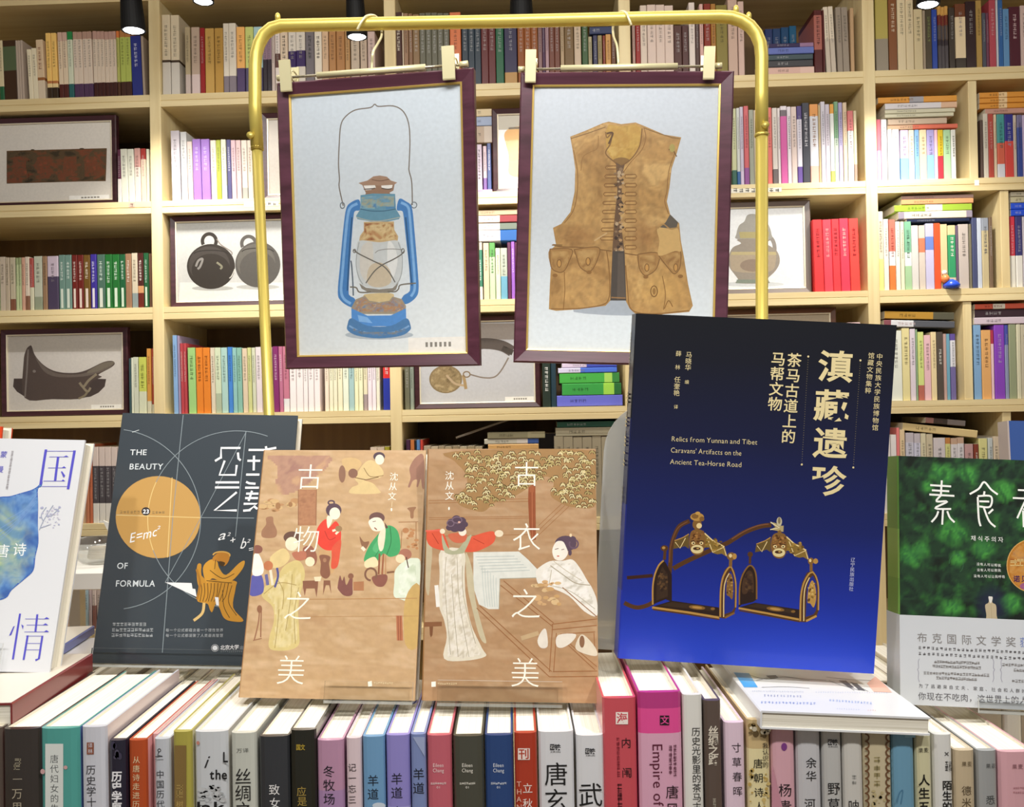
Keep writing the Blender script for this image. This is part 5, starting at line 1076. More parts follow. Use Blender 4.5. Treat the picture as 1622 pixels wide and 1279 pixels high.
def vert_text(p, txt, x, y0, y1, h, col):
    """latin line running down the spine"""
    cur = 0; adv = []
    for ch in txt:
        if ch == ' ': cur += 0.3; continue
        g = glyph(ch); adv.append((ch, cur)); cur += g[2] + 0.06
    k = (y1 - y0) / cur
    X, _ = p.loc(x, y0); A = p.loc(x, y0)[1]; B_ = p.loc(x, y1)[1]; ks = (A - B_) / cur; kh = p.unit(x, y0) * h / 0.7
    for ch, o in adv:
        g = glyph(ch); p.raw([(X + b_ * kh, A - (a + o) * ks) for a, b_ in g[0]], g[1], hexlin(col))
for r in FB:
    x0, x1, yt, cols, label, crop, fn = r[:7]; side = r[7] if len(r) > 7 else None
    xa, xb = front_x(x0), front_x(x1); zt = front_z((x0 + x1) / 2, yt)
    d = 0.148 if x0 > 1000 and zt < 1.15 else 0.15
    table_book(xa, xb - 0.0003, YF + random.uniform(0, 0.0015), zt, d, cols, label, GRP, side, 0.0025 if zt < 1.15 else 0.006, L_(crop, fn))
# ends and gaps of the row that carry what lies on top
table_book(front_x(-62), front_x(-4), YF + 0.004, front_z(-30, 1158), 0.15, [(0, '5A5048')], 'book at far left of front row under the lying maroon book', GRP)
table_book(front_x(-124), front_x(-64), YF + 0.004, front_z(-90, 1158), 0.15, [(0, '7A7468')], 'outermost left book of the front row', GRP)
table_book(front_x(231.4), front_x(240.6), YF + 0.012, front_z(236, 1172), 0.14, [(0, 'D8A8A8')], 'thin pale pink book squeezed between the orange and light grey ones', GRP)

# second row behind
G2 = 'books in the second row on the table'
x = at_y(128, 1075, 0.852).x; k = 0
C2 = ['D8D4C8', 'B8AC98', '6A5C4A', 'C8BCA4', 'D8D0BC', '8A8478', 'D0C8B4', 'C4B8A0', 'B0A898', 'D8D0BC']
while x < at_y(405, 1075, 0.852).x:
    w = random.uniform(0.015, 0.028); k += 1
    table_book(x, x + w - 0.0004, 0.848 + random.uniform(0, 0.004), 1.124 + random.uniform(-0.003, 0.003), 0.14, [(0, C2[k % 10])], f'{cname(C2[k % 10])} book behind the front row, {ordw(k)} of those under the dark cover', G2)
    x += w
x = at_y(1392, 1120, 0.84).x; k = 0
while x < at_y(1660, 1120, 0.84).x:
    w = random.uniform(0.018, 0.032); k += 1
    table_book(x, x + w - 0.0004, 0.838 + random.uniform(0, 0.003), 1.112 + random.uniform(-0.002, 0.003), 0.14, [(0, C2[(k + 4) % 10])], f'{cname(C2[(k + 4) % 10])} book behind the front row, {ordw(k)} of those behind the green cover', G2)
    x += w
x = at_y(60, 1075, 0.852).x; w = (at_y(128, 1075, 0.852).x - x) / 3
for k in range(3):
    table_book(x + w * k, x + w * (k + 1) - 0.0004, 0.85, 1.122, 0.14, [(0, C2[k])], f'{cname(C2[k])} book behind the front row, {ordw(k + 1)} of those below the poem cover', G2)
# ---------------------------------------------------------------- display books standing on clear stands
def cover_book(M, w, h, T, front, spine, label, group, art=None, letters=None, back=None, spine_art=None, mat=None, hard=0.003, round_=0.0, art_mat=None):
    """local x right, y up from the lower edge, front cover at z = 0"""
    root = empty('book', M); bpy.context.view_layer.update(); tag(root, label, 'book', group)
    t = 0.0022; x0, x1 = -w / 2, w / 2; q = 0.0012
    prof = [(x1, 0), (x0 + q, 0), (x0, -q), (x0 - round_, -T / 2), (x0, -T + q), (x0 + q, -T), (x1, -T), (x1, -T + t), (x0 + t, -T + t), (x0 + t - round_ * 0.8, -T / 2), (x0 + t, -t), (x1, -t)]
    n = len(prof); vs_, fs_, cs_ = [], [], []
    bands = front if isinstance(front, list) else [(0.0, front)]
    sb = spine if isinstance(spine, list) else [(0.0, spine)]
    lv = sorted({0.0, 1.0} | {1 - f for f, _ in bands} | {1 - f for f, _ in sb})
    def pick(bs, m):
        c = bs[0][1]
        for f, cc in bs:
            if f <= m: c = cc
        return hexlin(c)
    for l in lv: vs_ += [M @ Vector((a, l * h, c)) for a, c in prof]
    for k in range(len(lv) - 1):
        mid = 1 - (lv[k] + lv[k + 1]) / 2
        for i in range(n):
            j = (i + 1) % n; c = pick(bands, mid) if i == 0 else pick(sb, mid) if 1 <= i <= 4 else hexlin(back or 'D8D4CC') if i == 5 else hexlin('E4DED0') if 7 <= i <= 10 else pick(bands, mid)
            fs_.append((k * n + j, k * n + i, k * n + n + i, k * n + n + j)); cs_.append(c)
    m = len(lv) - 1
    for base, up in ((0, False), (m * n, True)):
        for s_ in ((0, 1, 10, 11), (1, 2, 3, 4, 5, 8, 9, 10), (5, 6, 7, 8)):
            f = tuple(base + i for i in s_); fs_.append(f if up else tuple(reversed(f))); cs_.append(pick(bands, 0.5) if s_[0] == 0 else pick(sb, 0.5))
    obj('cover', vs_, fs_, mat or M_GLOSS, root, cs_)
    b = MB(M); b.box(x0 + t, x1 - hard, hard, h - hard, -T + t, -t); b.build('page_block', PG_Z, root)
    zt = 0.0002
    if art: p = Print(M, 0.0002, clip=(x0 + 0.0012, 0.0, x1, h)); art(p); p.build('cover_print', art_mat or M_COVER, root); zt = p.z
    if letters: p = Print(M, zt + 0.00004); letters(p); p.build('cover_lettering', M_INK, root)
    if spine_art:
        Ms = M @ Matrix(((0, 0, -1, x0 - round_), (0, 1, 0, 0), (1, 0, 0, -T / 2), (0, 0, 0, 1)))
        p = Print(Ms, 0.0003); spine_art(p, h, T); p.build('spine_lettering', M_INK, root)
    return root

def stand(M, x0, x1, h, T, label, lip=0.02, rounded=False, back_x=None, mat=None, rot=0.0, lipz=0.006):
    """bent clear sheet: back panel behind the book, ledge below, lip before it"""
    root = empty('book_stand', M); bpy.context.view_layer.update(); tag(root, label, 'book stand', 'clear book stands')
    t = 0.0022; e = 0.0007; bx0, bx1 = back_x or (x0, x1)
    def sheet(name, poly, plane, lo, hi, m):
        b = MB(M); n = len(poly); b.prism(poly, lo, hi, plane); o = b.build(name, [m, ACRYL_EDGE], root)
        for i, p in enumerate(o.data.polygons): p.material_index = 1 if i < n else 0
        return o
    if rounded:
        r = rounded; P = [(bx0, -e - t)] + [(bx1, -e - t)] + [(bx1 - r + r * math.cos(a), h - r + r * math.sin(a)) for a in [k * math.pi / 16 for k in range(9)]] + [(bx0 + r + r * math.cos(a), h - r + r * math.sin(a)) for a in [math.pi / 2 + k * math.pi / 16 for k in range(9)]]
    else: P = [(bx0, -e - t), (bx1, -e - t), (bx1, h), (bx0, h)]
    sheet('back_panel', P, 'xy', -T - e - t, -T - e, mat or ACRYL)
    if lip <= 0: return root
    sheet('ledge', [(x0, -T - e), (x1, -T - e), (x1, lipz), (x0, lipz)], 'xz', -e - t, -e, ACRYL)
    sheet('lip', [(x0, -e - t), (x1, -e - t), (x1, lip), (x0, lip)], 'xy', lipz, lipz + t, ACRYL)
    return root
GD = 'display books standing above the front row'

MBLUE = pose_matrix(0.2066, 0.745, 1.1645, -0.0434, -0.0394, -0.0678); WB, HB = 0.230, 0.3135
MBL = pose_matrix(-0.1721, 0.74, 1.1431, 0.2798, -0.0516, -0.0172); WBL, HBL = 0.1613, 0.2296
MBR = pose_matrix(-0.007, 0.735, 1.1394, 0.1613, -0.0488, -0.0156); WBR, HBR = 0.1584, 0.2272
MDK = pose_matrix(-0.3498, 0.867, 1.1378, 0.2157, -0.0026, -0.0332); WDK, HDK = 0.1987, 0.2701
MPO = pose_matrix(-0.5276, 0.775, 1.1638, 0.2427, 0.0011, -0.0385); WPO, HPO = 0.1757, 0.2237
MGR = pose_matrix(0.4286, 0.75, 1.1205, 0.0926, -0.0312, -0.0527); WGR, HGR = 0.1586, 0.2271

# -- tall blue book
def blue_art(p):
    ramp = [(0.0, '0C0F18'), (0.12, '0D1020'), (0.35, '10163C'), (0.6, '122066'), (0.8, '182E9C'), (1.0, '2044D0')]
    p.grad(-WB / 2 + 0.001, WB / 2, [(HB * (1 - t), hexlin(c)) for t, c in ramp])
    p.crop(980, 790, 4.634)
    dk, br, md, go, hl = '2A180F', '573619', '86602E', 'BC9048', 'EED69A'
    # straps
    p.line([(520, 165), (450, 200), (410, 270), (385, 360), (380, 460), (370, 560), (345, 660), (300, 720), (230, 775), (150, 800), (90, 790), (40, 765)], 32, br, True); p.line([(505, 170), (440, 210), (402, 280), (378, 370), (372, 470)], 8, '7A4C30', True)
    p.line([(60, 582), (160, 574), (250, 566)], 26, '3E2016', True)
    p.line([(1120, 195), (1040, 205), (930, 245), (840, 300), (790, 330), (640, 395), (480, 470), (400, 515)], 34, br, True); p.line([(1100, 188), (1020, 200), (920, 242), (830, 298)], 9, '805236', True)
    for dx, dy, s in ((0, 0, 1.0), (600, 20, 1.0)):
        def q(*pts): return [(x + dx, y + dy) for x, y in pts]
        if dx == 0:
            p.poly([(245, 790), (250, 620), (270, 530), (300, 480), (330, 450), (350, 480), (390, 560), (390, 760), (345, 740), (270, 770)], dk); p.line([(250, 780), (250, 650), (265, 560), (295, 490), (330, 455)], 12, go, True)
            p.poly([(275, 750), (280, 600), (320, 500), (360, 560), (360, 720), (300, 740)], '3C2A1C'); p.mottle((285, 540, 355, 710), ['5A4026', '6A4C2C', '2E1C12'], 24, 5, 14, 1.0)
            p.poly([(245, 795), (390, 750), (735, 800), (740, 880), (250, 812)], dk); p.line([(245, 800), (500, 835), (740, 875)], 16, go); p.line([(250, 815), (500, 850), (740, 888)], 9, br)
            p.poly([(300, 785), (390, 760), (700, 800), (700, 830)], '3A2818'); p.ell(575, 800, 60, 16, md, 16, 0.1); p.ell(575, 800, 38, 8, go, 12, 0.1); p.ell(690, 810, 16, 10, md)
            p.poly([(735, 875), (740, 680), (755, 580), (780, 520), (820, 490), (850, 530), (864, 620), (862, 800), (845, 850), (780, 882)], br); p.poly([(775, 850), (782, 640), (800, 560), (822, 530), (842, 570), (850, 640), (848, 800), (830, 830)], '1C2C8C'); p.poly([(790, 700), (795, 600), (820, 550), (838, 600), (840, 690), (832, 740), (812, 720)], md, True); p.mottle((795, 580, 836, 720), ['8E6A38', '4A3018', 'B08A48'], 22, 4, 10, 1.0)
            p.line([(745, 870), (748, 680), (765, 580), (800, 515), (822, 500)], 12, go, True); p.line([(770, 870), (772, 680), (785, 600), (810, 550)], 7, hl, True); p.line([(858, 800), (860, 640), (848, 560), (825, 500)], 10, go, True); p.line([(780, 875), (850, 840)], 14, md)
            p.ell(335, 365, 28, 22, br); p.line([(340, 380), (335, 450)], 22, br); p.ell(330, 362, 12, 10, go)
            p.ell(826, 425, 32, 30, md); p.ell(850, 425, 16, 22, go); p.line([(822, 450), (820, 500)], 24, md); p.ell(820, 420, 12, 14, hl)
            bx, by = 575, 320
        else:
            p.poly([(880, 800), (885, 640), (905, 550), (950, 490), (985, 500), (1012, 580), (1015, 740), (985, 760), (900, 780)], dk); p.line([(885, 780), (888, 650), (910, 560), (955, 495), (990, 510), (1010, 580), (1012, 740)], 11, md, True); p.poly([(905, 690), (912, 600), (950, 530), (985, 560), (990, 690), (960, 670), (935, 700)], '4A3220', True); p.mottle((915, 560, 980, 680), ['5E4428', '38241A'], 20, 5, 12, 1.0)
            p.poly([(880, 800), (1000, 765), (1325, 815), (1330, 905), (885, 815)], dk); p.line([(880, 805), (1100, 845), (1330, 890)], 15, go); p.line([(885, 822), (1100, 862), (1330, 905)], 9, br); p.poly([(940, 790), (1010, 772), (1290, 818), (1285, 845)], '3A2818'); p.ell(1150, 812, 66, 16, md, 16, 0.12); p.ell(1150, 812, 42, 8, go, 12, 0.12); p.ell(1280, 830, 16, 9, md)
            p.poly([(1322, 905), (1328, 720), (1345, 620), (1380, 545), (1425, 530), (1455, 570), (1472, 650), (1468, 820), (1450, 870), (1370, 908)], br); p.poly([(1372, 870), (1380, 660), (1400, 590), (1425, 565), (1448, 610), (1454, 680), (1448, 820), (1430, 850)], '1C2C8C'); p.poly([(1385, 760), (1392, 660), (1420, 600), (1445, 660), (1448, 740), (1430, 800), (1405, 770)], go, True); p.mottle((1392, 620, 1446, 770), ['D4B468', '6A4A20', 'B89048'], 24, 4, 12, 1.0)
            p.line([(1332, 900), (1336, 730), (1355, 630), (1395, 555), (1428, 540)], 12, go, True); p.line([(1358, 900), (1360, 720), (1372, 640), (1400, 580)], 7, hl, True); p.line([(1465, 820), (1466, 660), (1450, 580), (1425, 540)], 10, go, True); p.line([(1375, 900), (1452, 862)], 16, go)
            p.ell(965, 410, 20, 20, br); p.line([(965, 425), (962, 480)], 18, br); p.ell(1410, 460, 22, 26, md); p.ell(1445, 460, 18, 20, go); p.line([(1412, 485), (1412, 535)], 22, md); p.ell(1405, 455, 9, 12, hl)
            bx, by = 1175, 345
        # winged guardian mount
        p.poly([(bx - 60, by - 60), (bx - 110, by - 30), (bx - 165, by - 15), (bx - 175, by + 50), (bx - 120, by + 40), (bx - 90, by + 30), (bx - 60, by + 50)], '6A5428'); p.line([(bx - 165, by - 10), (bx - 100, by - 35), (bx - 60, by - 60)], 7, go); p.line([(bx - 160, by), (bx - 125, by + 45), (bx - 85, by - 30)], 6, hl)
        p.poly([(bx + 50, by - 70), (bx + 110, by - 20), (bx + 170, by + 10), (bx + 205, by + 40), (bx + 222, by + 110), (bx + 180, by + 85), (bx + 150, by + 90), (bx + 115, by + 80), (bx + 90, by + 40), (bx + 50, by + 40)], '8A6E30'); p.line([(bx + 55, by - 65), (bx + 110, by - 15), (bx + 200, by + 35)], 9, hl); p.line([(bx + 75, by - 30), (bx + 115, by + 75), (bx + 195, by + 38), (bx + 215, by + 100)], 7, hl); p.mottle((bx + 60, by - 20, bx + 180, by + 60), ['6A5020', 'B08C40', '9A7834'], 24, 5, 13, 0.8)
        p.poly([(bx - 55, by - 40), (bx - 40, by - 80), (bx, by - 95), (bx + 45, by - 80), (bx + 62, by - 30), (bx + 55, by + 40), (bx + 35, by + 85), (bx - 5, by + 95), (bx - 40, by + 75), (bx - 58, by + 20)], md, True); p.mottle((bx - 42, by - 75, bx + 45, by + 0), ['9A6A38', '5E3818', 'B07C40', '84582C'], 36, 5, 13, 0.9)
        p.ell(bx - 28, by + 8, 14, 12, hl); p.ell(bx + 32, by + 8, 14, 12, hl); p.ell(bx - 26, by + 9, 6, 6, dk); p.ell(bx + 31, by + 9, 6, 6, dk); p.ell(bx, by + 52, 46, 32, 'E6D49A'); p.ell(bx - 2, by + 48, 28, 12, '4A2C14'); p.ell(bx + 5, by + 46, 10, 5, 'C8A058'); p.line([(bx - 45, by - 5), (bx - 20, by - 12)], 6, dk); p.line([(bx + 18, by - 12), (bx + 50, by - 5)], 6, dk)
    p.ell(575, 190, 34, 40, md); p.ell(590, 200, 20, 20, hl); p.ell(575, 135, 50, 30, go); p.ell(560, 130, 26, 18, md); p.ell(580, 108, 18, 12, 'C89C50'); p.ell(610, 150, 18, 18, md)
    p.poly([(1110, 170), (1150, 180), (1180, 200), (1210, 200), (1208, 245), (1150, 235), (1112, 228), (1150, 210)], 'B8A674'); p.ell(1178, 170, 20, 34, 'C8C0A0'); p.ell(1178, 162, 10, 24, '8A7C5C'); p.line([(1115, 175), (1180, 215), (1112, 228)], 8, 'EEE4C0'); p.line([(1175, 235), (1195, 280)], 24, md)
def blue_letters(p):
    g = 'E6D6A2'; p.crop(950, 490, 2.1327)
    p.part('title_lettering')
    for ch, x, y, s in (('滇', 797, 193, 112), ('藏', 783, 325, 112), ('遗', 779, 452, 108), ('珍', 772, 580, 108)): p.char(ch, x, y, s, g, 0.022, 1.08)
    p.part('subtitle_lettering')
    p.chars('茶马古道上的', 657, 172, 637, 430, 50, g, 0.012); p.chars('马帮文物', 603, 168, 592, 320, 50, g, 0.012)
    p.part('series_lettering')
    p.chars('中央民族大学民族博物馆', 945, 160, 930, 400, 22, g); p.chars('馆藏文物集粹', 917, 157, 906, 275, 22, g)
    p.part('author_lettering')
    p.chars('马晓华', 301, 154, 298, 197, 22, g); p.char('编', 294, 246, 15, g); p.char('薛', 266, 150, 20, g); p.char('林', 263, 196, 18, g); p.chars('任奎艳', 262, 238, 259, 283, 22, g); p.char('译', 257, 330, 15, g)
    p.part('english_lettering')
    p.text('Relics from Yunnan and Tibet', 241, 446, 533, 458, 17, g, -0.006); p.text("Caravans' Artifacts on the", 239, 484, 479, 495, 17, g, -0.006); p.text('Ancient Tea-Horse Road', 237, 523, 479, 534, 17, g, -0.006)
    p.part('publisher_lettering')
    p.chars('辽宁民族出版社', 855, 847, 849, 945, 16, 'C8CCE8')
    p.part('dotted_line')
    for (x0, y0, x1, y1) in ((704, 160, 682, 525), (880, 173, 856, 535)):
        p.ell(x0, y0, 3.5, 3.5, g, 8); p.ell(x1, y1, 3.5, 3.5, g, 8)
        for k in range(46):
            t = (k + 0.5) / 46; p.ell(x0 + (x1 - x0) * t, y0 + (y1 - y0) * t, 1.0, 1.0, 'A89C70', 6)
def blue_spine(p, h, T):
    def strip(y0, y1, w, n, c):
        for k in range(n):
            y = y0 + (y1 - y0) * (k + 0.5) / n; s = abs(y1 - y0) / n * 0.4
            for a in random.sample([-0.8, -0.3, 0.2, 0.7], 3): p.lpoly([(-w, y + a * s - s * 0.1), (w, y + a * s - s * 0.1), (w, y + a * s + s * 0.1), (-w, y + a * s + s * 0.1)], c)
            p.lpoly([(-w * 0.1, y - s), (w * 0.1, y - s), (w * 0.1, y + s), (-w * 0.1, y + s)], c)
    strip(h * 0.95, h * 0.84, 0.003, 11, 'C8B888'); strip(h * 0.78, h * 0.55, 0.0075, 4, 'D8C898'); strip(h * 0.5, h * 0.38, 0.004, 8, 'A89C78'); strip(h * 0.26, h * 0.2, 0.003, 5, 'A8A8C0')
cover_book(MBLUE, WB, HB, 0.03, [(0, '131832'), (0.5, '1A2A90'), (0.8, '2244D0')], [(0, '12151F'), (0.3, '161E50'), (0.55, '1A2A86'), (0.8, '1E38B8')], 'tall dark blue hardcover with gold title and two bronze stirrups', GD, blue_art, blue_letters, '1A2A90', blue_spine, round_=0.002)

# -- two brown silk painting covers
def ladies_head(p, x, y, rx, ry, face='F2E6CC', hair='4E3C48'):
    p.ell(x, y - ry * 0.55, rx * 1.12, ry * 0.8, hair); p.ell(x + rx * 0.1, y, rx * 0.86, ry * 0.9, face)
def silk(p, W_, H_, cols, seed):
    p.lpoly([(-W_ / 2 + 0.0015, 0), (W_ / 2, 0), (W_ / 2, H_), (-W_ / 2 + 0.0015, H_)], cols[1])
    keep = p.loc; p.loc = lambda x, y: (x, y); f1 = tones(cols, 0.045, 0.009, seed, 0.5, 1.15)
    p.field([(-W_ / 2 + 0.0015, 0.0), (W_ / 2, 0.0), (W_ / 2, H_), (-W_ / 2 + 0.0015, H_)], f1, 0.0022); p.loc = keep
def brown_left(p):
    silk(p, WBL, HBL, ['B8946C', 'C6A47C', 'BE9C72', 'CEAE88', 'C4A278'], 1.0)
    p.crop(370, 690, 2.906)
    p.field(catmull([(150, 95), (300, 85), (440, 90), (450, 130), (380, 200), (300, 260), (220, 275), (190, 220), (200, 150)]), tones(['C49C78', 'AE8470', 'B48C74', 'A07668'], 70, 60, 7.1, 1.0, 1.6), 9); p.mottle((130, 300, 290, 350), ['B88C60', 'D0AE7C'], 20, 8, 24, 0.5); p.ell(205, 325, 12, 16, 'A0764E'); p.ell(262, 318, 10, 12, 'A0764E')
    p.poly([(300, 250), (382, 250), (380, 330), (378, 415), (298, 415), (300, 330)], 'AD7A56'); p.field([(300, 252), (380, 252), (378, 412), (300, 412)], tones(['9E6E50', 'B4825E', 'A87656'], 24, 14, 3.0, 1.0, 1.7), 7); p.line([(298, 250), (298, 415)], 3, '8A5E40'); p.line([(382, 250), (380, 415)], 3, '8A5E40')
    p.poly([(150, 380), (180, 375), (185, 405), (200, 440), (190, 470), (135, 470), (130, 440), (150, 410)], '9E7458', True)
    # kneeling worker, above
    p.poly([(560, 195), (600, 130), (640, 115), (680, 150), (690, 180), (660, 200), (600, 205), (640, 220), (668, 250), (668, 268), (540, 268), (545, 240), (575, 225)], 'D6BC86', True); p.line([(600, 150), (630, 190), (690, 185)], 3, '8A6C40', True); p.line([(560, 195), (610, 205), (668, 192)], 4, '7A5C38')
    p.poly([(500, 110), (560, 105), (590, 130), (560, 165), (515, 160)], 'CFAE7A', True); p.ell(500, 178, 16, 40, '8C6650'); p.ell(550, 175, 22, 22, '86604C'); ladies_head(p, 670, 112, 24, 26)
    p.poly([(810, 150), (840, 100), (875, 95), (878, 235), (868, 240), (862, 200), (850, 235), (842, 235), (845, 205), (825, 210), (812, 238), (803, 235), (815, 195)], '9A705C', True)
    p.line([(760, 400), (850, 398)], 3, '96683E'); p.line([(775, 440), (770, 520)], 3, '96683E'); p.line([(840, 400), (840, 500)], 3, '96683E'); p.mottle((790, 430, 850, 520), ['B27C50', 'BA8658'], 14, 6, 16, 0.8); p.poly([(800, 335), (840, 330), (830, 350), (828, 380), (815, 380), (812, 352)], '9A7050', True)
    # lady in red
    p.poly([(400, 520), (470, 520), (468, 610), (440, 640), (400, 600)], 'C8A070', True)
    p.poly([(385, 430), (410, 395), (432, 388), (438, 425), (470, 395), (492, 430), (494, 480), (480, 520), (430, 530), (392, 505), (383, 470)], 'DF4434', True); p.poly([(455, 515), (494, 480), (490, 545), (478, 605), (450, 612), (452, 560)], 'D8583E', True); p.line([(420, 440), (440, 480), (470, 470)], 3, 'B03024', True)
    p.poly([(430, 375), (455, 368), (452, 400), (434, 428)], 'F2E6CC', True); p.ell(461, 345, 36, 32, '5A4450'); p.ell(466, 360, 25, 28, 'F4EAD2'); p.ring(450, 310, 14, 9, 7, '5A4450'); p.line([(455, 440), (490, 432), (470, 455)], 10, 'F0E2C4', True); p.ell(484, 430, 16, 14, '9A7A54')
    # man in green
    p.poly([(600, 570), (630, 500), (690, 430), (720, 415), (755, 440), (768, 500), (760, 545), (720, 560), (690, 545), (660, 580), (620, 590)], '43A062', True); p.poly([(640, 520), (690, 450), (700, 480), (670, 540)], '5AB074', True); p.line([(720, 420), (725, 490), (705, 550)], 4, '2E7A48', True); p.line([(640, 575), (690, 500)], 3, '2E7A48')
    p.poly([(665, 470), (690, 420), (700, 440), (690, 520), (672, 530)], 'EADCC0', True); p.ell(660, 380, 36, 26, '6E4E48'); p.poly([(622, 395), (650, 378), (680, 385), (695, 420), (675, 440), (645, 440), (628, 420)], 'F2E6D0', True); p.line([(648, 425), (660, 435)], 5, '8C5A48'); p.ell(655, 368, 26, 10, '6E4E48'); p.line([(640, 398), (655, 395)], 3, '6A5048'); p.poly([(695, 400), (712, 425), (700, 430)], '5A403C')
    p.poly([(580, 465), (600, 490), (625, 490), (605, 530), (590, 510)], '8C6448', True); p.line([(590, 515), (605, 530)], 14, 'F0E0C4'); p.poly([(605, 580), (650, 560), (665, 600), (610, 610)], 'EAD8AC', True)
    p.poly([(640, 650), (700, 640), (708, 665), (690, 695), (660, 695), (642, 675)], '8A5648', True); p.ring(632, 640, 26, 28, 9, '7E5844', 90, 400); p.line([(672, 545), (668, 640)], 8, '8A5238'); p.line([(690, 545), (684, 640)], 8, '9C6040'); p.line([(706, 632), (740, 628)], 8, '80583C'); p.line([(700, 550), (700, 640)], 4, 'B88458')
    # figure in white at right
    p.poly([(745, 620), (790, 575), (830, 565), (860, 580), (858, 680), (840, 720), (800, 760), (770, 755), (738, 740), (740, 680)], 'D9E2CC', True); p.field([(755, 630), (800, 590), (848, 590), (848, 690), (800, 745), (752, 730)], tones(['C4D0B4', 'DCE4D0', 'EAEEE0'], 26, 40, 9.0, 1.0, 1.7), 8); p.poly([(790, 755), (855, 690), (850, 960), (790, 960)], 'C6A464', True); p.ell(790, 548, 30, 26, 'A8705A'); p.ell(768, 568, 22, 20, 'EBD6B0'); p.line([(795, 560), (805, 610)], 5, '5A4038')
    # large robe at left
    p.poly([(235, 600), (290, 575), (320, 600), (328, 650), (310, 720), (298, 800), (302, 900), (300, 965), (250, 990), (170, 985), (165, 930), (185, 860), (180, 790), (130, 740), (150, 690), (200, 650)], 'D4C080', True); p.field([(200, 660), (290, 600), (318, 640), (296, 800), (294, 950), (250, 980), (178, 975), (192, 860), (188, 790), (150, 735)], tones(['C0AA6C', 'D6C488', 'DECE9C', 'CCB878'], 26, 90, 8.0, 1.0, 1.8), 8)
    for q in ([(200, 660), (230, 720), (225, 800)], [(270, 640), (262, 760), (240, 900)], [(300, 700), (280, 820), (285, 960)], [(140, 730), (210, 680), (290, 690)], [(210, 800), (200, 900), (190, 980)]): p.line(q, 3, 'A48C50', True)
    p.poly([(170, 560), (230, 520), (260, 560), (230, 600), (180, 610)], 'DCC48A', True); p.ell(270, 470, 40, 28, '6A4C40'); p.ell(268, 500, 30, 32, 'E8E2C4'); p.poly([(320, 520), (360, 510), (385, 560), (370, 600), (330, 570)], '96604C', True); p.ell(352, 582, 22, 22, 'EEE0BC'); p.poly([(270, 540), (330, 535), (330, 570), (290, 575)], 'B8745A', True)
    # blue robe and helper, far left
    p.poly([(82, 650), (125, 640), (140, 690), (130, 730), (75, 735)], '5C5CA4', True); p.poly([(90, 555), (115, 545), (138, 600), (132, 640), (92, 645), (84, 600)], 'F0EEE4', True); p.ell(110, 525, 24, 20, '8C5A4C'); p.ell(160, 600, 22, 22, 'C07850'); p.line([(150, 640), (158, 690)], 14, '6A6898'); p.line([(200, 610), (205, 650), (190, 700)], 10, '54548C', True); p.line([(170, 620), (180, 690)], 12, 'E4DCC4')
    p.line([(120, 790), (115, 860), (95, 945)], 6, '9A6C50', True); p.line([(128, 800), (125, 930)], 6, '9A6C50'); p.ell(120, 800, 12, 18, '94664A'); p.line([(90, 945), (130, 935)], 4, '9A6C50')
    # vessels on the low table
    br = '8A5C46'
    p.poly([(395, 555), (420, 550), (445, 560), (440, 590), (445, 640), (425, 660), (400, 640), (402, 590)], br, True); p.poly([(318, 670), (390, 668), (388, 700), (382, 745), (374, 705), (335, 705), (328, 740), (320, 700)], br); p.poly([(415, 668), (445, 668), (450, 730), (440, 690), (425, 690), (412, 735)], br); p.poly([(480, 690), (490, 645), (500, 670), (510, 650), (520, 690), (545, 640), (548, 700), (545, 735), (510, 738), (482, 710)], '82524A', True); p.ell(540, 648, 13, 13, br); p.poly([(552, 675), (600, 672), (600, 715), (552, 715)], 'AE7852'); p.poly([(370, 652), (405, 650), (400, 672), (375, 672)], 'E8DCB8'); p.ell(420, 575, 8, 10, 'A87C5C')
    p.line([(350, 755), (845, 750)], 3, 'B48654'); p.line([(340, 835), (850, 832)], 2, 'B88C5A'); p.poly([(748, 830), (776, 830), (780, 945), (752, 945)], 'B4714E'); p.line([(757, 832), (760, 945)], 3, '8A4A34'); p.line([(768, 832), (770, 945)], 3, '8A4A34')
def brown_left_letters(p):
    w = 'F8F2E0'; p.crop(370, 690, 2.906)
    p.part('title_lettering')
    for ch, x, y, s in (('古', 352, 190, 125), ('物', 335, 478, 128), ('之', 298, 785, 138), ('美', 265, 1080, 138)): p.char(ch, x, y, s, w, -0.010)
    p.part('author_lettering')
    p.chars('沈从文', 738, 190, 730, 280, 40, w, 0.0); p.ell(727, 342, 4, 8, w, 8); p.line([(730, 305), (728, 330)], 2, 'E8D8B0')
    p.part('publisher_mark')
    p.poly([(618, 1135), (636, 1130), (638, 1155), (620, 1158)], w); p.marks(645, 1140, 735, 1142, 9, 9, 'E8D2A8')
cover_book(MBL, WBL, HBL, 0.02, 'C79A68', 'B98C5C', 'brown cover with robed figures in red, green and white, left of a matching cover', GD, brown_left, brown_left_letters, 'C79A68', art_mat=M_SILK)

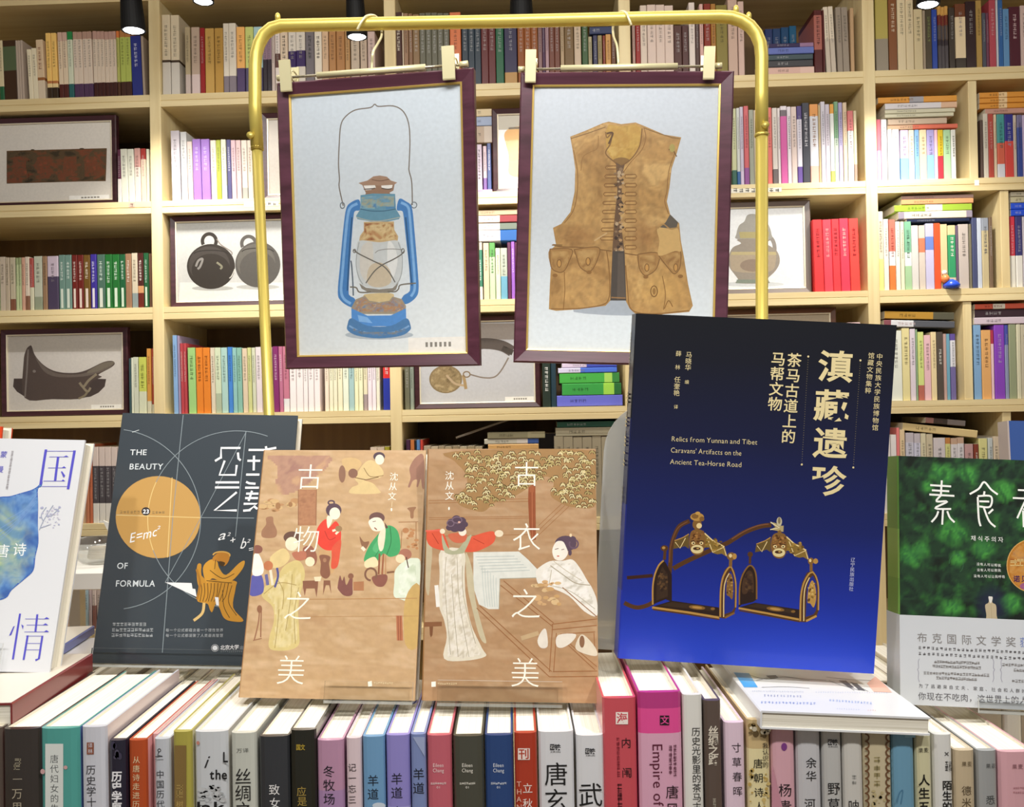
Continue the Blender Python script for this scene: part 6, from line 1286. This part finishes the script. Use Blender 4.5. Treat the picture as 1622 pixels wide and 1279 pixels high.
def brown_right(p):
    silk(p, WBR, HBR, ['A8845E', 'B6926C', 'B08A64', 'BE9C78', 'B28E68'], 4.0)
    p.crop(650, 690, 2.906)
    for y in (300, 312, 380, 388, 465): p.line([(85, y), (560, y - 8)], 2.5, '9A6A40')
    for k in range(3): p.line([(590, 460 - k * 22), (790, 270 - k * 22)], 2.5, '9A6A40')
    p.poly([(545, 200), (575, 195), (578, 480), (560, 485), (548, 430), (542, 300)], '94502E'); p.line([(560, 215), (562, 470)], 4, 'AE6844'); p.poly([(548, 240), (558, 222), (570, 240), (568, 262), (550, 262)], 'A25C38')
    reg = [(195, 75), (850, 72), (852, 240), (845, 330), (740, 330), (690, 310), (645, 275), (660, 220), (620, 190), (530, 250), (470, 285), (390, 310), (340, 350), (290, 345), (225, 320), (215, 280), (260, 230), (250, 170), (205, 120)]
    p.poly(reg, 'A37E50', True)
    leaves = []
    while len(leaves) < 330:
        x, y = random.uniform(195, 850), random.uniform(75, 345)
        if inside(reg, x, y): leaves.append((x, y, random.uniform(9, 15), random.randrange(4)))
    st = p.st; p.st = 0; p.z += st
    for x, y, r, ci in leaves:
        for s_ in (-1, 1): p.line([(x, y), (x + s_ * r * 0.5, y - r * 0.15), (x + s_ * r * 0.8, y + r * 0.55)], 11, '5C4828', True)
    for k, c in enumerate(['DCCB94', 'CDB97E', 'E2D4A2', 'B8A468']):
        p.z += st
        for i, (x, y, r, ci) in enumerate(leaves):
            if ci != k: continue
            for s_ in (-1, 1): p.line([(x, y), (x + s_ * r * 0.5, y - r * 0.1), (x + s_ * r * 0.8, y + r * 0.55)], 4.6, c, True)
            if i % 3 == 0: p.line([(x, y - r * 0.9), (x, y)], 4, c)
    p.st = st; p.z += st
    # ironing table cloth
    p.poly([(290, 538), (500, 535), (545, 575), (592, 625), (588, 655), (412, 660), (408, 730), (406, 800), (360, 800), (315, 778), (290, 700)], 'DEDFD6')
    for k in range(6): p.line([(300 + k * 6, 560 + k * 14), (480 + k * 14, 556 + k * 13)], 3, 'B8C0BC'); p.line([(330 + k * 13, 600 + k * 11), (335 + k * 12, 700), (345 + k * 11, 790)], 3, 'C2CAC4', True)
    p.line([(412, 660), (408, 800)], 3, 'A8A898'); p.line([(588, 655), (412, 660)], 3, 'A8A898')
    # lady at left
    p.poly([(80, 450), (100, 520), (95, 620), (85, 735), (70, 700), (66, 620), (72, 520)], 'C4B494', True); p.poly([(255, 540), (285, 620), (300, 760), (330, 880), (350, 955), (320, 930), (285, 800), (262, 690)], 'C8BC9C', True)
    p.poly([(140, 530), (245, 530), (250, 640), (255, 740), (280, 870), (330, 980), (346, 1018), (250, 1038), (155, 1028), (168, 930), (155, 850), (132, 780), (135, 640)], 'E0D8C4', True); p.field([(142, 540), (240, 540), (246, 740), (270, 870), (320, 985), (330, 1012), (250, 1030), (165, 1020), (175, 930), (162, 850), (140, 780)], tones(['C8BEA8', 'E2DAC8', 'ECE6DA', 'D6CCB8'], 22, 36, 9.5, 1.0, 1.8), 8)
    for q in ([(165, 560), (160, 700), (185, 1010)], [(215, 560), (225, 760), (270, 1020)], [(190, 640), (200, 800), (220, 1020)], [(240, 600), (245, 740), (300, 960)]): p.line(q, 2.5, 'A89C84', True)
    p.poly([(74, 445), (110, 435), (148, 440), (180, 528), (150, 530), (100, 515), (78, 490)], 'DC5A3E', True); p.poly([(245, 528), (265, 480), (300, 460), (382, 442), (386, 490), (330, 525), (280, 538)], 'DC5A3E', True); p.line([(100, 450), (130, 500)], 3, 'B03A26'); p.line([(290, 475), (340, 500)], 3, 'B03A26'); p.line([(70, 440), (140, 437)], 6, 'E86A58')
    p.poly([(145, 455), (175, 520), (215, 528), (262, 470), (282, 462), (255, 525), (235, 545), (160, 540)], 'B0B090', True); p.poly([(175, 455), (255, 452), (250, 490), (200, 492)], 'CE6A4C', True); p.ell(408, 452, 20, 16, 'EADBBE'); p.ell(148, 442, 12, 12, 'EADBBE'); p.ell(240, 445, 18, 18, 'F0E6D4')
    for x, y, r in ((212, 385, 20), (190, 400, 20), (235, 395, 22), (250, 410, 16), (205, 425, 24), (180, 425, 16), (232, 425, 22)): p.ell(x, y, r, r * 0.85, '564252')
    p.ring(215, 390, 22, 14, 5, '7A6474'); p.ring(185, 405, 16, 14, 5, '7A6474'); p.ell(225, 400, 6, 5, 'E0B0A0'); p.line([(120, 690), (128, 790)], 18, 'F0ECE4', True); p.poly([(60, 860), (145, 858), (145, 878), (60, 882)], '8A5C3C'); p.poly([(88, 880), (105, 880), (102, 920), (95, 930), (90, 918)], '7E5234')
    # lady at right
    p.poly([(585, 615), (640, 580), (700, 578), (745, 572), (780, 610), (815, 670), (835, 700), (858, 760), (858, 832), (800, 810), (730, 740), (640, 700), (590, 685), (578, 640)], 'EAE5DA', True); p.field([(600, 625), (650, 590), (740, 582), (775, 618), (810, 680), (845, 760), (848, 820), (800, 800), (730, 732), (645, 690), (596, 676)], tones(['CEC8BA', 'ECE8DE', 'F2EEE8', 'DED8CC'], 34, 26, 7.7, 1.0, 1.8), 8); p.line([(645, 600), (700, 640), (760, 680), (828, 690)], 4, 'A89C84', True); p.line([(660, 580), (720, 625), (790, 670)], 3, 'C4B8A0', True); p.line([(640, 690), (740, 720), (850, 800)], 3, 'B8AE98', True); p.line([(650, 620), (640, 680)], 3, 'B8AE98')
    p.ell(715, 498, 50, 36, '5A4656'); p.ring(752, 500, 20, 20, 8, '6A5264'); p.ell(745, 478, 18, 14, '5A4656'); p.poly([(655, 520), (672, 490), (700, 488), (715, 510), (725, 545), (700, 575), (668, 572), (655, 548)], 'F2EADC', True); p.line([(665, 525), (682, 521)], 3, '6A5450'); p.line([(695, 527), (708, 524)], 3, '6A5450'); p.ell(680, 556, 6, 3, 'C86A5A'); p.ell(735, 540, 8, 14, '5A4656'); p.ell(738, 460, 6, 8, 'E8D0A8')
    p.mottle((560, 670, 690, 780), ['D0A878', 'D8B888', 'C8A06C'], 20, 8, 20, 0.7)
    # table outlines and feet
    tl = '9C6A42'
    for q in ([(415, 690), (655, 880)], [(430, 670), (660, 865)], [(650, 870), (860, 845)], [(650, 895), (858, 875)], [(655, 870), (640, 1090)], [(672, 910), (660, 1085)], [(305, 795), (640, 1112)], [(320, 785), (650, 1088)], [(640, 1112), (860, 1110)], [(655, 1088), (860, 1085)], [(690, 915), (850, 905)], [(700, 700), (858, 835)], [(720, 960), (850, 1080)], [(735, 960), (858, 1065)], [(845, 910), (850, 1010)]): p.line(q, 4, tl)
    p.poly([(585, 945), (605, 900), (625, 895), (632, 970), (600, 978)], 'E6DED0', True); p.poly([(680, 920), (760, 915), (745, 950), (700, 978), (672, 968)], 'E6DED0', True); p.poly([(760, 980), (775, 930), (800, 920), (850, 975), (858, 1015), (800, 1005)], 'E0D4BE', True); p.ell(790, 950, 12, 28, '8A6448'); p.line([(510, 935), (590, 910)], 20, 'C4A880', True)
def brown_right_letters(p):
    w = 'FBF6E8'; p.crop(650, 690, 2.906)
    p.part('title_lettering')
    for ch, x, y, s in (('古', 535, 178, 122), ('衣', 535, 468, 138), ('之', 530, 775, 146), ('美', 528, 1092, 142)): p.char(ch, x, y, s, w, -0.010)
    p.part('author_lettering')
    p.chars('沈从文', 180, 185, 180, 278, 42, w); p.ell(178, 337, 4, 8, w, 8)
    p.part('publisher_mark')
    p.poly([(97, 1135), (117, 1133), (117, 1158), (97, 1158)], w); p.marks(125, 1143, 215, 1143, 9, 9, 'E8D2A8')
cover_book(MBR, WBR, HBR, 0.02, 'B98A5A', 'A87C50', 'brown cover with two ladies ironing cloth under foliage, beside the tall blue book', GD, brown_right, brown_right_letters, 'B98A5A', art_mat=M_SILK)

# -- dark formula book
def dark_art(p):
    p.crop(0, 630, 2.721); g = '8A969C'
    for k in range(2): pass
    p.ell(682, 516, 183, 177, 'C49A58', 48)
    p.ring(480, 525, 385, 390, 3, g, -82, 82); p.ring(1022, 527, 385, 383, 3, g, 95, 265); p.ring(1022, 527, 385, 383, 3, g, 265, 290)
    p.line([(790, 75), (772, 245), (745, 520), (700, 1100)], 3, g); p.line([(500, 506), (680, 512), (866, 518), (1095, 520)], 3, g); p.line([(1060, 147), (1015, 600)], 3, g); p.line([(1062, 147), (865, 520), (712, 798)], 2.5, g); p.line([(600, 140), (570, 150)], 2.5, 'C8D0D2')
    p.ring(1022, 527, 385, 383, 3.4, 'E2C684', 160, 205); p.line([(742, 345), (722, 690)], 3.4, 'E2C684'); p.line([(502, 507), (864, 518)], 3.4, 'E2C684')
    p.ell(629, 491, 19, 18, '3A3436')
    p.poly([(712, 797), (826, 800), (830, 824), (842, 826), (848, 860)], 'E8EAEC')
    o, d = 'C08A30', '5A4018'
    p.poly([(850, 725), (868, 720), (880, 780), (1010, 790), (1016, 820), (1005, 905), (1050, 962), (1000, 965), (965, 950), (945, 905), (930, 890), (915, 925), (905, 915), (895, 890), (870, 885), (850, 875), (862, 840), (850, 790)], o, True)
    p.poly([(875, 735), (905, 700), (935, 705), (945, 735), (975, 765), (1030, 715), (1055, 705), (1045, 740), (1000, 790), (960, 795), (915, 780), (890, 800)], 'CC9638', True)
    p.poly([(918, 690), (945, 668), (985, 672), (990, 690), (982, 712), (968, 726), (950, 722), (940, 705), (920, 705)], 'B87C2C', True); p.ring(955, 680, 36, 15, 6, 'CCA050', 180, 380); p.poly([(945, 706), (970, 712), (962, 728), (948, 722)], '4A3414', True)
    for k in range(9): p.line([(865 + k * 15, 800), (870 + k * 13, 830 + (k % 3) * 12), (862 + k * 12, 880)], 3, d, True)
    for q in ([(905, 745), (960, 780), (1010, 760)], [(890, 790), (1000, 800)], [(1000, 810), (985, 880), (1020, 940)], [(960, 830), (965, 900), (990, 950)], [(930, 700), (925, 740)]): p.line(q, 3, d, True)
    p.line([(880, 885), (872, 930), (835, 962)], 12, 'D8B878', True); p.poly([(926, 860), (942, 862), (944, 898), (932, 896)], 'E8EAEC'); p.line([(848, 740), (862, 800), (850, 870)], 10, 'A8742A', True)
def dark_letters(p):
    w = 'F0F3F5'; p.crop(0, 630, 2.721)
    p.part('english_lettering')
    p.text('THE', 560, 248, 634, 248, 24, 'DDE3E6', 0.01); p.text('BEAUTY', 556, 310, 705, 310, 25, 'D4DCE0', 0.01); p.text('OF', 503, 738, 552, 738, 25, 'D4DCE0', 0.01); p.text('FORMULA', 497, 815, 670, 815, 26, 'D4DCE0', 0.01)
    p.part('number_lettering')
    p.text('23', 616, 500, 643, 500, 17, w, 0.03); p.marks(515, 494, 605, 494, 12, 6, '8E7850'); p.marks(655, 496, 712, 496, 12, 4, '8E7850')
    p.part('formula_lettering')
    p.text('E=mc', 556, 628, 678, 596, 40, w, 0, 0.35); p.text('2', 676, 570, 692, 566, 14, w, 0, 0.3); p.text('a', 936, 617, 975, 610, 40, w, 0, 0.4); p.text('2', 978, 598, 994, 596, 15, w, 0, 0.3); p.text('+', 990, 634, 1018, 626, 30, w, 0, 0.2); p.text('b', 1032, 652, 1060, 650, 46, w, 0, 0.4); p.text('2', 1062, 626, 1078, 626, 15, w, 0, 0.3); p.text('=', 1072, 668, 1096, 664, 24, w)
    p.part('title_lettering')
    p.crop(200, 680, 6.396); T = 22
    for q in ([(960, 300), (962, 192), (1158, 192)], [(900, 325), (930, 305), (958, 290)], [(1132, 238), (1138, 300), (1160, 318)], [(998, 320), (945, 465), (1108, 465), (1120, 365)], [(905, 541), (1145, 541)], [(900, 592), (1145, 592)], [(1120, 640), (895, 825), (1120, 825)], [(1240, 212), (1400, 212), (1520, 190)], [(1228, 322), (1358, 322)], [(1295, 270), (1292, 420)], [(1215, 462), (1350, 462)], [(1215, 535), (1245, 550), (1310, 555)], [(1205, 595), (1345, 595)], [(1215, 655), (1340, 655)], [(1205, 700), (1335, 700)], [(1275, 625), (1240, 730)], [(1190, 758), (1325, 758), (1250, 820)], [(1185, 828), (1260, 822)], [(1290, 780), (1330, 810)], [(1415, 175), (1425, 225)]): p.line(q, T, w)
    p.part('blurb_lettering')
    p.crop(0, 630, 2.721); c = 'AEB4B8'
    p.marks(485, 978, 632, 978, 15, 9, c); p.marks(482, 1002, 662, 1002, 15, 11, c); p.marks(480, 1025, 660, 1025, 15, 11, c)
    p.chars('每一个公式都蕴含着一个理性世界', 722, 1003, 955, 1003, 15, c); p.chars('每一个公式都凝聚了人类最高智慧', 722, 1026, 955, 1026, 15, c)
    p.part('publisher_mark')
    p.ell(927, 1080, 11, 11, 'E0E4E8'); p.ring(927, 1080, 15, 15, 2, 'C0C4C8'); p.chars('北京大学', 960, 1078, 1020, 1076, 21, 'F0F2F4', 0.01); p.chars('出版社', 1042, 1078, 1085, 1077, 17, 'A0A8AC'); p.marks(950, 1096, 1090, 1095, 6, 16, '80888C')
cover_book(MDK, WDK, HDK, 0.022, '3C444B', '343A42', 'dark slate book with a gold disc and white circle lines', GD, dark_art, dark_letters, '3A4048', mat=M_GLOSS)

# -- white poem book at left
def poem_art(p):
    p.crop(0, 660, 6.395); b1 = '3C62B0'
    O = [(-520, 900), (-200, 850), (0, 815), (100, 808), (200, 780), (330, 740), (400, 690), (415, 640), (432, 660), (420, 710), (385, 740), (388, 900), (385, 1100), (390, 1280), (360, 1420), (340, 1560), (250, 1650), (120, 1760), (60, 1840), (-100, 1870), (-400, 1800)]
    p.poly(O, b1, True)
    OS = catmull(O, True, 4); tb = tones(['3C60A4', '4E7AB8', '6E98CA', '486CB0'], 200, 200, 2.0, 1.2, 1.6); tg = tones(['6E94A0', '94AE8C', 'B4C498', '7EA0A0', '9CB48C'], 160, 150, 6.0, 1.2, 1.7)
    def leaf(x, y):
        g_ = max(0.0, min(1.0, 1.25 - math.hypot((x + 40) / 330, (y - 1330) / 430) + noise.noise(Vector((x / 120, y / 120, 5))) * 0.5)); a_, b_ = tb(x, y), tg(x, y)
        return tuple(u + (v - u) * g_ for u, v in zip(a_, b_))
    p.field(OS, leaf, 14)
    for k in range(5): p.line([(385 - k * 6, 760 + k * 30), (260 - k * 40, 930 + k * 60), (40 - k * 60, 1060 + k * 90)], 5, '7A9CCC', True)
    for q in ([(400, 1150), (440, 1060), (500, 960), (540, 900)], [(440, 1060), (420, 1000), (470, 920)], [(470, 1010), (530, 1000), (600, 930)], [(410, 1130), (470, 1110), (520, 1090)]): p.line(q, 9, '9CA4B8', True)
    p.mottle((400, 880, 610, 1130), ['B4B4CC', 'C4C0D0', 'A4A8C4'], 46, 5, 16, 0.7)
def poem_letters(p):
    v = '5450C0'; p.crop(0, 660, 6.395); p.part('title_lettering')
    p.line([(467, 335), (445, 470), (412, 690)], 26, v); p.line([(757, 345), (690, 738)], 26, v); p.line([(470, 352), (765, 352)], 5, v); p.line([(500, 410), (660, 410)], 5, v); p.poly([(640, 412), (672, 395), (700, 412)], v); p.line([(590, 412), (568, 580), (560, 650)], 24, v); p.line([(488, 522), (640, 522)], 5, v); p.poly([(622, 524), (650, 505), (672, 524)], v); p.poly([(618, 560), (630, 555), (662, 600), (650, 620), (640, 612)], v); p.line([(440, 655), (650, 655)], 5, v); p.poly([(620, 657), (640, 638), (662, 657)], v); p.line([(425, 710), (690, 710)], 5, v)
    p.part('author_lettering')
    p.char('蒙', 40, 385, 72, v); p.char('曼', 5, 535, 72, v); p.marks(130, 350, 70, 740, 26, 18, 'A8A4A8')
    p.part('leaf_lettering')
    p.crop(0, 850, 4.125); p.char('诗', 130, 85, 90, 'F4F6F4'); p.char('唐', 18, 95, 90, 'F4F6F4')
    p.part('title_lettering')
    p.line([(132, 505), (85, 805)], 13, v); p.line([(245, 510), (232, 625)], 13, v); p.poly([(60, 650), (75, 645), (98, 585), (88, 590)], v); p.poly([(140, 575), (155, 585), (150, 610)], v)
    for y, a, b_ in ((540, 165, 320), (580, 175, 312), (625, 160, 318)): p.line([(a, y), (b_, y)], 3, v); p.poly([(b_ - 32, y), (b_ - 14, y - 12), (b_ + 4, y)], v)
    p.line([(182, 648), (155, 808)], 13, v); p.line([(278, 650), (255, 800), (232, 810)], 13, v); p.line([(170, 652), (280, 652)], 3, v); p.line([(178, 700), (268, 700)], 3, v); p.line([(172, 742), (262, 742)], 3, v)
cover_book(MPO, WPO, HPO, 0.02, 'DADCE0', 'DADCE0', 'white book with violet characters and a blue leaf at the left edge', GD, poem_art, poem_letters, 'DADCE0', mat=M_GLOSS)

# -- green novel with a pale band
def green_art(p):
    p.crop(1420, 740, 4.92)
    p.lpoly([(-WGR / 2 + 0.0015, 0), (WGR / 2, 0), (WGR / 2, HGR), (-WGR / 2 + 0.0015, HGR)], '18281E')
    R = (30, -60, 1280, 1190)
    td = tones(['141E16', '1C3022', '24402A', '182820', '203A26'], 190, 170, 3.0, 1.0, 1.8); tl = tones(['2A5C30', '3A8038', '4A9A40', '2E6A38', '3C7E3C'], 60, 90, 8.0, 1.4, 1.7); tn = hexlin('20223E')
    B_ = [(440, 510, 160), (100, 690, 130), (680, 640, 110), (360, 60, 130), (560, 50, 110), (840, 190, 120), (430, 1090, 110), (480, 710, 80), (170, 650, 100), (900, 1060, 110), (240, 150, 70), (1050, 420, 130), (1150, 900, 120), (1150, 100, 120)]
    def trees(x, y):
        g_ = 0.0
        for a_, b_, r in B_: g_ = max(g_, 1 - math.hypot(x - a_, (y - b_) * 1.15) / r)
        g_ = max(0.0, min(1.0, g_ * 1.5 + noise.fractal(Vector((x / 90, y / 90, 2)), 0.9, 2.0, 4) * 0.45)); n_ = max(0.0, min(1.0, 1.6 - math.hypot((x - 745) / 130, (y - 1080) / 150) * 1.3))
        c = tuple(u + (v - u) * g_ for u, v in zip(td(x, y), tl(x, y))); return tuple(u + (v - u) * n_ * 0.85 for u, v in zip(c, tn))
    p.field([(-80, -140), (1480, -140), (1480, 2100), (-80, 2100)], trees, 16)
    p.ring(465, 755, 55, 75, 3, '3C6A4A', 180, 420)
    p.poly([(690, 1080), (715, 1060), (722, 1035), (742, 1035), (748, 1060), (775, 1080), (780, 1160), (792, 1235), (695, 1235), (700, 1160)], 'C0B090', True); p.poly([(716, 1012), (732, 1010), (748, 1015), (744, 1045), (732, 1062), (722, 1045)], 'E0DCD4', True); p.line([(735, 1065), (745, 1230)], 3, 'A89878')
    p.ell(1055, 770, 195, 205, 'B4762A', 40); p.field([(1055 + 185 * math.cos(t), 770 + 195 * math.sin(t)) for t in [k * math.pi / 16 for k in range(32)]], tones(['A0622A', 'BC7E34', 'C89048', 'A87A50'], 90, 50, 2.0, 1.0, 1.7), 12); p.ring(1055, 770, 195, 205, 6, 'D8A860'); p.ell(1020, 930, 60, 30, '9A5A80')
    # pale paper band round the lower part
def green_letters(p):
    w = 'F2F4EE'; p.crop(1420, 740, 4.92); p.part('title_lettering')
    for q in ([(262, 142), (425, 152)], [(275, 182), (410, 190)], [(255, 215), (450, 226)], [(352, 105), (345, 220)], [(345, 222), (310, 268), (395, 270), (300, 322), (425, 328)], [(362, 328), (355, 450)], [(325, 345), (310, 385), (272, 430)], [(395, 345), (415, 395), (452, 432)]): p.line(q, 15, w, True)
    for q in ([(570, 212), (640, 170), (682, 118), (735, 175), (788, 215)], [(685, 190), (680, 220)], [(632, 235), (640, 400), (655, 462)], [(632, 228), (735, 230), (728, 310), (645, 308)], [(645, 268), (722, 270)], [(680, 320), (720, 420), (770, 468)], [(752, 330), (715, 365)]): p.line(q, 15, w, True)
    for q in ([(945, 180), (1060, 185)], [(905, 242), (1100, 250)], [(1010, 120), (1000, 240)], [(1090, 130), (1010, 250), (940, 400)], [(985, 340), (990, 470)], [(985, 330), (1080, 335), (1080, 465)], [(990, 400), (1075, 402)], [(990, 462), (1078, 464)]): p.line(q, 14, w, True)
    p.part('subtitle_lettering')
    p.chars('채식주의자', 600, 555, 812, 567, 46, w); p.chars('没有人可以帮我', 635, 757, 800, 768, 25, w); p.chars('没有人可以救我', 637, 803, 800, 806, 25, w); p.chars('没有人可以让我呼吸', 612, 850, 832, 856, 25, w)
    p.part('seal_lettering')
    p.chars('诺贝尔', 935, 872, 1060, 872, 54, '3A1450', 0.02); p.marks(885, 745, 990, 745, 60, 2, 'D8B878')
def green_band(M):
    b = MB(M); hb = HGR * 0.355; t = 0.0004; x0, x1 = -WGR / 2, WGR / 2
    prof = [(x1, 0.0026), (x0 - t, 0.0026), (x0 - t, -0.026), (x1, -0.026), (x1, -0.0255), (x0 - t + 0.0003, -0.0255), (x0 - t + 0.0003, 0.0023), (x1, 0.0023)]
    b.prism(prof, 0.0005, hb, 'xz', hexlin('CDD1D6')); return b
GB = cover_book(MGR, WGR, HGR, 0.025, '18281E', [(0, '5E8A3E'), (0.3, '7AA04C'), (0.5, '6A9444')], 'green novel with a lone pale figure and a grey paper band', GD, green_art, green_letters, '2A4A30', mat=M_GLOSS)
GB_band = green_band(MGR).build('paper_band', M_COVER, GB, inked=True); GB_band['label'] = 'pale grey paper band with printed lines'
def band_letters(p):
    p.crop(1400, 960, 7.104); c = '5E5C5E'; d = '84807E'
    p.chars('布克国际文学奖', 415, 352, 1410, 400, 118, d); p.chars('获奖', 1565, 405, 1730, 412, 118, '7A8AC0')
    p.marks(365, 465, 1577, 520, 34, 25, c); p.marks(365, 530, 1577, 590, 34, 24, c); p.marks(550, 622, 1060, 640, 34, 17, d); p.marks(530, 672, 1075, 692, 34, 18, d); p.marks(430, 748, 1170, 775, 34, 22, d); p.marks(572, 803, 1030, 822, 34, 15, d); p.marks(1310, 655, 1650, 668, 34, 10, d); p.marks(1440, 715, 1700, 725, 34, 8, d); p.marks(1420, 838, 1700, 848, 34, 8, d)
    for x, s_ in ((372, 1), (1218, -1), (1300, 1)): p.line([(x + 14 * s_, 590), (x, 620), (x + 4 * s_, 690), (x - 10 * s_, 710), (x + 4 * s_, 740), (x, 810), (x + 14 * s_, 850)], 5, '9A96A8', True)
    p.chars('为了逃避来自丈夫、家庭、社会和人群的暴力', 400, 892, 1690, 960, 48, c); p.chars('你现在不吃肉，这世界上的人', 415, 1008, 1550, 1055, 92, '5A585C')
p = Print(MGR, 0.0028); band_letters(p); p.build('band_lettering', M_INK, GB)

# -- blue book behind, at the right edge, and the red one at the left edge
q = at_y(1597, 669, 0.927); hb = q.z - 1.1165; MB2 = pose_matrix(q.x + 0.1 - 0.008, 0.90, 1.1165, 0.10, -0.03, -0.03)
cover_book(MB2, 0.2, hb * 1.0, 0.022, '34508C', 'A89C98', 'blue covered book rising behind the green novel at the right edge', GD, None, None, '34508C')
q = at_y(24, 669, 0.93); hr = q.z - 1.126; MR2 = pose_matrix(q.x - 0.114, 0.90, 1.126, 0.12, 0.0, -0.03)
cover_book(MR2, 0.18, hr, 0.02, 'E2481E', 'C83A18', 'orange red book rising behind the white poem book', GD, None, None, 'C83A18')

# -- books lying flat
def lying_book(M, w, d, T, cover, spine_side, label, top=None, page=None):
    """local x right, y away, z up; lies with its cover up; spine at the given side"""
    root = empty('book', M); bpy.context.view_layer.update(); tag(root, label, 'book', 'books lying on the front rows')
    t = 0.0016; b = MB(M); c = hexlin(cover); x0, x1 = (-w / 2, w / 2)
    P = [(x1, T), (x0 + 0.001, T), (x0, T - 0.001), (x0, 0.001), (x0 + 0.001, 0), (x1, 0), (x1, t), (x0 + t, t), (x0 + t, T - t), (x1, T - t)]
    if spine_side > 0: P = [(-a, z) for a, z in reversed(P)]
    b.prism(P, 0, d, 'xz', c); b.build('cover', M_GLOSS, root, inked=True)
    b = MB(M); b.box(x0 + (t if spine_side < 0 else 0.001), x1 - (t if spine_side > 0 else 0.001), 0.0012, d - 0.0012, t, T - t); b.build('page_block', PG_Z, root)
    if top: p = Print(M @ Matrix.Translation((0, 0, T)), 0.0002); top(p); p.build('cover_print', M_COVER, root)
    return root
def white_top(p):
    p.crop(1140, 1050, 4.506)
    p.poly([(100, 72), (210, 78), (272, 178), (175, 178)], '3E9CDC'); p.poly([(1050, 150), (1110, 100), (1180, 160), (1230, 215), (1100, 210)], 'E8B4A4')
    k = '2E3444'
    for q_ in ([(215, 90), (330, 120), (470, 105), (640, 130)], [(260, 130), (420, 100), (600, 118), (760, 128)], [(300, 178), (480, 175), (640, 185)], [(780, 130), (860, 160), (1000, 200)], [(850, 130), (960, 200)], [(930, 140), (1060, 208)], [(760, 105), (900, 120), (1080, 130)]): p.line(q_, 5, k, True)
    for q_ in ([(850, 130), (900, 130), (960, 180), (920, 178)], [(930, 140), (980, 150), (1040, 205), (990, 195)], [(330, 95), (400, 92), (420, 110), (360, 116)]): p.poly(q_, '3A4658')
    p.marks(230, 205, 600, 212, 10, 26, '8898C0'); p.marks(310, 236, 590, 244, 16, 12, '4A6AB8'); p.marks(290, 286, 690, 294, 18, 16, '4A7AC8'); p.marks(680, 212, 1200, 218, 9, 30, '8CA8D8'); p.marks(780, 270, 1090, 292, 16, 14, '5A90D8'); p.marks(830, 330, 1000, 338, 10, 10, 'A8B4D0'); p.marks(1050, 342, 1120, 344, 10, 4, 'D8A090')
a = at_y(1203.5, 1156, 0.672); e = at_y(1473, 1167, 0.672)
MW = Matrix.Translation(((a.x + e.x) / 2, 0.672, (a.z + e.z) / 2 + 0.0005)) @ Matrix.Rotation(-math.atan2(e.z - a.z, e.x - a.x), 4, 'Y')
lying_book(MW, (e - a).length, 0.2, 0.0148, 'DCDEE0', -1, 'flat white book with blue lettering under the tall blue book', white_top)
x1 = at_y(14, 1147, 0.688).x
MM = Matrix.Translation((x1 - 0.09, 0.69, 1.1382)) @ Matrix.Rotation(math.radians(2.0), 4, 'Z')
lying_book(MM, 0.18, 0.142, 0.0225, '7A2A2A', 1, 'maroon book lying flat on the left end of the front row', lambda p: p.lpoly([(-0.088, 0.001), (0.0885, 0.001), (0.0885, 0.141), (-0.088, 0.141)], 'D8D0C2'))
xr = at_y(92, 1050, 0.885).x
lying_book(Matrix.Translation((xr - 0.07 + 0.03, 0.872, 1.1285)) @ Matrix.Rotation(0.08, 4, 'Z'), 0.14, 0.1, 0.0105, 'E4E0DA', 1, 'pale book lying flat behind the maroon one, lower of two')
lying_book(Matrix.Translation((xr - 0.085 + 0.012, 0.882, 1.1395)) @ Matrix.Rotation(0.10, 4, 'Z'), 0.14, 0.1, 0.0105, '5A66A8', 1, 'blue backed book lying flat behind the maroon one, upper of two', lambda p: p.lpoly([(-0.069, 0.001), (0.0685, 0.001), (0.0685, 0.099), (-0.069, 0.099)], 'E6E0D2'))

# -- clear stands
stand(MBR, -0.066 + 0.002, 0.047, 0.245, 0.02, 'clear stand under the ladies cover with a square back panel', 0.019, back_x=(0.018, 0.11))
stand(MBL, 0.0, 0.0795, 0.12, 0.02, 'clear stand under the left brown cover', 0.016)
stand(MDK, -WDK / 2 + 0.003, WDK / 2 - 0.03, 0.2, 0.022, 'clear stand with a wide lip under the dark slate book', 0.016)
stand(MPO, -0.08, 0.044, 0.227, 0.02, 'clear stand under the white book with a blue leaf', 0.026, back_x=(-0.08, 0.012))
stand(MGR, -0.012, 0.075, 0.2, 0.026, 'clear stand under the green novel', 0.010)
stand(MBLUE, -0.02, 0.02, 0.235, 0.03, 'hazy clear stand with rounded top behind the tall blue book', 0, rounded=0.05, back_x=(-0.135, 0.06), mat=FROST, lipz=0.002)
